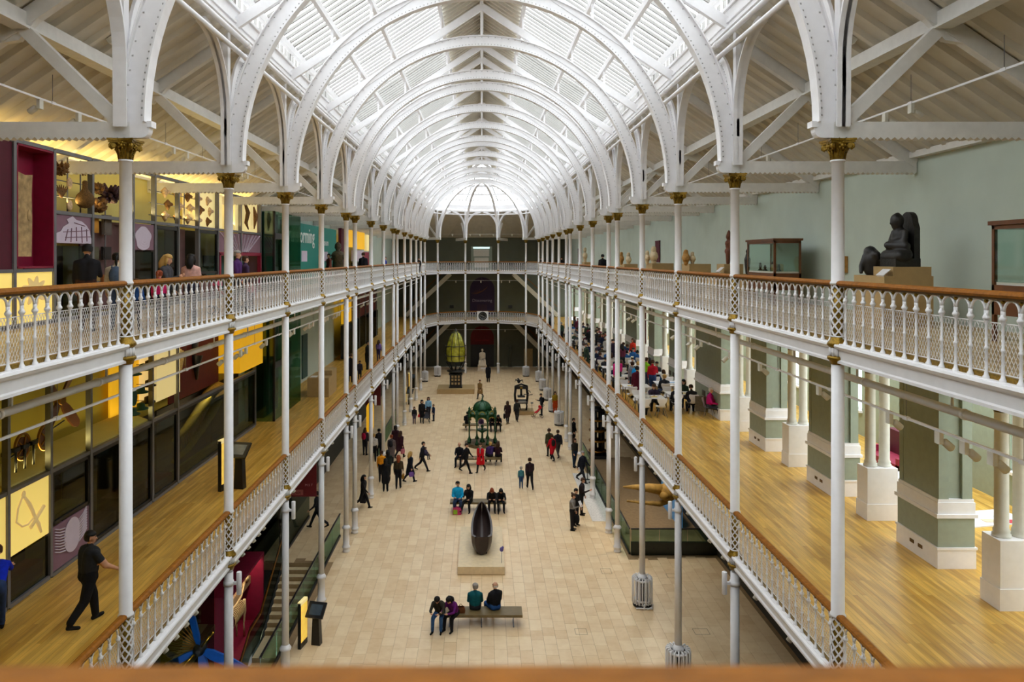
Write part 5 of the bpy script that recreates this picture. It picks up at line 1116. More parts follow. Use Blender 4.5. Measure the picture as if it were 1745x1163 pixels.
# ---- cafe chairs and tables
ch_shell = MB(); pts = []
prof = [(.20,.455,.12),(.19,.44,.20),(.02,.43,.21),(-.16,.44,.19),(-.20,.50,.13),(-.215,.58,.12),(-.24,.70,.20),(-.26,.80,.22),(-.265,.84,.18)]
for (y, z, w) in prof:
    for q in (-1, -.5, 0, .5, 1): pts.append((w*q, -y, z+.02*q*q))
for (y, z, w) in reversed(prof):
    for q in (-1, -.5, 0, .5, 1): pts.append((w*q, -y+.012, z+.02*q*q-.012))
ch_shell.sheet(pts, 5, sm=True); ch_shell_m = ch_shell.mesh('seat_shell', M['white'])
ch_leg = {(sx, sy): MB().cyl((sx*.10, sy*.10, .43), (sx*.22, sy*.22, 0), .011, n=5).mesh('leg', M['frame']) for sx in (-1, 1) for sy in (-1, 1)}
def chair(label, x, y, rz, z=Z1):
    t = thing('cafe_chair', label, 'chair', (x, y, z), rz, 'white cafe chairs'); put('seat_shell', ch_shell_m, t)
    for k_, me in ch_leg.items(): put('leg', me, t)
rnd = random.Random(11)
TOPS = [((30,30,36),'black'), ((24,34,60),'navy'), ((90,30,50),'plum'), ((60,62,66),'grey'), ((160,40,44),'red'), ((40,90,150),'blue'), ((70,60,46),'brown'), ((46,64,50),'green'), ((190,186,180),'white'), ((50,40,60),'dark purple')]
tabs = []; k = 0; taken = [(max(6.35, G(p, q, Z1)[0]), G(p, q, Z1)[1]) for p, q in ((1078,678),(1112,674),(1101,668),(1086,688),(1079,624),(1053,668),(1034,620),(1005,600))]
for j, y in enumerate((33.0, 35.9, 38.9, 42.0, 45.2, 48.6, 52.2, 56.0, 60.0, 64.5)):
    for row, x in (('railing', 7.35), ('wall', 9.1)):
        if j == 0 and row == 'wall': x = 8.95
        yy = y+(.9 if row == 'wall' else 0)
        table('white cafe table on the %s side, %s row from the camera' % (row, ORD[j]), (x, yy, Z1), 0, 1.25, .8, group='cafe tables'); tabs.append((j, row, x, yy))
        for q in range(2): 
            c_ = [(236,234,228), (220,200,120), (150,180,210), (230,225,215)][(j+q) % 4]
            tag(put('activity_sheet', MB().box(x-.4+q*.45, yy-.2, Z1+.742, x-.1+q*.45, yy+.05, Z1+.747).box(x-.36+q*.45, yy-.16, Z1+.747, x-.14+q*.45, yy+.02, Z1+.75), mats=cm(c_)), '%s paper sheet on the %s-side cafe table, %s row' % (('left', 'right')[q], row, ORD[j]), 'paper', 'papers on cafe tables')
        for si, (dx, dy, rz, nm) in enumerate(((-.34,-.76,180,'near left'), (.34,-.76,180,'near right'), (-.34,.76,0,'far left'), (.34,.76,0,'far right'))):
            chair('white cafe chair, %s place of the %s-side table, %s row' % (nm, row, ORD[j]), x+dx, yy+dy*1.0, rz*D2R)
            if all(abs(x+dx-p)+abs(yy+dy-q) > .65 for p, q in taken[:8]) and rnd.random() < (.97 if j else .75) and not (j == 0 and row == 'railing' and si == 1):
                taken.append((x+dx, yy+dy)); tc_, tn = rnd.choice(TOPS); kid = rnd.random() < .25
                person('seated %s in a %s top, %s seat, %s-side cafe table, %s row' % ('child' if kid else 'visitor', tn, nm, row, ORD[j]), (x+dx, yy+dy*1.0, Z1-.07), rz, rnd.choice(('sitdesk', 'sit', 'sitdesk', 'situp')), tc_, rnd.choice(((30,34,48), (26,26,30), (50,60,90))), rnd.choice(('short', 'long', 'short', 'tail', 'bun')), rnd.choice(('black', 'brown', 'brown', 'blond', 'grey', 'black')), .82 if kid else .98, group='seated cafe visitors')
# ones that stand out
x, y = G(1222, 716, Z1); 
person('white-haired seated woman in a bright magenta top at the cafe edge', (9.75, 32.2, Z1-.05), 60, 'sit', (190,20,120), (50,50,60), 'short', 'white', 1.0); chair('white cafe chair under the woman in magenta, coat on its back', 9.75, 32.2, 60*D2R)
tag(put('hanging_coat', MB().sheet([(9.52+.22*u, 32.42-.10*u+.04*math.sin(3*v+u), Z1+.85-.62*v) for v in [i/5 for i in range(6)] for u in (-1, -.5, 0, .5, 1)], 5, sm=True).sheet([(9.50+.25*u, 32.47-.10*u, Z1+.85-.66*v) for v in [i/5 for i in range(6)] for u in (-1, -.5, 0, .5, 1)], 5, sm=True), mats=cm((96,88,74))), 'grey brown coat draped over the chair of the woman in magenta', 'coat')
for lb, px, py, rz, pz, top, bot, hr, hc, ex in (
    ('standing visitor with a bright blue backpack among the cafe tables', 1078, 678, 200, 'standB', (120,116,120), (40,40,50), 'short', 'brown', {'pack': (20,150,220)}),
    ('visitor in a red jacket standing between cafe tables', 1112, 674, 160, 'phone', (170,16,34), (40,60,100), 'short', 'brown', None),
    ('visitor in a lime green top standing behind the red jacket', 1101, 668, 120, 'stand', (130,190,30), (40,50,70), 'tail', 'brown', None),
    ('visitor in a long maroon coat beside the railing', 1086, 688, 180, 'coat', (84,14,34), (30,26,28), 'short', 'black', None),
    ('visitor in an orange red top further along the cafe', 1079, 624, -60, 'stand', (230,60,36), (40,40,50), 'long', 'brown', None),
    ('visitor with a hot pink bag strap by the railing', 1053, 668, 190, 'standB', (226,30,130), (30,30,40), 'long', 'brown', None),
    ('white-shirted visitor standing in the middle of the cafe crowd', 1034, 620, 180, 'hips', (180,176,170), (40,40,46), 'short', 'white', None),
    ('visitor in black standing far along the cafe', 1005, 600, 180, 'stand', (30,30,34), (30,30,34), 'short', 'black', None)):
    x, y = G(px, py, Z1); person(lb, (max(6.35, x), y, Z1), rz, pz, top, bot, hr, hc, extra=ex)
rnd = random.Random(21)
for k in range(18):
    c_, tn = rnd.choice(TOPS); y = 44+1.6*k; x = rnd.choice((6.36, 8.22)); y += next((o for o in (0, .4, -.4, .8, -.8) if all(abs(x-p)+abs(y+o-q) > .75 for p, q in taken)), 0); taken.append((x, y))
    person('%s-dressed visitor standing among the far cafe tables, %s of the standing ones' % (tn, ORD[k]), (x, y, Z1), rnd.choice((0, 60, 180, 200, -70)), rnd.choice(('stand', 'coat', 'standB', 'phone')), c_, (28,28,34), rnd.choice(('short', 'long')), rnd.choice(('black', 'brown', 'grey')), rnd.uniform(.9, 1.02), group='standing cafe visitors')
# ---- upper right gallery: plinths, sculptures, cases
DK = mat('black_basalt', srgb(30,28,27), .5, var=.4, scale=12, bump=.5); RB = mat('red_sandstone', srgb(104,58,36), .8, var=.2, scale=15, bump=.5); CR = mat('cream_limestone', srgb(216,196,160), .8, var=.15, scale=15, bump=.4); OC = mat('ochre_stone', srgb(176,130,66), .8, var=.2, scale=15, bump=.4)
def plinth(label, x0, x1, y0, y1, steps, wall=Z2):
    t = thing('stepped_plinth', label, 'plinth', ((x0+x1)/2, (y0+y1)/2, wall), 0, 'plinths along the upper right wall'); hx, hy = (x1-x0)/2, (y1-y0)/2; z = 0
    for k, (h, sx, sy, ox, oy) in enumerate(steps):
        put('block', MB().box(-hx*sx+ox, -hy*sy+oy, z, hx*sx+ox, hy*sy+oy, z+h), t, mats=M['plinth']); z += h
    return t
def carve(nm, label, caps, m, vox=.03, cat='sculpture'):
    mb = MB()
    for a, b, r0, r1 in caps: capsule(mb, a, b, r0, r1)
    me = remesh(mb, vox); me.materials.clear(); me.materials.append(m); return tag(put(nm, me), label, cat, 'sculptures on the upper right gallery')
plinth('two-step pale plinth carrying the black seated figure', 8.2, 9.2, 15.3, 16.55, ((1.03,1,1,0,0), (.19,.78,.62,.08,-.22)))
ZB = Z2+1.22; bx, by = 8.72, 15.65
def at(x, y, z): return (bx+x-.04, by+y, ZB+.12+z)
bud = carve('seated_stone_figure', 'black stone figure seated cross-legged against a round-topped slab', [
    (at(.0,-.22,.12), at(.0,.22,.12), .16, .16), (at(-.1,-.25,.1), at(-.1,.25,.1), .14, .14), (at(.0,-.26,.30), at(-.22,.0,.33), .10, .08), (at(.0,.26,.30), at(-.22,-.0,.33), .10, .08),
    (at(.02,0,.30), at(.03,0,.54), .15, .165), (at(.03,-.20,.60), at(-.02,-.25,.42), .07, .06), (at(-.02,-.25,.42), at(-.16,-.04,.38), .055, .05), (at(.03,.20,.60), at(-.02,.25,.42), .07, .06), (at(-.02,.25,.42), at(-.16,.04,.38), .055, .05),
    (at(.03,0,.66), at(.0,0,.72), .075, .075), (at(-.03,0,.80), at(-.03,0,.86), .13, .135), (at(-.16,0,.80), at(-.165,0,.78), .022, .022), (at(-.06,0,.72), at(-.08,0,.71), .07, .06), (at(-.02,0,.95), at(-.02,0,.97), .07, .05)], DK, .026)
tag(put('stone_throne_slab', MB().prism([(by-.28, ZB), (by+.28, ZB), (by+.28, ZB+.80)]+[(by+.22*math.cos(t), ZB+.92+.22*math.sin(t)) for t in [PI*i/10 for i in range(11)]]+[(by-.28, ZB+.80)], 'x', bx+.13, bx+.25).box(bx-.26, by-.3, ZB, bx+.25, by+.3, ZB+.17), mats=DK), 'round-topped black slab and seat block behind the seated figure', 'slab')
ex, ey, ez = 8.45, 16.3, Z2+1.03
carve('elephant_head_sculpture', 'black stone elephant-headed figure on the lower plinth step', [((ex+.02,ey,ez+.12),(ex+.02,ey,ez+.34),.17,.20), ((ex,ey,ez+.46),(ex-.02,ey,ez+.5),.16,.14), ((ex-.12,ey,ez+.42),(ex-.22,ey,ez+.2),.07,.05), ((ex-.22,ey,ez+.2),(ex-.24,ey-.04,ez+.06),.05,.045), ((ex+.02,ey-.18,ez+.44),(ex+.04,ey-.2,ez+.36),.09,.06), ((ex+.02,ey+.18,ez+.44),(ex+.04,ey+.2,ez+.36),.09,.06)], DK, .026)
tag(put('label_card', MB().box(-.10, -.15, 0, .10, .15, .012).box(-.1,-.13,-.05,-.08,.13,0), loc=(8.26, 15.45, Z2+1.10), rot=(0,-.7,0), mats=M['white']), 'white label card leaning on the plinth of the black figure', 'card')
def vcase(label, x0, x1, y0, y1, h):
    t = thing('display_case', label, 'display case', ((x0+x1)/2, (y0+y1)/2, Z2), 0, 'wood framed cases on the upper right gallery'); hx, hy = (x1-x0)/2, (y1-y0)/2
    br = mat('walnut_frame', srgb(100,58,26), .4, var=.2) if 'walnut_frame' not in bpy.data.materials else bpy.data.materials['walnut_frame']
    for sx in (-1, 1):
        for sy in (-1, 1): put('corner_post', MB().box(sx*(hx-.03)-.03, sy*(hy-.03)-.03, 0, sx*(hx-.03)+.03, sy*(hy-.03)+.03, h), t, mats=br)
    put('cornice', MB().box(-hx-.04, -hy-.04, h-.02, hx+.04, hy+.04, h+.05).box(-hx, -hy, h-.09, hx, hy, h-.02), t, mats=br); put('base', MB().box(-hx, -hy, .45, hx, hy, .95), t, mats=br); put('case_floor', MB().box(-hx+.04, -hy+.04, .95, hx-.04, hy-.04, 1.0), t, mats=M['cream'])
    put('glass_pane', MB().box(-hx+.01, -hy+.06, 1.0, -hx+.02, hy-.06, h-.09), t, mats=M['clear']); put('glass_pane', MB().box(-hx+.06, -hy+.01, 1.0, hx-.06, -hy+.02, h-.09), t, mats=M['clear']); put('back_panel', MB().box(hx-.03, -hy+.04, 1.0, hx-.01, hy-.04, h-.09), t, mats=M['sagepier'])
vcase('large wood framed glass case at the right edge of the picture', 8.6, 9.6, 9.6, 12.67, 1.97); vcase('wood framed glass case between the first and second right columns', 8.6, 9.4, 22.1, 24.35, 1.93)
for k, (dy, h) in enumerate(((22.5, .22), (23.0, .3), (23.6, .18), (24.0, .25))):
    tag(put('bronze_figurine', MB().lathe([(.08,0),(.07,.03),(.03,.06),(.05,h*.6),(.03,h*.75),(.04,h*.88),(.01,h)], (8.9, dy, Z2+1.0), 10), mats=DK), 'small dark figurine inside the wood framed case, %s from the near end' % ORD[k], 'figurine', 'figurines in the case')
tag(put('figurine_block', MB().box(8.8, 22.65, Z2+1.0, 9.1, 22.85, Z2+1.2).box(8.82,22.67,Z2+1.2,9.08,22.83,Z2+1.22), mats=M['plinth']), 'pale block among the figurines in the wood framed case', 'block')
tag(put('wall_carving', MB().box(9.9, 20.5, Z2+1.0, 9.99, 20.75, Z2+1.45).ell((9.88, 20.62, Z2+1.25), .07, .1, .16), mats=OC), 'small brown carving fixed to the wall beside the wood framed case', 'carving')
plinth('pale stepped plinth carrying the red sandstone torso', 8.1, 9.2, 25.9, 27.3, ((.85,1,1,0,0), (.34,.6,.6,.1,-.1)))
tx, ty, tz = 8.7, 26.45, Z2+1.19
carve('sandstone_torso', 'red brown standing torso of a figure on a stepped plinth', [((tx-.06,ty-.08,tz+.04),(tx-.04,ty-.07,tz+.42),.07,.10), ((tx,ty+.08,tz+.04),(tx,ty+.07,tz+.42),.07,.10), ((tx,ty,tz+.45),(tx+.03,ty,tz+.5),.15,.14), ((tx+.03,ty,tz+.5),(tx,ty,tz+.72),.10,.14), ((tx,ty-.16,tz+.76),(tx-.02,ty-.2,tz+.5),.05,.04), ((tx,ty+.16,tz+.76),(tx-.02,ty+.21,tz+.6),.05,.04), ((tx,ty,tz+.8),(tx,ty,tz+.88),.06,.06), ((tx-.01,ty,tz+.95),(tx,ty,tz+1.02),.10,.09), ((tx,ty,tz+1.1),(tx,ty,tz+1.16),.07,.04)], RB, .028)
tag(put('label_card', MB().box(-.12, -.18, 0, .12, .18, .012).box(-.12,-.16,-.06,-.10,.16,0), loc=(8.25, 26.0, Z2+1.0), rot=(0,-.7,0), mats=M['white']), 'white label card on the plinth of the red brown torso', 'card')
carve('dark_slim_figure', 'slim dark standing figure right of the red brown torso', [((9.05,25.6,Z2+.9),(9.05,25.6,Z2+1.35),.07,.11), ((9.05,25.6,Z2+1.35),(9.05,25.6,Z2+1.55),.10,.05), ((9.05,25.6,Z2+1.62),(9.05,25.6,Z2+1.66),.06,.05)], DK); plinth('low pale plinth of the slim dark figure', 8.8, 9.3, 25.3, 25.85, ((.84,1,1,0,0),))
def bust(px, py0, py1, Y, m, label, w=.16):
    x, z1 = WY(px, py0, Y); z0 = EYE-(py1-VY)*Y/F; h = z1-z0
    carve('stone_bust', label, [((x,Y,z0+.02),(x,Y,z0+h*.2),w*.5,w*.5), ((x,Y-w*.5,z0+h*.42),(x,Y+w*.5,z0+h*.42),w*.75,w*.75), ((x,Y,z0+h*.3),(x,Y,z0+h*.5),w*.7,w*.8), ((x,Y,z0+h*.6),(x,Y,z0+h*.7),w*.35,w*.35), ((x-.01,Y,z0+h*.8),(x,Y,z0+h*.9),w*.55,w*.5), ((x-w*.5,Y,z0+h*.8),(x-w*.5,Y,z0+h*.79),.02,.02)], m, .03); return z0
for k, (pl, bs) in enumerate((((8.3, 9.4, 30.2, 31.8), ((1169, 427, 450, 30.8, OC, 'ochre stone bust beside a cream one', .2), (1180, 430, 450, 30.9, CR, 'cream stone bust beside the ochre one', .16))),
    ((8.2, 9.5, 36.4, 38.4), ((1103, 428, 449, 37.2, CR, 'smaller cream bust of a pair by a purple banner', .18), (1114, 421, 449, 37.0, CR, 'larger white bust of a pair by a purple banner', .26))),
    ((8.4, 9.4, 44.5, 46.5), ((1059, 430, 450, 45.6, OC, 'brown bust further along the upper right gallery', .2), (1071, 431, 452, 45.0, CR, 'white bust further along the upper right gallery', .22))),
    ((8.4, 9.4, 62, 64), ((997, 422, 447, 63.0, CR, 'tall cream figure far along the upper right gallery', .26),)))):
    zt = EYE-(bs[0][2]-VY)*bs[0][3]/F
    plinth('pale plinth carrying stone busts, %s from the red brown torso' % ORD[k], *pl, ((zt-Z2-.35,1,1,0,0), (.35,.8,.7,0,0)))
    for b_ in bs: bust(*b_[:5], b_[5], b_[6])
for k, (px0, px1, y0, y1) in enumerate(((1117, 1124, 411, 447), (985, 990, 424, 447), (947, 953, 421, 447))):
    ya, za = WX(px1, y0, 9.95); yb, zb = WX(px0, y0, 9.95); tag(put('purple_wall_banner', MB().box(9.93, ya, EYE-(y1-VY)*ya/F, 9.97, yb, za).box(9.92, ya-.02, za-.03, 9.99, yb+.02, za+.03), mats=C['darkmag']), 'narrow purple banner on the upper right wall, %s from the camera' % ORD[k], 'banner', 'purple banners')
# ================================================================== GROUND FLOOR EXHIBITS
OLV = mat('olive_leather', srgb(112,94,58), .5, var=.1)
def bench(label, xc, y0, y1, L):
    t = thing('bench', label, 'bench', (xc, (y0+y1)/2, 0), 0, 'benches down the middle of the hall'); d = (y1-y0)/2
    put('seat', MB().box(-L/2, -d, .36, L/2, d, .45), t, mats=OLV)
    for x in (-L/2+.3, 0, L/2-.3): put('leg', MB().box(x-.02, -d+.06, 0, x+.02, d-.06, .03).box(x-.015, -.02, 0, x+.015, .02, .36).box(x-.02, -d+.06, .33, x+.02, d-.06, .36), t, mats=M['frame'])
bench('long olive bench nearest the camera in the hall', -.01, 25.6, 26.25, 2.8); bench('olive bench behind the dark hollow boat', -.18, 37.4, 38.0, 2.8); bench('olive bench in front of the green fountain', -.22, 45.6, 46.2, 2.75); bench('olive bench behind the green fountain', .05, 54.8, 55.4, 2.9)
# boat shaped bowl
pl = thing('stone_plinth', 'low pale stone plinth under the dark hollow boat', 'plinth', (-.02, 32.15, 0)); put('block', MB().box(-.94, -2.25, 0, .93, 2.25, .32), pl, mats=M['stoneplinth'])
put('base_strip', MB().box(-.945, -2.255, 0, .935, 2.255, .03), pl, mats=M['plinth'])
bt = MB(); pts = []; n = 18; m = 12
BO = mat('dark_bronze_wood', srgb(50,36,32), .35, var=.3, scale=5)
for inner in (0, 1):
    for i in range(n+1):
        t = i/n; w = (.46 if not inner else .38)*max(.02, (math.sin(PI*min(1, .32+.68*t)))**.62 if t > 0 else .62); y = -1.7+3.3*t+(0 if not inner else .12*(1-2*t)); top = .74+.20*t+.25*t*t; bot = (.0 if not inner else .14)+.55*t**3
        for k in range(m+1):
            a = PI*k/m; x = -w*math.cos(a)*(1 if True else 1); z = top-(top-bot)*math.sin(a)**.75
            pts.append((x, y, z))
    if inner == 0: out = pts; pts = []
bt.sheet(out, m+1, sm=True); bt.sheet(pts, m+1, sm=True)
for i in range(n):
    for k in (0, m): a = i*(m+1)+k; bt.add([out[a], out[a+m+1], pts[a+m+1], pts[a]], [(0,1,2,3)])
for i in (0, n):
    bt.add(out[i*(m+1):(i+1)*(m+1)], [tuple(range(m+1))]) if i == 0 else None
o = thing('hollow_boat', 'dark hollow boat-shaped carving on the pale plinth', 'sculpture', (.0, 32.75, .34)); put('hull', bt, o, mats=BO); put('support', MB().box(-.22, -1.5, -.02, .22, .8, .03), o, mats=M['black'])
fl = thing('flower_stem', 'thin blue flower-like marker standing on the plinth corner', 'marker', (.80, 30.3, .32)); put('stem', MB().cyl((0,0,0),(0,0,.55),.01, n=5), fl, mats=M['frame']); put('head', MB().ell((0,0,.55), .08, .03, .1).ell((.04,0,.62),.05,.02,.06), fl, mats=cm((110,100,170)))
# green fountain
GR = mat('green_cast_iron', srgb(22,74,40), .4, .2, .3, 12); GG = mat('gilded_green', srgb(150,130,30), .4, .4)
fo = thing('drinking_fountain', 'green cast iron canopy fountain with ribbed dome and gilt arches', 'fountain', (.03, 50.9, 0))
oc = lambda r, z, ph=PI/8: [(r*math.cos(ph+k*PI/4), r*math.sin(ph+k*PI/4)) for k in range(8)]
put('octagonal_base', MB().prism(oc(1.28, 0), 'z', 0, .10).prism(oc(1.18, 0), 'z', .10, .16), fo, mats=mat('fountain_base', srgb(104,84,52), .7))
for k in range(8):
    a = PI/8+k*PI/4; x, y = .95*math.cos(a), .95*math.sin(a)
    put('pillar', MB().lathe([(.13,.16),(.13,.28),(.08,.34),(.06,.45),(.045,.5),(.042,1.55),(.07,1.6),(.05,1.66),(.09,1.72),(.09,2.15)], (x, y, 0), 10), fo, mats=GR); put('finial', MB().lathe([(.09,2.15),(.11,2.2),(.06,2.26),(.09,2.34),(.03,2.44),(.01,2.5)], (x, y, 0), 8), fo, mats=GR)
    b = a+PI/4; p, q = Vector((x, y, 1.66)), Vector((.95*math.cos(b), .95*math.sin(b), 1.66)); L = (q-p).length
    put('arch', MB().tube([p.lerp(q, .5-.5*math.cos(t)*.9)+Vector((0,0,math.sin(t)*.32)) for t in [PI*i/8 for i in range(9)]], .03, 5), fo, mats=GG)
    vs = []; 
    for i in range(9):
        t = PI*i/8; c = p.lerp(q, .5-.5*math.cos(t)); vs += [c+Vector((0,0,math.sin(t)*.32)), c+Vector((0,0,.52))]
    put('spandrel', MB().add(vs, [(2*i, 2*i+2, 2*i+3, 2*i+1) for i in range(8)]), fo, mats=GR)
    mid = (p+q)/2*1.03; mid.z = 2.18; d = Vector((-(q-p).y, (q-p).x, 0)).normalized()
    put('crest', MB().tube([mid+(q-p).normalized()*.2*math.cos(t)+Vector((0,0,.2*math.sin(t))) for t in [PI*i/8 for i in range(9)]], .03, 5), fo, mats=GG)
    put('rib', MB().tube([(.66*math.cos(a)*math.cos(t), .66*math.sin(a)*math.cos(t), 2.36+.58*math.sin(t)) for t in [PI/2*i/8 for i in range(9)]], .02, 5), fo, mats=GR)
put('canopy', MB().lathe([(1.0,2.15),(.98,2.2),(.85,2.24),(.72,2.3),(.66,2.36)], n=8, sm=False), fo, mats=GR); put('dome', MB().lathe([(.65*math.cos(t), 2.36+.56*math.sin(t)) for t in [PI/2*i/8 for i in range(9)]], n=24), fo, mats=GR)
put('crane_finial', MB().lathe([(.08,2.92),(.12,2.97),(.05,3.03),(.06,3.1)], n=8).tube([(0,0,3.08),(.03,0,3.16),(0,0,3.25),(-.06,0,3.28)], [.04,.05,.025,.012], 6), fo, mats=GR)
put('basin', MB().lathe([(.2,.16),(.18,.25),(.08,.4),(.06,.75),(.12,.82),(.34,.95),(.38,1.02),(.35,1.02),(.1,.94),(.05,1.1),(.12,1.2),(.04,1.35)], n=14), fo, mats=GR)
# lighthouse lens
le = thing('lighthouse_lens', 'tall amber glass lighthouse lens in a dark iron cage', 'lens', (-2.45, 70.9, 0)); GL = mat('amber_lens_glass', srgb(186,184,60), .12, .15, .4, 3, spec=1)
put('platform', MB().box(-1.7, -1.25, 0, 1.75, 1.4, .45), le, mats=M['plinth'])
put('base_cabinet', MB().box(-.55, -.5, .45, .55, .5, 1.75).box(-.62, -.57, .45, .62, .57, .55).box(-.62, -.57, 1.65, .62, .57, 1.75), le, mats=M['black'])
for sx in (-.3, 0, .3):
    for z in (.75, 1.1, 1.4): put('window_slot', MB().box(sx-.09, -.52, z, sx+.09, -.5, z+.2), le, mats=C['litcream'] if False else M['plinth'])
put('turntable', MB().lathe([(.55,1.75),(.6,1.85),(.85,1.95),(.85,2.05),(.4,2.1)], n=16), le, mats=M['black'])
for k in range(8): a = k*PI/4; put('strut', MB().cyl((.4*math.cos(a), .4*math.sin(a), 2.05), (.9*math.cos(a), .9*math.sin(a), 2.85), .045, n=5), le, mats=M['black'])
prof = [(.80,2.85),(.90,3.1),(.93,3.5),(.95,4.0),(.88,4.4),(.78,4.8),(.62,5.2),(.42,5.5),(.2,5.68)]
ring_p = []
for (r0, z0), (r1, z1) in zip(prof[:-1], prof[1:]):
    for j in range(4): u = j/4; r = r0+(r1-r0)*u; z = z0+(z1-z0)*u; ring_p += [(r*.97, z), (r*1.0, z+(z1-z0)*.12)]
put('lens_glass', MB().lathe(ring_p+[(.05,5.7)], n=16), le, mats=GL)
for z, r in ((2.87,.84),(3.45,.97),(4.35,.95),(5.6,.34)): put('ring', MB().tube([(r*math.cos(a), r*math.sin(a), z) for a in [2*PI*i/20 for i in range(20)]], .035, 5, True), le, mats=M['black'])
for k in range(8): a = PI/8+k*PI/4; put('cage_bar', MB().tube([((r+.03)*math.cos(a), (r+.03)*math.sin(a), z) for r, z in prof], .026, 5), le, mats=M['black'])
put('finial', MB().lathe([(.2,5.66),(.22,5.72),(.08,5.8),(.05,5.95),(.01,6.0)], n=10), le, mats=M['black'])
# printing press
pr = thing('printing_press', 'ornate black iron hand press on a pale plinth', 'press', (3.2, 61.0, 0)); put('plinth', MB().box(-.55, -.6, 0, 1.0, .8, .28), pr, mats=M['plinth'])
for s in (-1, 1):
    put('leg', MB().tube([(s*.42,0,.28),(s*.46,0,.6),(s*.38,0,.95)], [.08,.06,.07], 6), pr, mats=M['black']); put('cheek', MB().tube([(s*.46,0,.95),(s*.52,0,1.5),(s*.44,0,2.1)], [.10,.09,.10], 8), pr, mats=M['black'])
put('bed', MB().box(-.5, -.7, .92, .5, .8, 1.02), pr, mats=M['black']); put('bed_plate', MB().box(-.36, -.75, 1.02, .36, -.2, 1.06), pr, mats=C['silver']); put('head_beam', MB().box(-.55, -.15, 2.0, .55, .15, 2.22).tube([(-.5,0,2.2),(0,0,2.38),(.5,0,2.2)], .08, 6), pr, mats=M['black']); put('platen', MB().box(-.3, -.3, 1.35, .3, .3, 1.45).cyl((0,0,1.45),(0,0,2.05),.09), pr, mats=M['black'])
put('bar_handle', MB().tube([(.2,-.2,1.6),(.6,-.3,1.55),(.9,-.35,1.6)], .03, 6), pr, mats=M['black']); put('scroll', MB().tube([(.55+.2*math.cos(t)*(1-t/9), -.1, 1.7+.2*math.sin(t)*(1-t/9)) for t in [i*.5 for i in range(14)]], .03, 5), pr, mats=M['black'])
put('eagle', MB().ell((-.2,0,2.62), .13, .1, .18).tube([(-.2,0,2.6),(-.45,0,2.75),(-.5,0,2.55)], [.08,.05,.02], 6).tube([(-.2,0,2.6),(.1,0,2.72),(.15,0,2.5)], [.08,.05,.02], 6).ell((-.25,-.05,2.82), .07, .08, .07), pr, mats=M['black']); put('gilt_crest', MB().ell((0,-.16,2.1), .12, .03, .08), pr, mats=M['gold'])
tag(put('press_label_post', MB().cyl((4.05,60.6,.28),(4.05,60.6,.9),.02).box(3.95,60.55,.88,4.15,60.65,.98), mats=M['frame']), 'thin label post on the plinth of the iron press', 'post')
# white statue
CRW = mat('white_marble', srgb(222,208,186), .5, var=.06)
st = thing('white_statue', 'white marble seated statue in front of the arched doorway', 'statue', (.06, 84.4, 0)); me = POSE['sit']['mesh'].copy(); me.materials.clear(); me.materials.append(CRW); me.polygons.foreach_set('material_index', [0]*len(me.polygons))
put('pedestal', MB().box(-.5, -.5, 0, .5, .6, .55).box(-.56, -.56, 0, .56, .66, .12), st, mats=CRW); put('figure', me, st, (0, .05, .62), sc=1.35); put('chair_block', MB().box(-.36, -.05, .55, .36, .5, 1.2).box(-.36, .35, 1.2, .36, .5, 1.85), st, mats=CRW); put('robe', MB().sheet([(.38*u*(1+.15*v), -.55-.10*v+.05*math.cos(4*u), 1.25-.68*v) for v in [i/5 for i in range(6)] for u in [i/4-1 for i in range(9)]], 9, sm=True), st, mats=CRW)
tag(put('statue_label', MB().box(-.1, 83.4, .3, .5, 83.5, .45).cyl((.2,83.45,0),(.2,83.45,.3),.03), mats=M['white']), 'low white label stand in front of the marble statue', 'stand')
# right pit: balustrades, skull, tiered exhibit, lower room
rb = thing('glass_balustrade', 'dark green glass balustrade across the near end of the right opening', 'balustrade', (0, 31.95, 0))
put('base_upstand', MB().box(6.35, -.06, 0, 9.98, .06, .55), rb, mats=mat('green_black_steel', srgb(34,40,30), .4)); put('top_rail', MB().box(6.35, -.03, 1.08, 9.98, .03, 1.13), rb, mats=M['black'])
for k in range(3): put('glass_panel', MB().box(6.37+1.2*k, -.01, .55, 6.37+1.2*(k+1)-.03, .01, 1.08), rb, mats=M['gglass'])
for k in range(6): put('bolt', MB().cyl((6.7+.6*k,-.07,.3),(6.7+.6*k,-.05,.3),.03, n=8), rb, mats=M['black'])
rb = thing('glass_balustrade', 'clear glass balustrade along the nave edge of the right opening', 'balustrade', (6.3, 0, 0))
for k in range(8): put('glass_panel', MB().box(-.01, 32+1.87*k+.02, .05, .01, 32+1.87*(k+1)-.02, 1.08), rb, mats=M['gglass'])
put('top_rail', MB().box(-.025, 32, 1.08, .025, 47, 1.12), rb, mats=M['black']); put('base_channel', MB().box(-.04, 32, 0, .04, 47, .08), rb, mats=M['black'])
sk = thing('whale_skull', 'long yellowed whale skull with toothed lower jaw hung under the right gallery', 'skull', (8.05, 34.0, 1.9)); BN = mat('old_bone', srgb(176,136,62), .7, var=.25, scale=5)
put('cranium', MB().ell((.35,0,.12), .42, .45, .42, 12, 8).ell((.15,-.3,.05), .22, .2, .2), sk, mats=BN); put('upper_jaw', MB().tube([(.2,0,.22),(-.5,0,.32),(-1.2,0,.36),(-1.65,0,.36)], [.26,.2,.1,.04], 9), sk, mats=BN); put('lower_jaw', MB().tube([(.5,0,-.2),(0,-.05,-.38),(-.8,-.08,-.33),(-1.5,-.08,-.25)], [.16,.14,.07,.04], 8), sk, mats=BN)
for k in range(14): put('tooth', MB().cyl((-1.45+k*.09,-.08,-.27-.004*k),(-1.45+k*.09,-.08,-.16-.004*k),.022,.006, n=5), sk, mats=C['bone'])
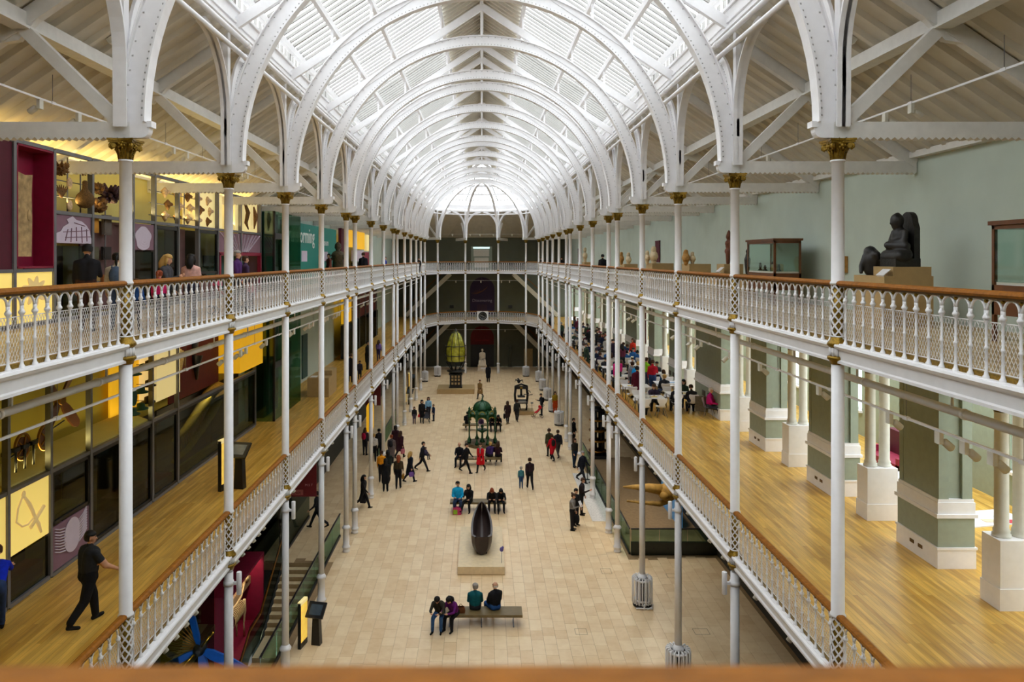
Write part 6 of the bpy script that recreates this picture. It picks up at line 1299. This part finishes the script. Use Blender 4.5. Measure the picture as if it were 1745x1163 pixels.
for x in (-.6, .4): put('hanging_wire', MB().cyl((x,0,.2),(x,0,3.56),.008, n=4), sk, mats=M['frame'])
te = thing('tiered_machine', 'tall black machine with four brass rings under the right gallery', 'machine', (7.35, 47.7, 0)); put('plinth', MB().box(-.6, -.6, 0, .6, .6, .2), te, mats=M['black'])
for z in (.35, 1.0, 1.65, 2.3): put('brass_ring', MB().lathe([(.5,z),(.56,z+.02),(.56,z+.10),(.5,z+.12),(.3,z+.12),(.3,z)], n=20), te, mats=C['brass'])
for k in range(6): a = k*PI/3; put('rod', MB().cyl((.36*math.cos(a), .36*math.sin(a), .2), (.36*math.cos(a), .36*math.sin(a), 3.0), .09, n=8), te, mats=M['black'])
put('cap', MB().lathe([(.5,2.95),(.5,3.05),(.2,3.2)], n=16), te, mats=M['black'])
pf = thing('grey_display_platform', 'wide grey display platform down in the right opening', 'platform', (0,0,0)); put('top', MB().box(6.6, 33.5, -.6, 9.9, 40, -.5), pf, mats=mat('pale_concrete', srgb(176,176,176), .7)); put('skirt', MB().box(6.65, 33.55, -3.98, 9.85, 39.95, -.6), pf, mats=M['darkwall'])
tag(put('blue_screen', MB().box(9.2, 35.0, 0.2, 9.3, 38.5, 1.5).box(9.25, 34.9, -.5, 9.33, 38.6, 1.6), mats=mat('blue_projection', srgb(70,120,160), .5, emit=.35)), 'pale blue lit screen beside the whale skull', 'screen')
tag(put('stone_threshold', MB().box(5.35, 36.0, .0, 6.25, 44, .015).box(5.3,36,.0,5.35,44,.017), mats=cm((214,208,200))), 'pale grey strip of paving by the right columns', 'paving')
for k, (px, py) in enumerate(((1001, 818), (1007, 823))):
    x, y = G(px, py); t = thing('barrier_post', 'thin dark barrier post beside the right columns, %s of two' % ('left', 'right')[k], 'post', (x, y, 0), 0, 'barrier posts'); put('pole', MB().cyl((0,0,0),(0,0,.95),.025), t, mats=M['black']); put('foot', MB().lathe([(.15,0),(.15,.02),(.03,.05)], n=12), t, mats=M['black'])
for k, (px, py, w, d) in enumerate(((1033, 974, .4, .5), (1147, 982, .5, .4), (1195, 1077, .5, .4), (990, 1077, .4, .4))):
    x, y = G(px, py); t = thing('floor_hatch', 'rectangular hatch frame set in the stone floor, %s from the far side' % ORD[k], 'hatch', (x, y, 0), 0, 'floor hatches')
    put('frame', MB().box(-w/2, -d/2, 0, w/2, -d/2+.01, .003).box(-w/2, d/2-.01, 0, w/2, d/2, .003).box(-w/2, -d/2, 0, -w/2+.01, d/2, .003).box(w/2-.01, -d/2, 0, w/2, d/2, .004), t, mats=M['raildark'])
# ================================================================== VISITORS
pose('hero', hip=(-16,20), knee=(22,14), sh=(30,12), el=(28,20), ab=(14,14), lean=4, nod=4, turn=-35, sleeve=.5, voxel=.013, fat=1.36)
pose('bend', hip=(28,24), knee=(6,10), sh=(40,30), el=(30,30), lean=40, nod=20)
x, y = G(150, 1064, Z1)
person('man in a black t-shirt and dark trousers striding along the lower left gallery', (x, y, Z1), 146, 'hero', (34,36,40), (18,18,22), 'short', 'black', 1.0, skin=1)
x, y = -8.72, 13.45
person('person in a bright blue jacket and jeans bending at the left edge of the picture', (x, y, Z1), -150, 'bend', (10,40,190), (40,60,100), 'short', 'brown', 1.0)
def at_up(px, pytop, Y, z=Z2):
    Y = max(Y, 6.27*F/abs(px-VX)) if abs(px-VX) > 120 else Y
    return ((px-VX)*Y/F, Y, z), (EYE-(pytop-VY)*Y/F-z)/1.74
for lb, px, pt, Y, rz, pz, top, bot, hr, hc, ex in (
    ('man in a bulky black jacket looking at the display on the upper left gallery', 148, 417, 14.2, -160, 'phone', (26,25,28), (60,34,24), 'short', 'black', None),
    ('woman in a cream hooded coat with a grey backpack behind the first left column', 199, 432, 14.6, 200, 'stand', (196,182,158), (50,60,80), 'tail', 'black', {'pack': (70,84,104)}),
    ('blond woman in a dark grey cardigan on the upper left gallery', 282, 434, 15.6, 90, 'phone', (62,60,64), (30,30,36), 'long', 'blond', None),
    ('woman with dark hair in a pale pink cardigan on the upper left gallery', 325, 434, 16.2, 180, 'stand', (206,158,146), (50,50,70), 'long', 'black', None),
    ('older man in a purple jacket leaning near the second left column', 403, 428, 19.6, 90, 'standB', (72,34,92), (40,40,46), 'short', 'grey', None),
    ('woman half hidden behind the man in purple', 417, 437, 21.0, 120, 'stand', (60,40,70), (40,40,46), 'short', 'brown', None),
    ('red-haired child in a hot pink top on the upper left gallery', 271, 462, 15.2, 180, 'stand', (200,30,100), (40,40,60), 'tail', 'red', None),
    ('child in a blue jacket behind the upper left railing', 232, 476, 14.4, 170, 'standB', (30,70,130), (30,30,40), 'short', 'brown', None),
    ('child in a pink coat near the second left column', 428, 478, 19.2, 180, 'stand', (196,100,120), (60,60,80), 'tail', 'brown', None),
    ('person in black seen from behind further along the upper left gallery', 619, 431, 41.0, 180, 'coat', (22,22,28), (26,26,30), 'short', 'brown', None),
    ('person in blue beyond the fifth left pair of columns', 656, 438, 50.0, 90, 'stand', (30,40,150), (40,40,50), 'short', 'brown', None),
    ('person in red brown in front of the teal hoarding', 561, 433, 42.0, -60, 'coat', (110,50,40), (30,26,26), 'short', 'black', None),
    ('person in black far along the upper left gallery near its end', 714, 440, 70.0, 0, 'stand', (24,24,30), (24,24,30), 'short', 'black', None),
    ('man in black leaning at the upper right railing', 1027, 434, 41.5, 180, 'coat', (22,22,26), (24,24,28), 'short', 'black', None),
    ('person in dark clothes far along the upper right gallery', 922, 440, 80.0, 0, 'stand', (24,24,30), (24,24,30), 'short', 'black', None),
    ('person in black on the upper right gallery by the far cases', 957, 439, 62.0, 0, 'stand', (30,28,30), (24,24,28), 'short', 'brown', None)):
    loc, sc = at_up(px, pt, Y); person(lb, loc, rz, pz, top, bot, hr, hc, sc, extra=ex)
for lb, px, py, rz, pz, top, bot, hr, hc, sc in (
    ('child in a lilac top far along the lower left gallery', 645, 616, 160, 'stand', (120,100,170), (60,50,90), 'long', 'brown', .8),
    ('person in black by the dark cases far along the lower left gallery', 626, 630, 90, 'coat', (20,20,22), (20,20,22), 'short', 'black', 1.0),
    ('small child in dark clothes by the lower left railing', 613, 648, 180, 'stand', (40,36,44), (30,30,40), 'short', 'brown', .62),
    ('person in black crouched near the desk on the lower left gallery', 597, 652, 180, 'coat', (20,20,24), (20,20,24), 'short', 'brown', .9)):
    x, y = G(px, py, Z1); person(lb, (min(x, -6.2), y, Z1), rz, pz, top, bot, hr, hc, sc)
# ---- people on benches
for lb, x, y, rz, pz, top, bot, hr, hc, sc, ex in (
    ('young man in an olive hoodie hunched on the left end of the nearest bench', -1.42, 25.72, -12, 'sitlean', (48,44,34), (50,84,130), 'short', 'black', 1.0, None),
    ('woman in a purple jacket leaning over her phone on the nearest bench', -.92, 25.74, -30, 'sitlean', (92,20,96), (22,20,24), 'long', 'black', .96, None),
    ('grey-haired man in a teal jacket seen from behind on the nearest bench', -.23, 26.05, 180, 'situp', (10,84,92), (40,40,46), 'short', 'grey', 1.0, None),
    ('balding man in a black jacket, seen from behind on the nearest bench', .47, 26.05, 205, 'situp', (20,20,24), (40,80,140), 'bald', 'white', 1.03, None),
    ('person in a cyan padded jacket on the bench behind the boat', -1.2, 37.6, 0, 'situp', (20,160,210), (40,56,84), 'short', 'black', 1.08, None),
    ('woman in black with crossed legs on the bench behind the boat', -.62, 37.6, -20, 'sitcross', (24,22,24), (22,22,24), 'long', 'black', 1.0, None),
    ('brown-haired person bowed over on the bench behind the boat', .5, 37.6, 0, 'sitlean', (26,24,26), (26,24,26), 'long', 'red', 1.0, None),
    ('woman in black at the right end of the bench behind the boat', .92, 37.6, 5, 'sitlean', (24,24,26), (24,24,28), 'long', 'black', .98, None),
    ('bald man in a dark suit at the left end of the bench before the fountain', -1.35, 45.75, -10, 'sit', (24,26,34), (24,26,34), 'bald', 'grey', 1.05, None),
    ('person in purple seen from behind on the bench before the fountain', .52, 46.1, 195, 'situp', (60,40,96), (30,30,40), 'short', 'blond', 1.0, None),
    ('dark-haired person in maroon on the bench before the fountain', .98, 46.05, 170, 'sit', (48,20,32), (24,22,26), 'long', 'brown', 1.0, None),
    ('person in black seen behind the fountain at the left', -1.05, 55.2, 180, 'situp', (18,18,22), (20,20,24), 'short', 'black', 1.0, None),
    ('person in black bent forward behind the fountain at the right', .72, 55.0, 10, 'sitlean', (20,20,26), (24,24,30), 'short', 'black', 1.0, None),
    ('person in black at the right end of the bench behind the fountain', 1.2, 55.0, 0, 'sitlean', (20,20,24), (22,22,26), 'hood', 'black', 1.0, None),
    ('child in dark purple behind the fountain basin', -.05, 55.0, 0, 'sit', (70,50,84), (200,196,190), 'short', 'black', .8, None)):
    person(lb, (x, y, .0), rz, pz, top, bot, hr, hc, sc, extra=ex)
# ---- walkers and groups on the stone floor
GP = (
    ('man in black striding to the right before the boat bench', 794, 806, 62, 'walkA', (24,24,28), (18,18,22), 'short', 'black', 1.03, None),
    ('woman in a bright red coat and grey scarf walking towards the camera', 819, 805, -25, 'coatwalk', (206,12,30), (22,20,24), 'short', 'brown', 1.0, {'scarf': (150,140,146)}),
    ('small child in a teal top and jeans walking away hand in hand', 888, 833, 180, 'stand', (60,120,130), (40,70,110), 'hat', (170,160,150), .68, None),
    ('woman in dark clothes walking away with the small child', 903, 834, 185, 'walkB', (40,24,30), (24,22,26), 'bun', 'brown', 1.0, None),
    ('woman in an olive parka and knitted hat with hand on hip', 936, 778, 200, 'hips', (62,64,42), (30,30,34), 'hat', (60,40,30), 1.0, None),
    ('person in a red coat with a black bag walking away', 941, 785, 205, 'coatwalk', (190,14,34), (24,22,26), 'short', 'brown', .94, {'pack': (30,24,26)}),
    ('man in a dark jacket carrying a white carrier bag', 951, 780, 190, 'walkA', (34,34,42), (60,56,52), 'short', 'brown', 1.03, None),
    ('woman in a grey coat reading a leaflet at the right', 975, 904, 70, 'phone', (124,120,116), (28,26,30), 'bun', 'brown', .98, None),
    ('dark-haired man standing behind the woman in the grey coat', 981, 896, 40, 'stand', (28,28,32), (30,30,36), 'short', 'black', 1.0, None),
    ('man in a long black coat gesturing at the right', 991, 878, 75, 'phone', (34,24,28), (24,22,26), 'short', 'brown', 1.05, None),
    ('woman with a brown ponytail leaning by the right balustrade', 979, 797, 30, 'standB', (50,46,38), (34,50,72), 'long', 'brown', 1.0, None),
    ('man in a dark suit and white shirt by the right columns', 992, 822, 40, 'walkA', (26,28,40), (24,26,34), 'short', 'grey', 1.05, None),
    ('long-haired woman in a brown coat walking with a black bag', 865, 722, 185, 'coatwalk', (48,30,32), (26,24,30), 'long', 'brown', 1.0, None),
    ('man in dark green walking beside the press', 881, 719, 170, 'walkB', (44,46,40), (34,32,34), 'short', 'brown', 1.0, None),
    ('man in dark clothes leaning on a red pushchair', 923, 708, -80, 'phone', (24,26,36), (26,30,44), 'short', 'black', 1.0, {'pack': (26,26,34)}),
    ('woman in a mustard top and orange skirt by a radiator', 946, 704, 0, 'dress', (150,120,20), (190,70,20), 'long', 'brown', 1.0, None),
    ('person in a tan coat walking near the lighthouse lens', 818, 680, -30, 'coatwalk', (134,104,62), (34,28,26), 'short', 'brown', 1.0, None),
    ('person in a long black coat standing in front of the statue', 832, 652, 180, 'coat', (14,15,22), (16,16,20), 'hood', 'black', 1.06, None),
    ('child in dark clothes at the left of the pushchair group', 706, 723, 10, 'stand', (26,26,30), (70,60,80), 'long', 'black', .75, None),
    ('person in black with a red pouch by the pushchair', 719, 721, 0, 'coat', (20,20,22), (24,22,26), 'hood', 'black', 1.0, None),
    ('person in pale blue behind the pushchair', 730, 715, 10, 'stand', (130,180,214), (40,40,50), 'long', 'brown', 1.0, None),
    ('boy in dark blue at the right of the pushchair group', 739, 718, -60, 'stand', (30,44,74), (30,36,60), 'short', 'brown', .74, None),
    ('blond woman in a dark blue dress with a purple bag', 699, 822, 120, 'dresswalk', (20,28,44), (20,24,34), 'long', 'blond', 1.0, None),
    ('man in a dark jacket carrying a small child', 720, 803, 80, 'walkA', (28,28,38), (24,24,30), 'short', 'black', 1.03, None),
    ('woman in an olive top with a mustard bag seen from behind', 679, 833, 180, 'standB', (58,48,30), (22,20,24), 'long', 'red', 1.04, None),
    ('long-haired woman in black seen from behind', 657, 838, 180, 'coat', (26,26,28), (18,18,20), 'long', 'black', 1.02, None),
    ('person in dark green at the back of the standing group', 661, 820, 200, 'stand', (36,44,40), (24,24,28), 'long', 'black', 1.0, None),
    ('woman in a mustard yellow jacket seen from behind', 650, 822, 185, 'phone', (226,144,20), (24,22,26), 'short', 'brown', 1.0, None),
    ('woman in a grey coat with a black rucksack', 667, 790, 170, 'coat', (96,84,84), (34,32,36), 'short', 'red', 1.0, {'pack': (26,26,32)}),
    ('woman in a plum coat with a pink bag', 682, 781, 150, 'coatwalk', (58,26,36), (26,22,26), 'long', 'brown', 1.0, None),
    ('person in dark maroon behind the plum coat', 674, 772, 190, 'coat', (46,18,28), (24,22,26), 'hood', 'black', 1.0, None),
    ('person in a white shirt under the left gallery', 637, 788, 190, 'standB', (200,196,190), (26,26,30), 'short', 'blond', 1.0, None),
    ('person with a pink backpack under the left gallery', 622, 776, 160, 'stand', (60,50,56), (40,40,48), 'long', 'brown', 1.0, {'pack': (210,30,80)}),
    ('person in dark clothes beside the white shirt under the left gallery', 646, 778, 200, 'stand', (30,30,34), (26,26,30), 'short', 'black', 1.0, None),
    ('long-haired woman in black walking right with a coat over her arm', 619, 867, 80, 'walkB', (26,22,24), (24,22,26), 'long', 'black', 1.0, None),
    ('man in dark clothes walking under the exit banner', 541, 900, -80, 'walkA', (28,28,34), (22,22,28), 'short', 'black', 1.02, None),
    ('dark figure leaning at the right columns near a radiator', 977, 757, 60, 'coat', (22,22,26), (22,22,26), 'short', 'black', 1.0, None))
for g_ in GP:
    x, y = G(g_[1], g_[2]); person(g_[0], (x, y, 0), *g_[3:10], extra=g_[10]) if False else person(g_[0], (x, y, 0), g_[3], g_[4], g_[5], g_[6], g_[7], g_[8], g_[9], extra=g_[10])
for lb, i, hand, col, size in (('white carrier bag held by the man in the dark jacket', 6, 1, (214,212,214), (.32,.10,.40)), ('mustard handbag carried by the woman in the olive top', 24, 0, (150,108,36), (.30,.12,.24)), ('black bag carried by the woman in the grey coat', 7, 1, (22,22,26), (.34,.14,.36)),
    ('black bag carried by the long-haired woman in brown', 12, 1, (20,20,22), (.30,.12,.36)), ('lilac bag carried by the blond woman', 22, 0, (118,82,160), (.26,.10,.26)), ('pink bag carried by the woman in plum', 29, 0, (190,110,120), (.28,.12,.3)), ('dark coat bundle carried by the woman walking right', 34, 1, (26,24,30), (.3,.2,.4)), ('red pouch held by the person in black', 19, 0, (220,30,40), (.2,.12,.2))):
    p = GP[i]; x, y = G(p[1], p[2]); bag(lb, p[4], (x, y, 0), p[3], hand, col, p[9], size=size)
p = GP[23]; x, y = G(p[1], p[2])
person('small child carried in the arms of the man in the dark jacket', (x+.17, y-.10, .74), 60, 'sit', (70,64,90), (40,40,60), 'short', 'black', .52)
def hand_at(pz, loc, rz, hand, sc=1.0):
    J = POSE[pz]['J']; return Vector(loc)+Matrix.Rotation(rz*D2R, 3, 'Z') @ ((J['w%d' % hand]+(J['w%d' % hand]-J['b%d' % hand]).normalized()*.10)*sc)
p = GP[7]; w = hand_at(p[4], (*G(p[1], p[2]), 0), p[3], 0, p[9])
tag(put('leaflet', MB().box(-.10, -.008, -.06, .10, 0, .22).box(-.09, -.010, -.04, .09, -.008, .20), loc=w, rot=(-.5,0,.9), mats=M['white']), 'white leaflet held by the woman in the grey coat', 'leaflet')
loc_, sc_ = at_up(148, 417, 14.2); w = hand_at('phone', loc_, -160, 0, sc_)
tag(put('paper_in_hand', MB().box(-.11, -.01, -.24, .11, 0, .06).box(-.09, -.012, -.22, .09, -.01, .04), loc=w, rot=(-.3,0,.3), mats=cm((216,190,130))), 'cream paper held by the man in the bulky black jacket', 'paper')
sb = thing('shopping_bag', 'colourful shopping bag on the floor by the cyan jacket', 'bag', (-1.22, 37.0, 0))
put('bag_body', MB().sheet([(sx*.2*f, sy*.1*f, z) for z, f in ((0,1),(.2,1.1),(.36,.9)) for sx, sy in ((-1,-1),(1,-1),(1,1),(-1,1),(-1,-1))], 5), sb, mats=cm((190,60,110))); put('bag_front', MB().box(-.18, -.115, .03, .02, -.11, .25), sb, mats=cm((150,190,50))); put('bag_handle', MB().tube([(-.1,0,.34),(-.06,0,.46),(.06,0,.46),(.1,0,.34)], .01, 5), sb, mats=cm((120,40,80)))
tag(put('brown_handbag', MB().sheet([(sx*.14*f, sy*.07*f, z) for z, f in ((0,1),(.1,1.1),(.2,.8)) for sx, sy in ((-1,-1),(1,-1),(1,1),(-1,1),(-1,-1))], 5).tube([(-.1,0,.18),(0,0,.3),(.1,0,.18)], .012, 5), loc=(-.72, 25.8, .45), mats=cm((104,60,30))), 'brown handbag beside the woman in purple on the nearest bench', 'bag')
def pram(label, loc, rz, col):
    t = thing('pushchair', label, 'pushchair', loc, rz*D2R, 'pushchairs')
    put('seat', MB().sheet([(.2*u, -.25+.5*v, .42+.42*v*v) for v in [i/5 for i in range(6)] for u in (-1, 0, 1)], 3, sm=True).sheet([(.21*u, -.23+.5*v, .38+.42*v*v) for v in [i/5 for i in range(6)] for u in (-1, 0, 1)], 3, sm=True), t, mats=cm(col)); put('hood', MB().lathe([(.25*math.cos(a), .25*math.sin(a)) for a in [PI/2*i/5 for i in range(6)]], (0,.12,.72), 10, a0=0, a1=PI), t, mats=cm(col))
    for s in (-1, 1):
        put('frame_tube', MB().tube([(s*.22,-.35,.1),(s*.22,0,.5),(s*.22,.5,1.0)], .014, 5), t, mats=M['black'])
        for yy in (-.35, .3): put('wheel', MB().tube([(s*.24, yy+.1*math.cos(a), .115+.1*math.sin(a)) for a in [2*PI*i/12 for i in range(12)]], .015, 5, True), t, mats=M['black'])
    put('handle_bar', MB().cyl((-.22,.5,1.0),(.22,.5,1.0),.016), t, mats=M['black'])
x, y = G(916, 712); pram('red pushchair pushed by the man near the radiators', (x, y, 0), -80, (200,30,36)); x, y = G(726, 721); pram('grey pushchair in the middle of the left family group', (x, y, 0), 10, (60,60,66))
x, y = at_up(430, 470, 18.3)[0][:2]; pram('pink pushchair behind the upper left railing', (-6.35, 18.6, Z2), 120, (214,90,120))
# ================================================================== LAMPS, TRACKS AND SMALL FIXTURES
hd_m = MB().lathe([(.035,0),(.055,.02),(.058,.16),(.05,.17),(.045,.12),(.01,.11)], n=12).mesh('lamp_head', M['cream']); bx_m = MB().box(-.03, -.06, -.17, .03, .06, 0).mesh('driver_box', M['cream']); ln_m = MB().lathe([(.046,.125),(.001,.126)], n=12).mesh('lens', mat('warm_lamp_glass', (1,.85,.6), emit=1.5))
nl = {}
def spot(where, loc, rz, tilt=2.2, n=None):
    k = nl.get(where, 0); nl[where] = k+1
    t = thing('track_spotlight', 'white spotlight %s, %s from the camera' % (where, ORD[k]), 'spotlight', loc, rz, 'spotlights'); put('driver_box', bx_m, t); h = put('lamp_head', hd_m, t, (.06, 0, -.13), (0, tilt, 0)); put('lens', ln_m, h)
def track(label, x, z, y0, y1):
    t = thing('light_track', label, 'track', (x, 0, z), 0, 'lighting tracks'); put('rail', MB().box(-.018, y0, 0, .018, y1, .035), t, mats=M['white'])
    y = y0+1
    while y < min(y1, 46): put('connector', MB().box(-.03, y-.06, -.01, .03, y+.06, .045), t, mats=M['white']); put('wire', MB().cyl((0, y, .03), (0, y, .74 if z < 12 else .55), .006, n=4), t, mats=M['frame']); y += 2.5
for s in (-1, 1):
    track('white lighting track hung under the upper %s gallery' % SN[s], s*6.5, 10.16, 3, YA); track('white lighting track hung in the %s gallery roof' % SN[s], s*8.0, 15.5, 3, YA)
    p = thing('service_pipe', 'thick white pipe along the ceiling of the lower %s gallery' % SN[s], 'pipe', (s*6.2, 0, 10.62), 0, 'service pipes'); put('tube', MB().cyl((0, .6, 0), (0, YA, 0), .06, n=12), p, mats=M['white'])
    for y in [9.6+2.5*i for i in range(14)]: put('coupling', MB().cyl((0, y, 0), (0, y+.06, 0), .072, n=12), p, mats=M['white']); put('hanger', MB().cyl((0, y+.3, .05), (0, y+.3, .29), .02, n=6), p, mats=M['white'])
wl = {-1: 'under the upper left gallery', 1: 'under the upper right gallery'}
for y in (10.6, 20.5, 21.8, 22.3, 24.4, 27.4, 28.0, 30.4, 31.2, 33.6, 34.1, 36.2, 36.9, 39.5, 41.8, 44.5, 47.0, 50.0): spot(wl[-1], (-6.5, y*6.5/7, 10.16), PI, 2.3)
for y in (10.3, 10.9, 11.5, 12.9, 15.6, 18.9, 21.2, 24.0, 24.9, 27.0, 32.5, 34.1, 35.2, 38.1, 41.0, 44.0, 48.0): spot(wl[1], (6.5, y*6.5/7, 10.16), 0 if y < 20 else PI, 2.3)
for y in (13.6, 14.9, 19.5, 20.4, 25.0, 25.6, 31.0): spot('in the left gallery roof', (-8.0, y, 15.5), PI, 2.2)
for y in (14.0, 14.9, 21.0, 22.1, 29.0, 35.0): spot('in the right gallery roof', (8.0, y, 15.5), 0, 2.2)
for y in [14.2+.5*i for i in range(4)]+[17.9+.45*i for i in range(7)]+[22.8, 23.3, 23.9, 27.8, 28.3, 29.0, 30.1, 35.5, 36.1, 40.1]: spot('below the edge of the lower left gallery', (-6.12, y, Z1-.36), 0, 2.5)
for y in (14.6, 16.4, 18.6, 19.7, 21.8, 25.9, 26.7, 30.2, 31.5, 35.9, 37.2, 41.0): spot('below the edge of the lower right gallery', (6.12, y, Z1-.36), PI, 2.5)
t = thing('light_track', 'thin track with lamps across the far end under the upper gallery', 'track', (0, 84, 10.1), 0, 'lighting tracks'); put('rail', MB().box(-4.5, -.02, 0, 4.5, .02, .03), t, mats=M['white']); put('wire', MB().cyl((0,0,.03),(0,0,.85),.01, n=4), t, mats=M['frame'])
t = thing('light_track', 'thin track with lamps across the far end under the lower gallery', 'track', (0, 84, 4.6), 0, 'lighting tracks'); put('rail', MB().box(-4.5, -.02, 0, 4.5, .02, .03), t, mats=M['white']); put('wire', MB().cyl((0,0,.03),(0,0,.9),.01, n=4), t, mats=M['frame'])
t = thing('light_track', 'thin track with lamps across the far end of the gallery roof', 'track', (0, 84.5, 15.3), 0, 'lighting tracks'); put('rail', MB().box(-5, -.02, 0, 5, .02, .03), t, mats=M['white']); put('wire', MB().cyl((0,0,.03),(0,0,.9),.01, n=4), t, mats=M['frame'])
for x, z in ((-2.9,10.1),(-.1,10.1),(2.2,10.1),(3.1,10.1)): spot('on the far track under the upper gallery', (x, 84, z), PI/2, 2.2)
for x, z in ((-2.8,4.6),(2.6,4.6)): spot('on the far track under the lower gallery', (x, 84, z), PI/2, 2.2)
for x in (-3.3,-1.3,-.2,1.3,3.4): spot('on the far roof track', (x, 84.5, 15.3), PI/2, 2.2)
sp_m = MB().lathe([(.05,-.26),(.06,-.25),(.06,.25),(.05,.26)], n=12).mesh('speaker_tube', M['white']); ar_m = MB().box(-.17, -.03, -.03, -.04, .03, .03).mesh('bracket_arm', M['white']); cl_m = MB().lathe([(.09,-.05),(.12,-.05),(.12,.05),(.09,.05)], (-.24, 0, 0), 14).mesh('clamp', M['white'])
for s in (-1, 1):
    for i, y in enumerate(YS[2:]):
        if y in (34.5,) and False: continue
        t = thing('column_speaker', 'white tube speaker clamped to the %s %s column below the lower gallery' % (ORD[i+2], SN[s]), 'speaker', (s*(CX-.24), y, 5.14), 0 if s < 0 else PI, 'tube speakers on the columns'); put('speaker_tube', sp_m, t); put('bracket_arm', ar_m, t); put('clamp', cl_m, t)
# smoke detectors and boxes under the gallery roof
for s in (-1, 1):
    for k, y in enumerate((14.6, 21.0)): tag(put('roof_junction_box', MB().box(-.12, -.12, -.1, .12, .12, 0).box(-.09, -.09, -.14, .09, .09, -.1), loc=(s*7.15, y, zaisle(7.15)-.02), rot=(0, s*.6, 0), mats=M['cream']), '%s pale box fixed under the %s gallery roof' % (('nearer', 'further')[k], SN[s]), 'box', 'boxes under the gallery roof')

for k, (x, y, nm) in enumerate(((7.6, 33.2, 'over the whale skull'), (8.0, 37.5, 'over the grey platform'))):  # fill lamps added to brighten the opening below the right gallery
    t = thing('added_fill_lamp', 'added square fill lamp under the right gallery %s' % nm, 'lamp', (x, y, Z1-.34), 0, 'added fill lamps under the right gallery'); put('housing', MB().box(-.35, -.35, -.06, .35, .35, 0), t, mats=M['white'])
    l = lamp('fill_light', (x, y, Z1-.42), (0, 0, 0), .6, .6, 70, (1, .9, .75))
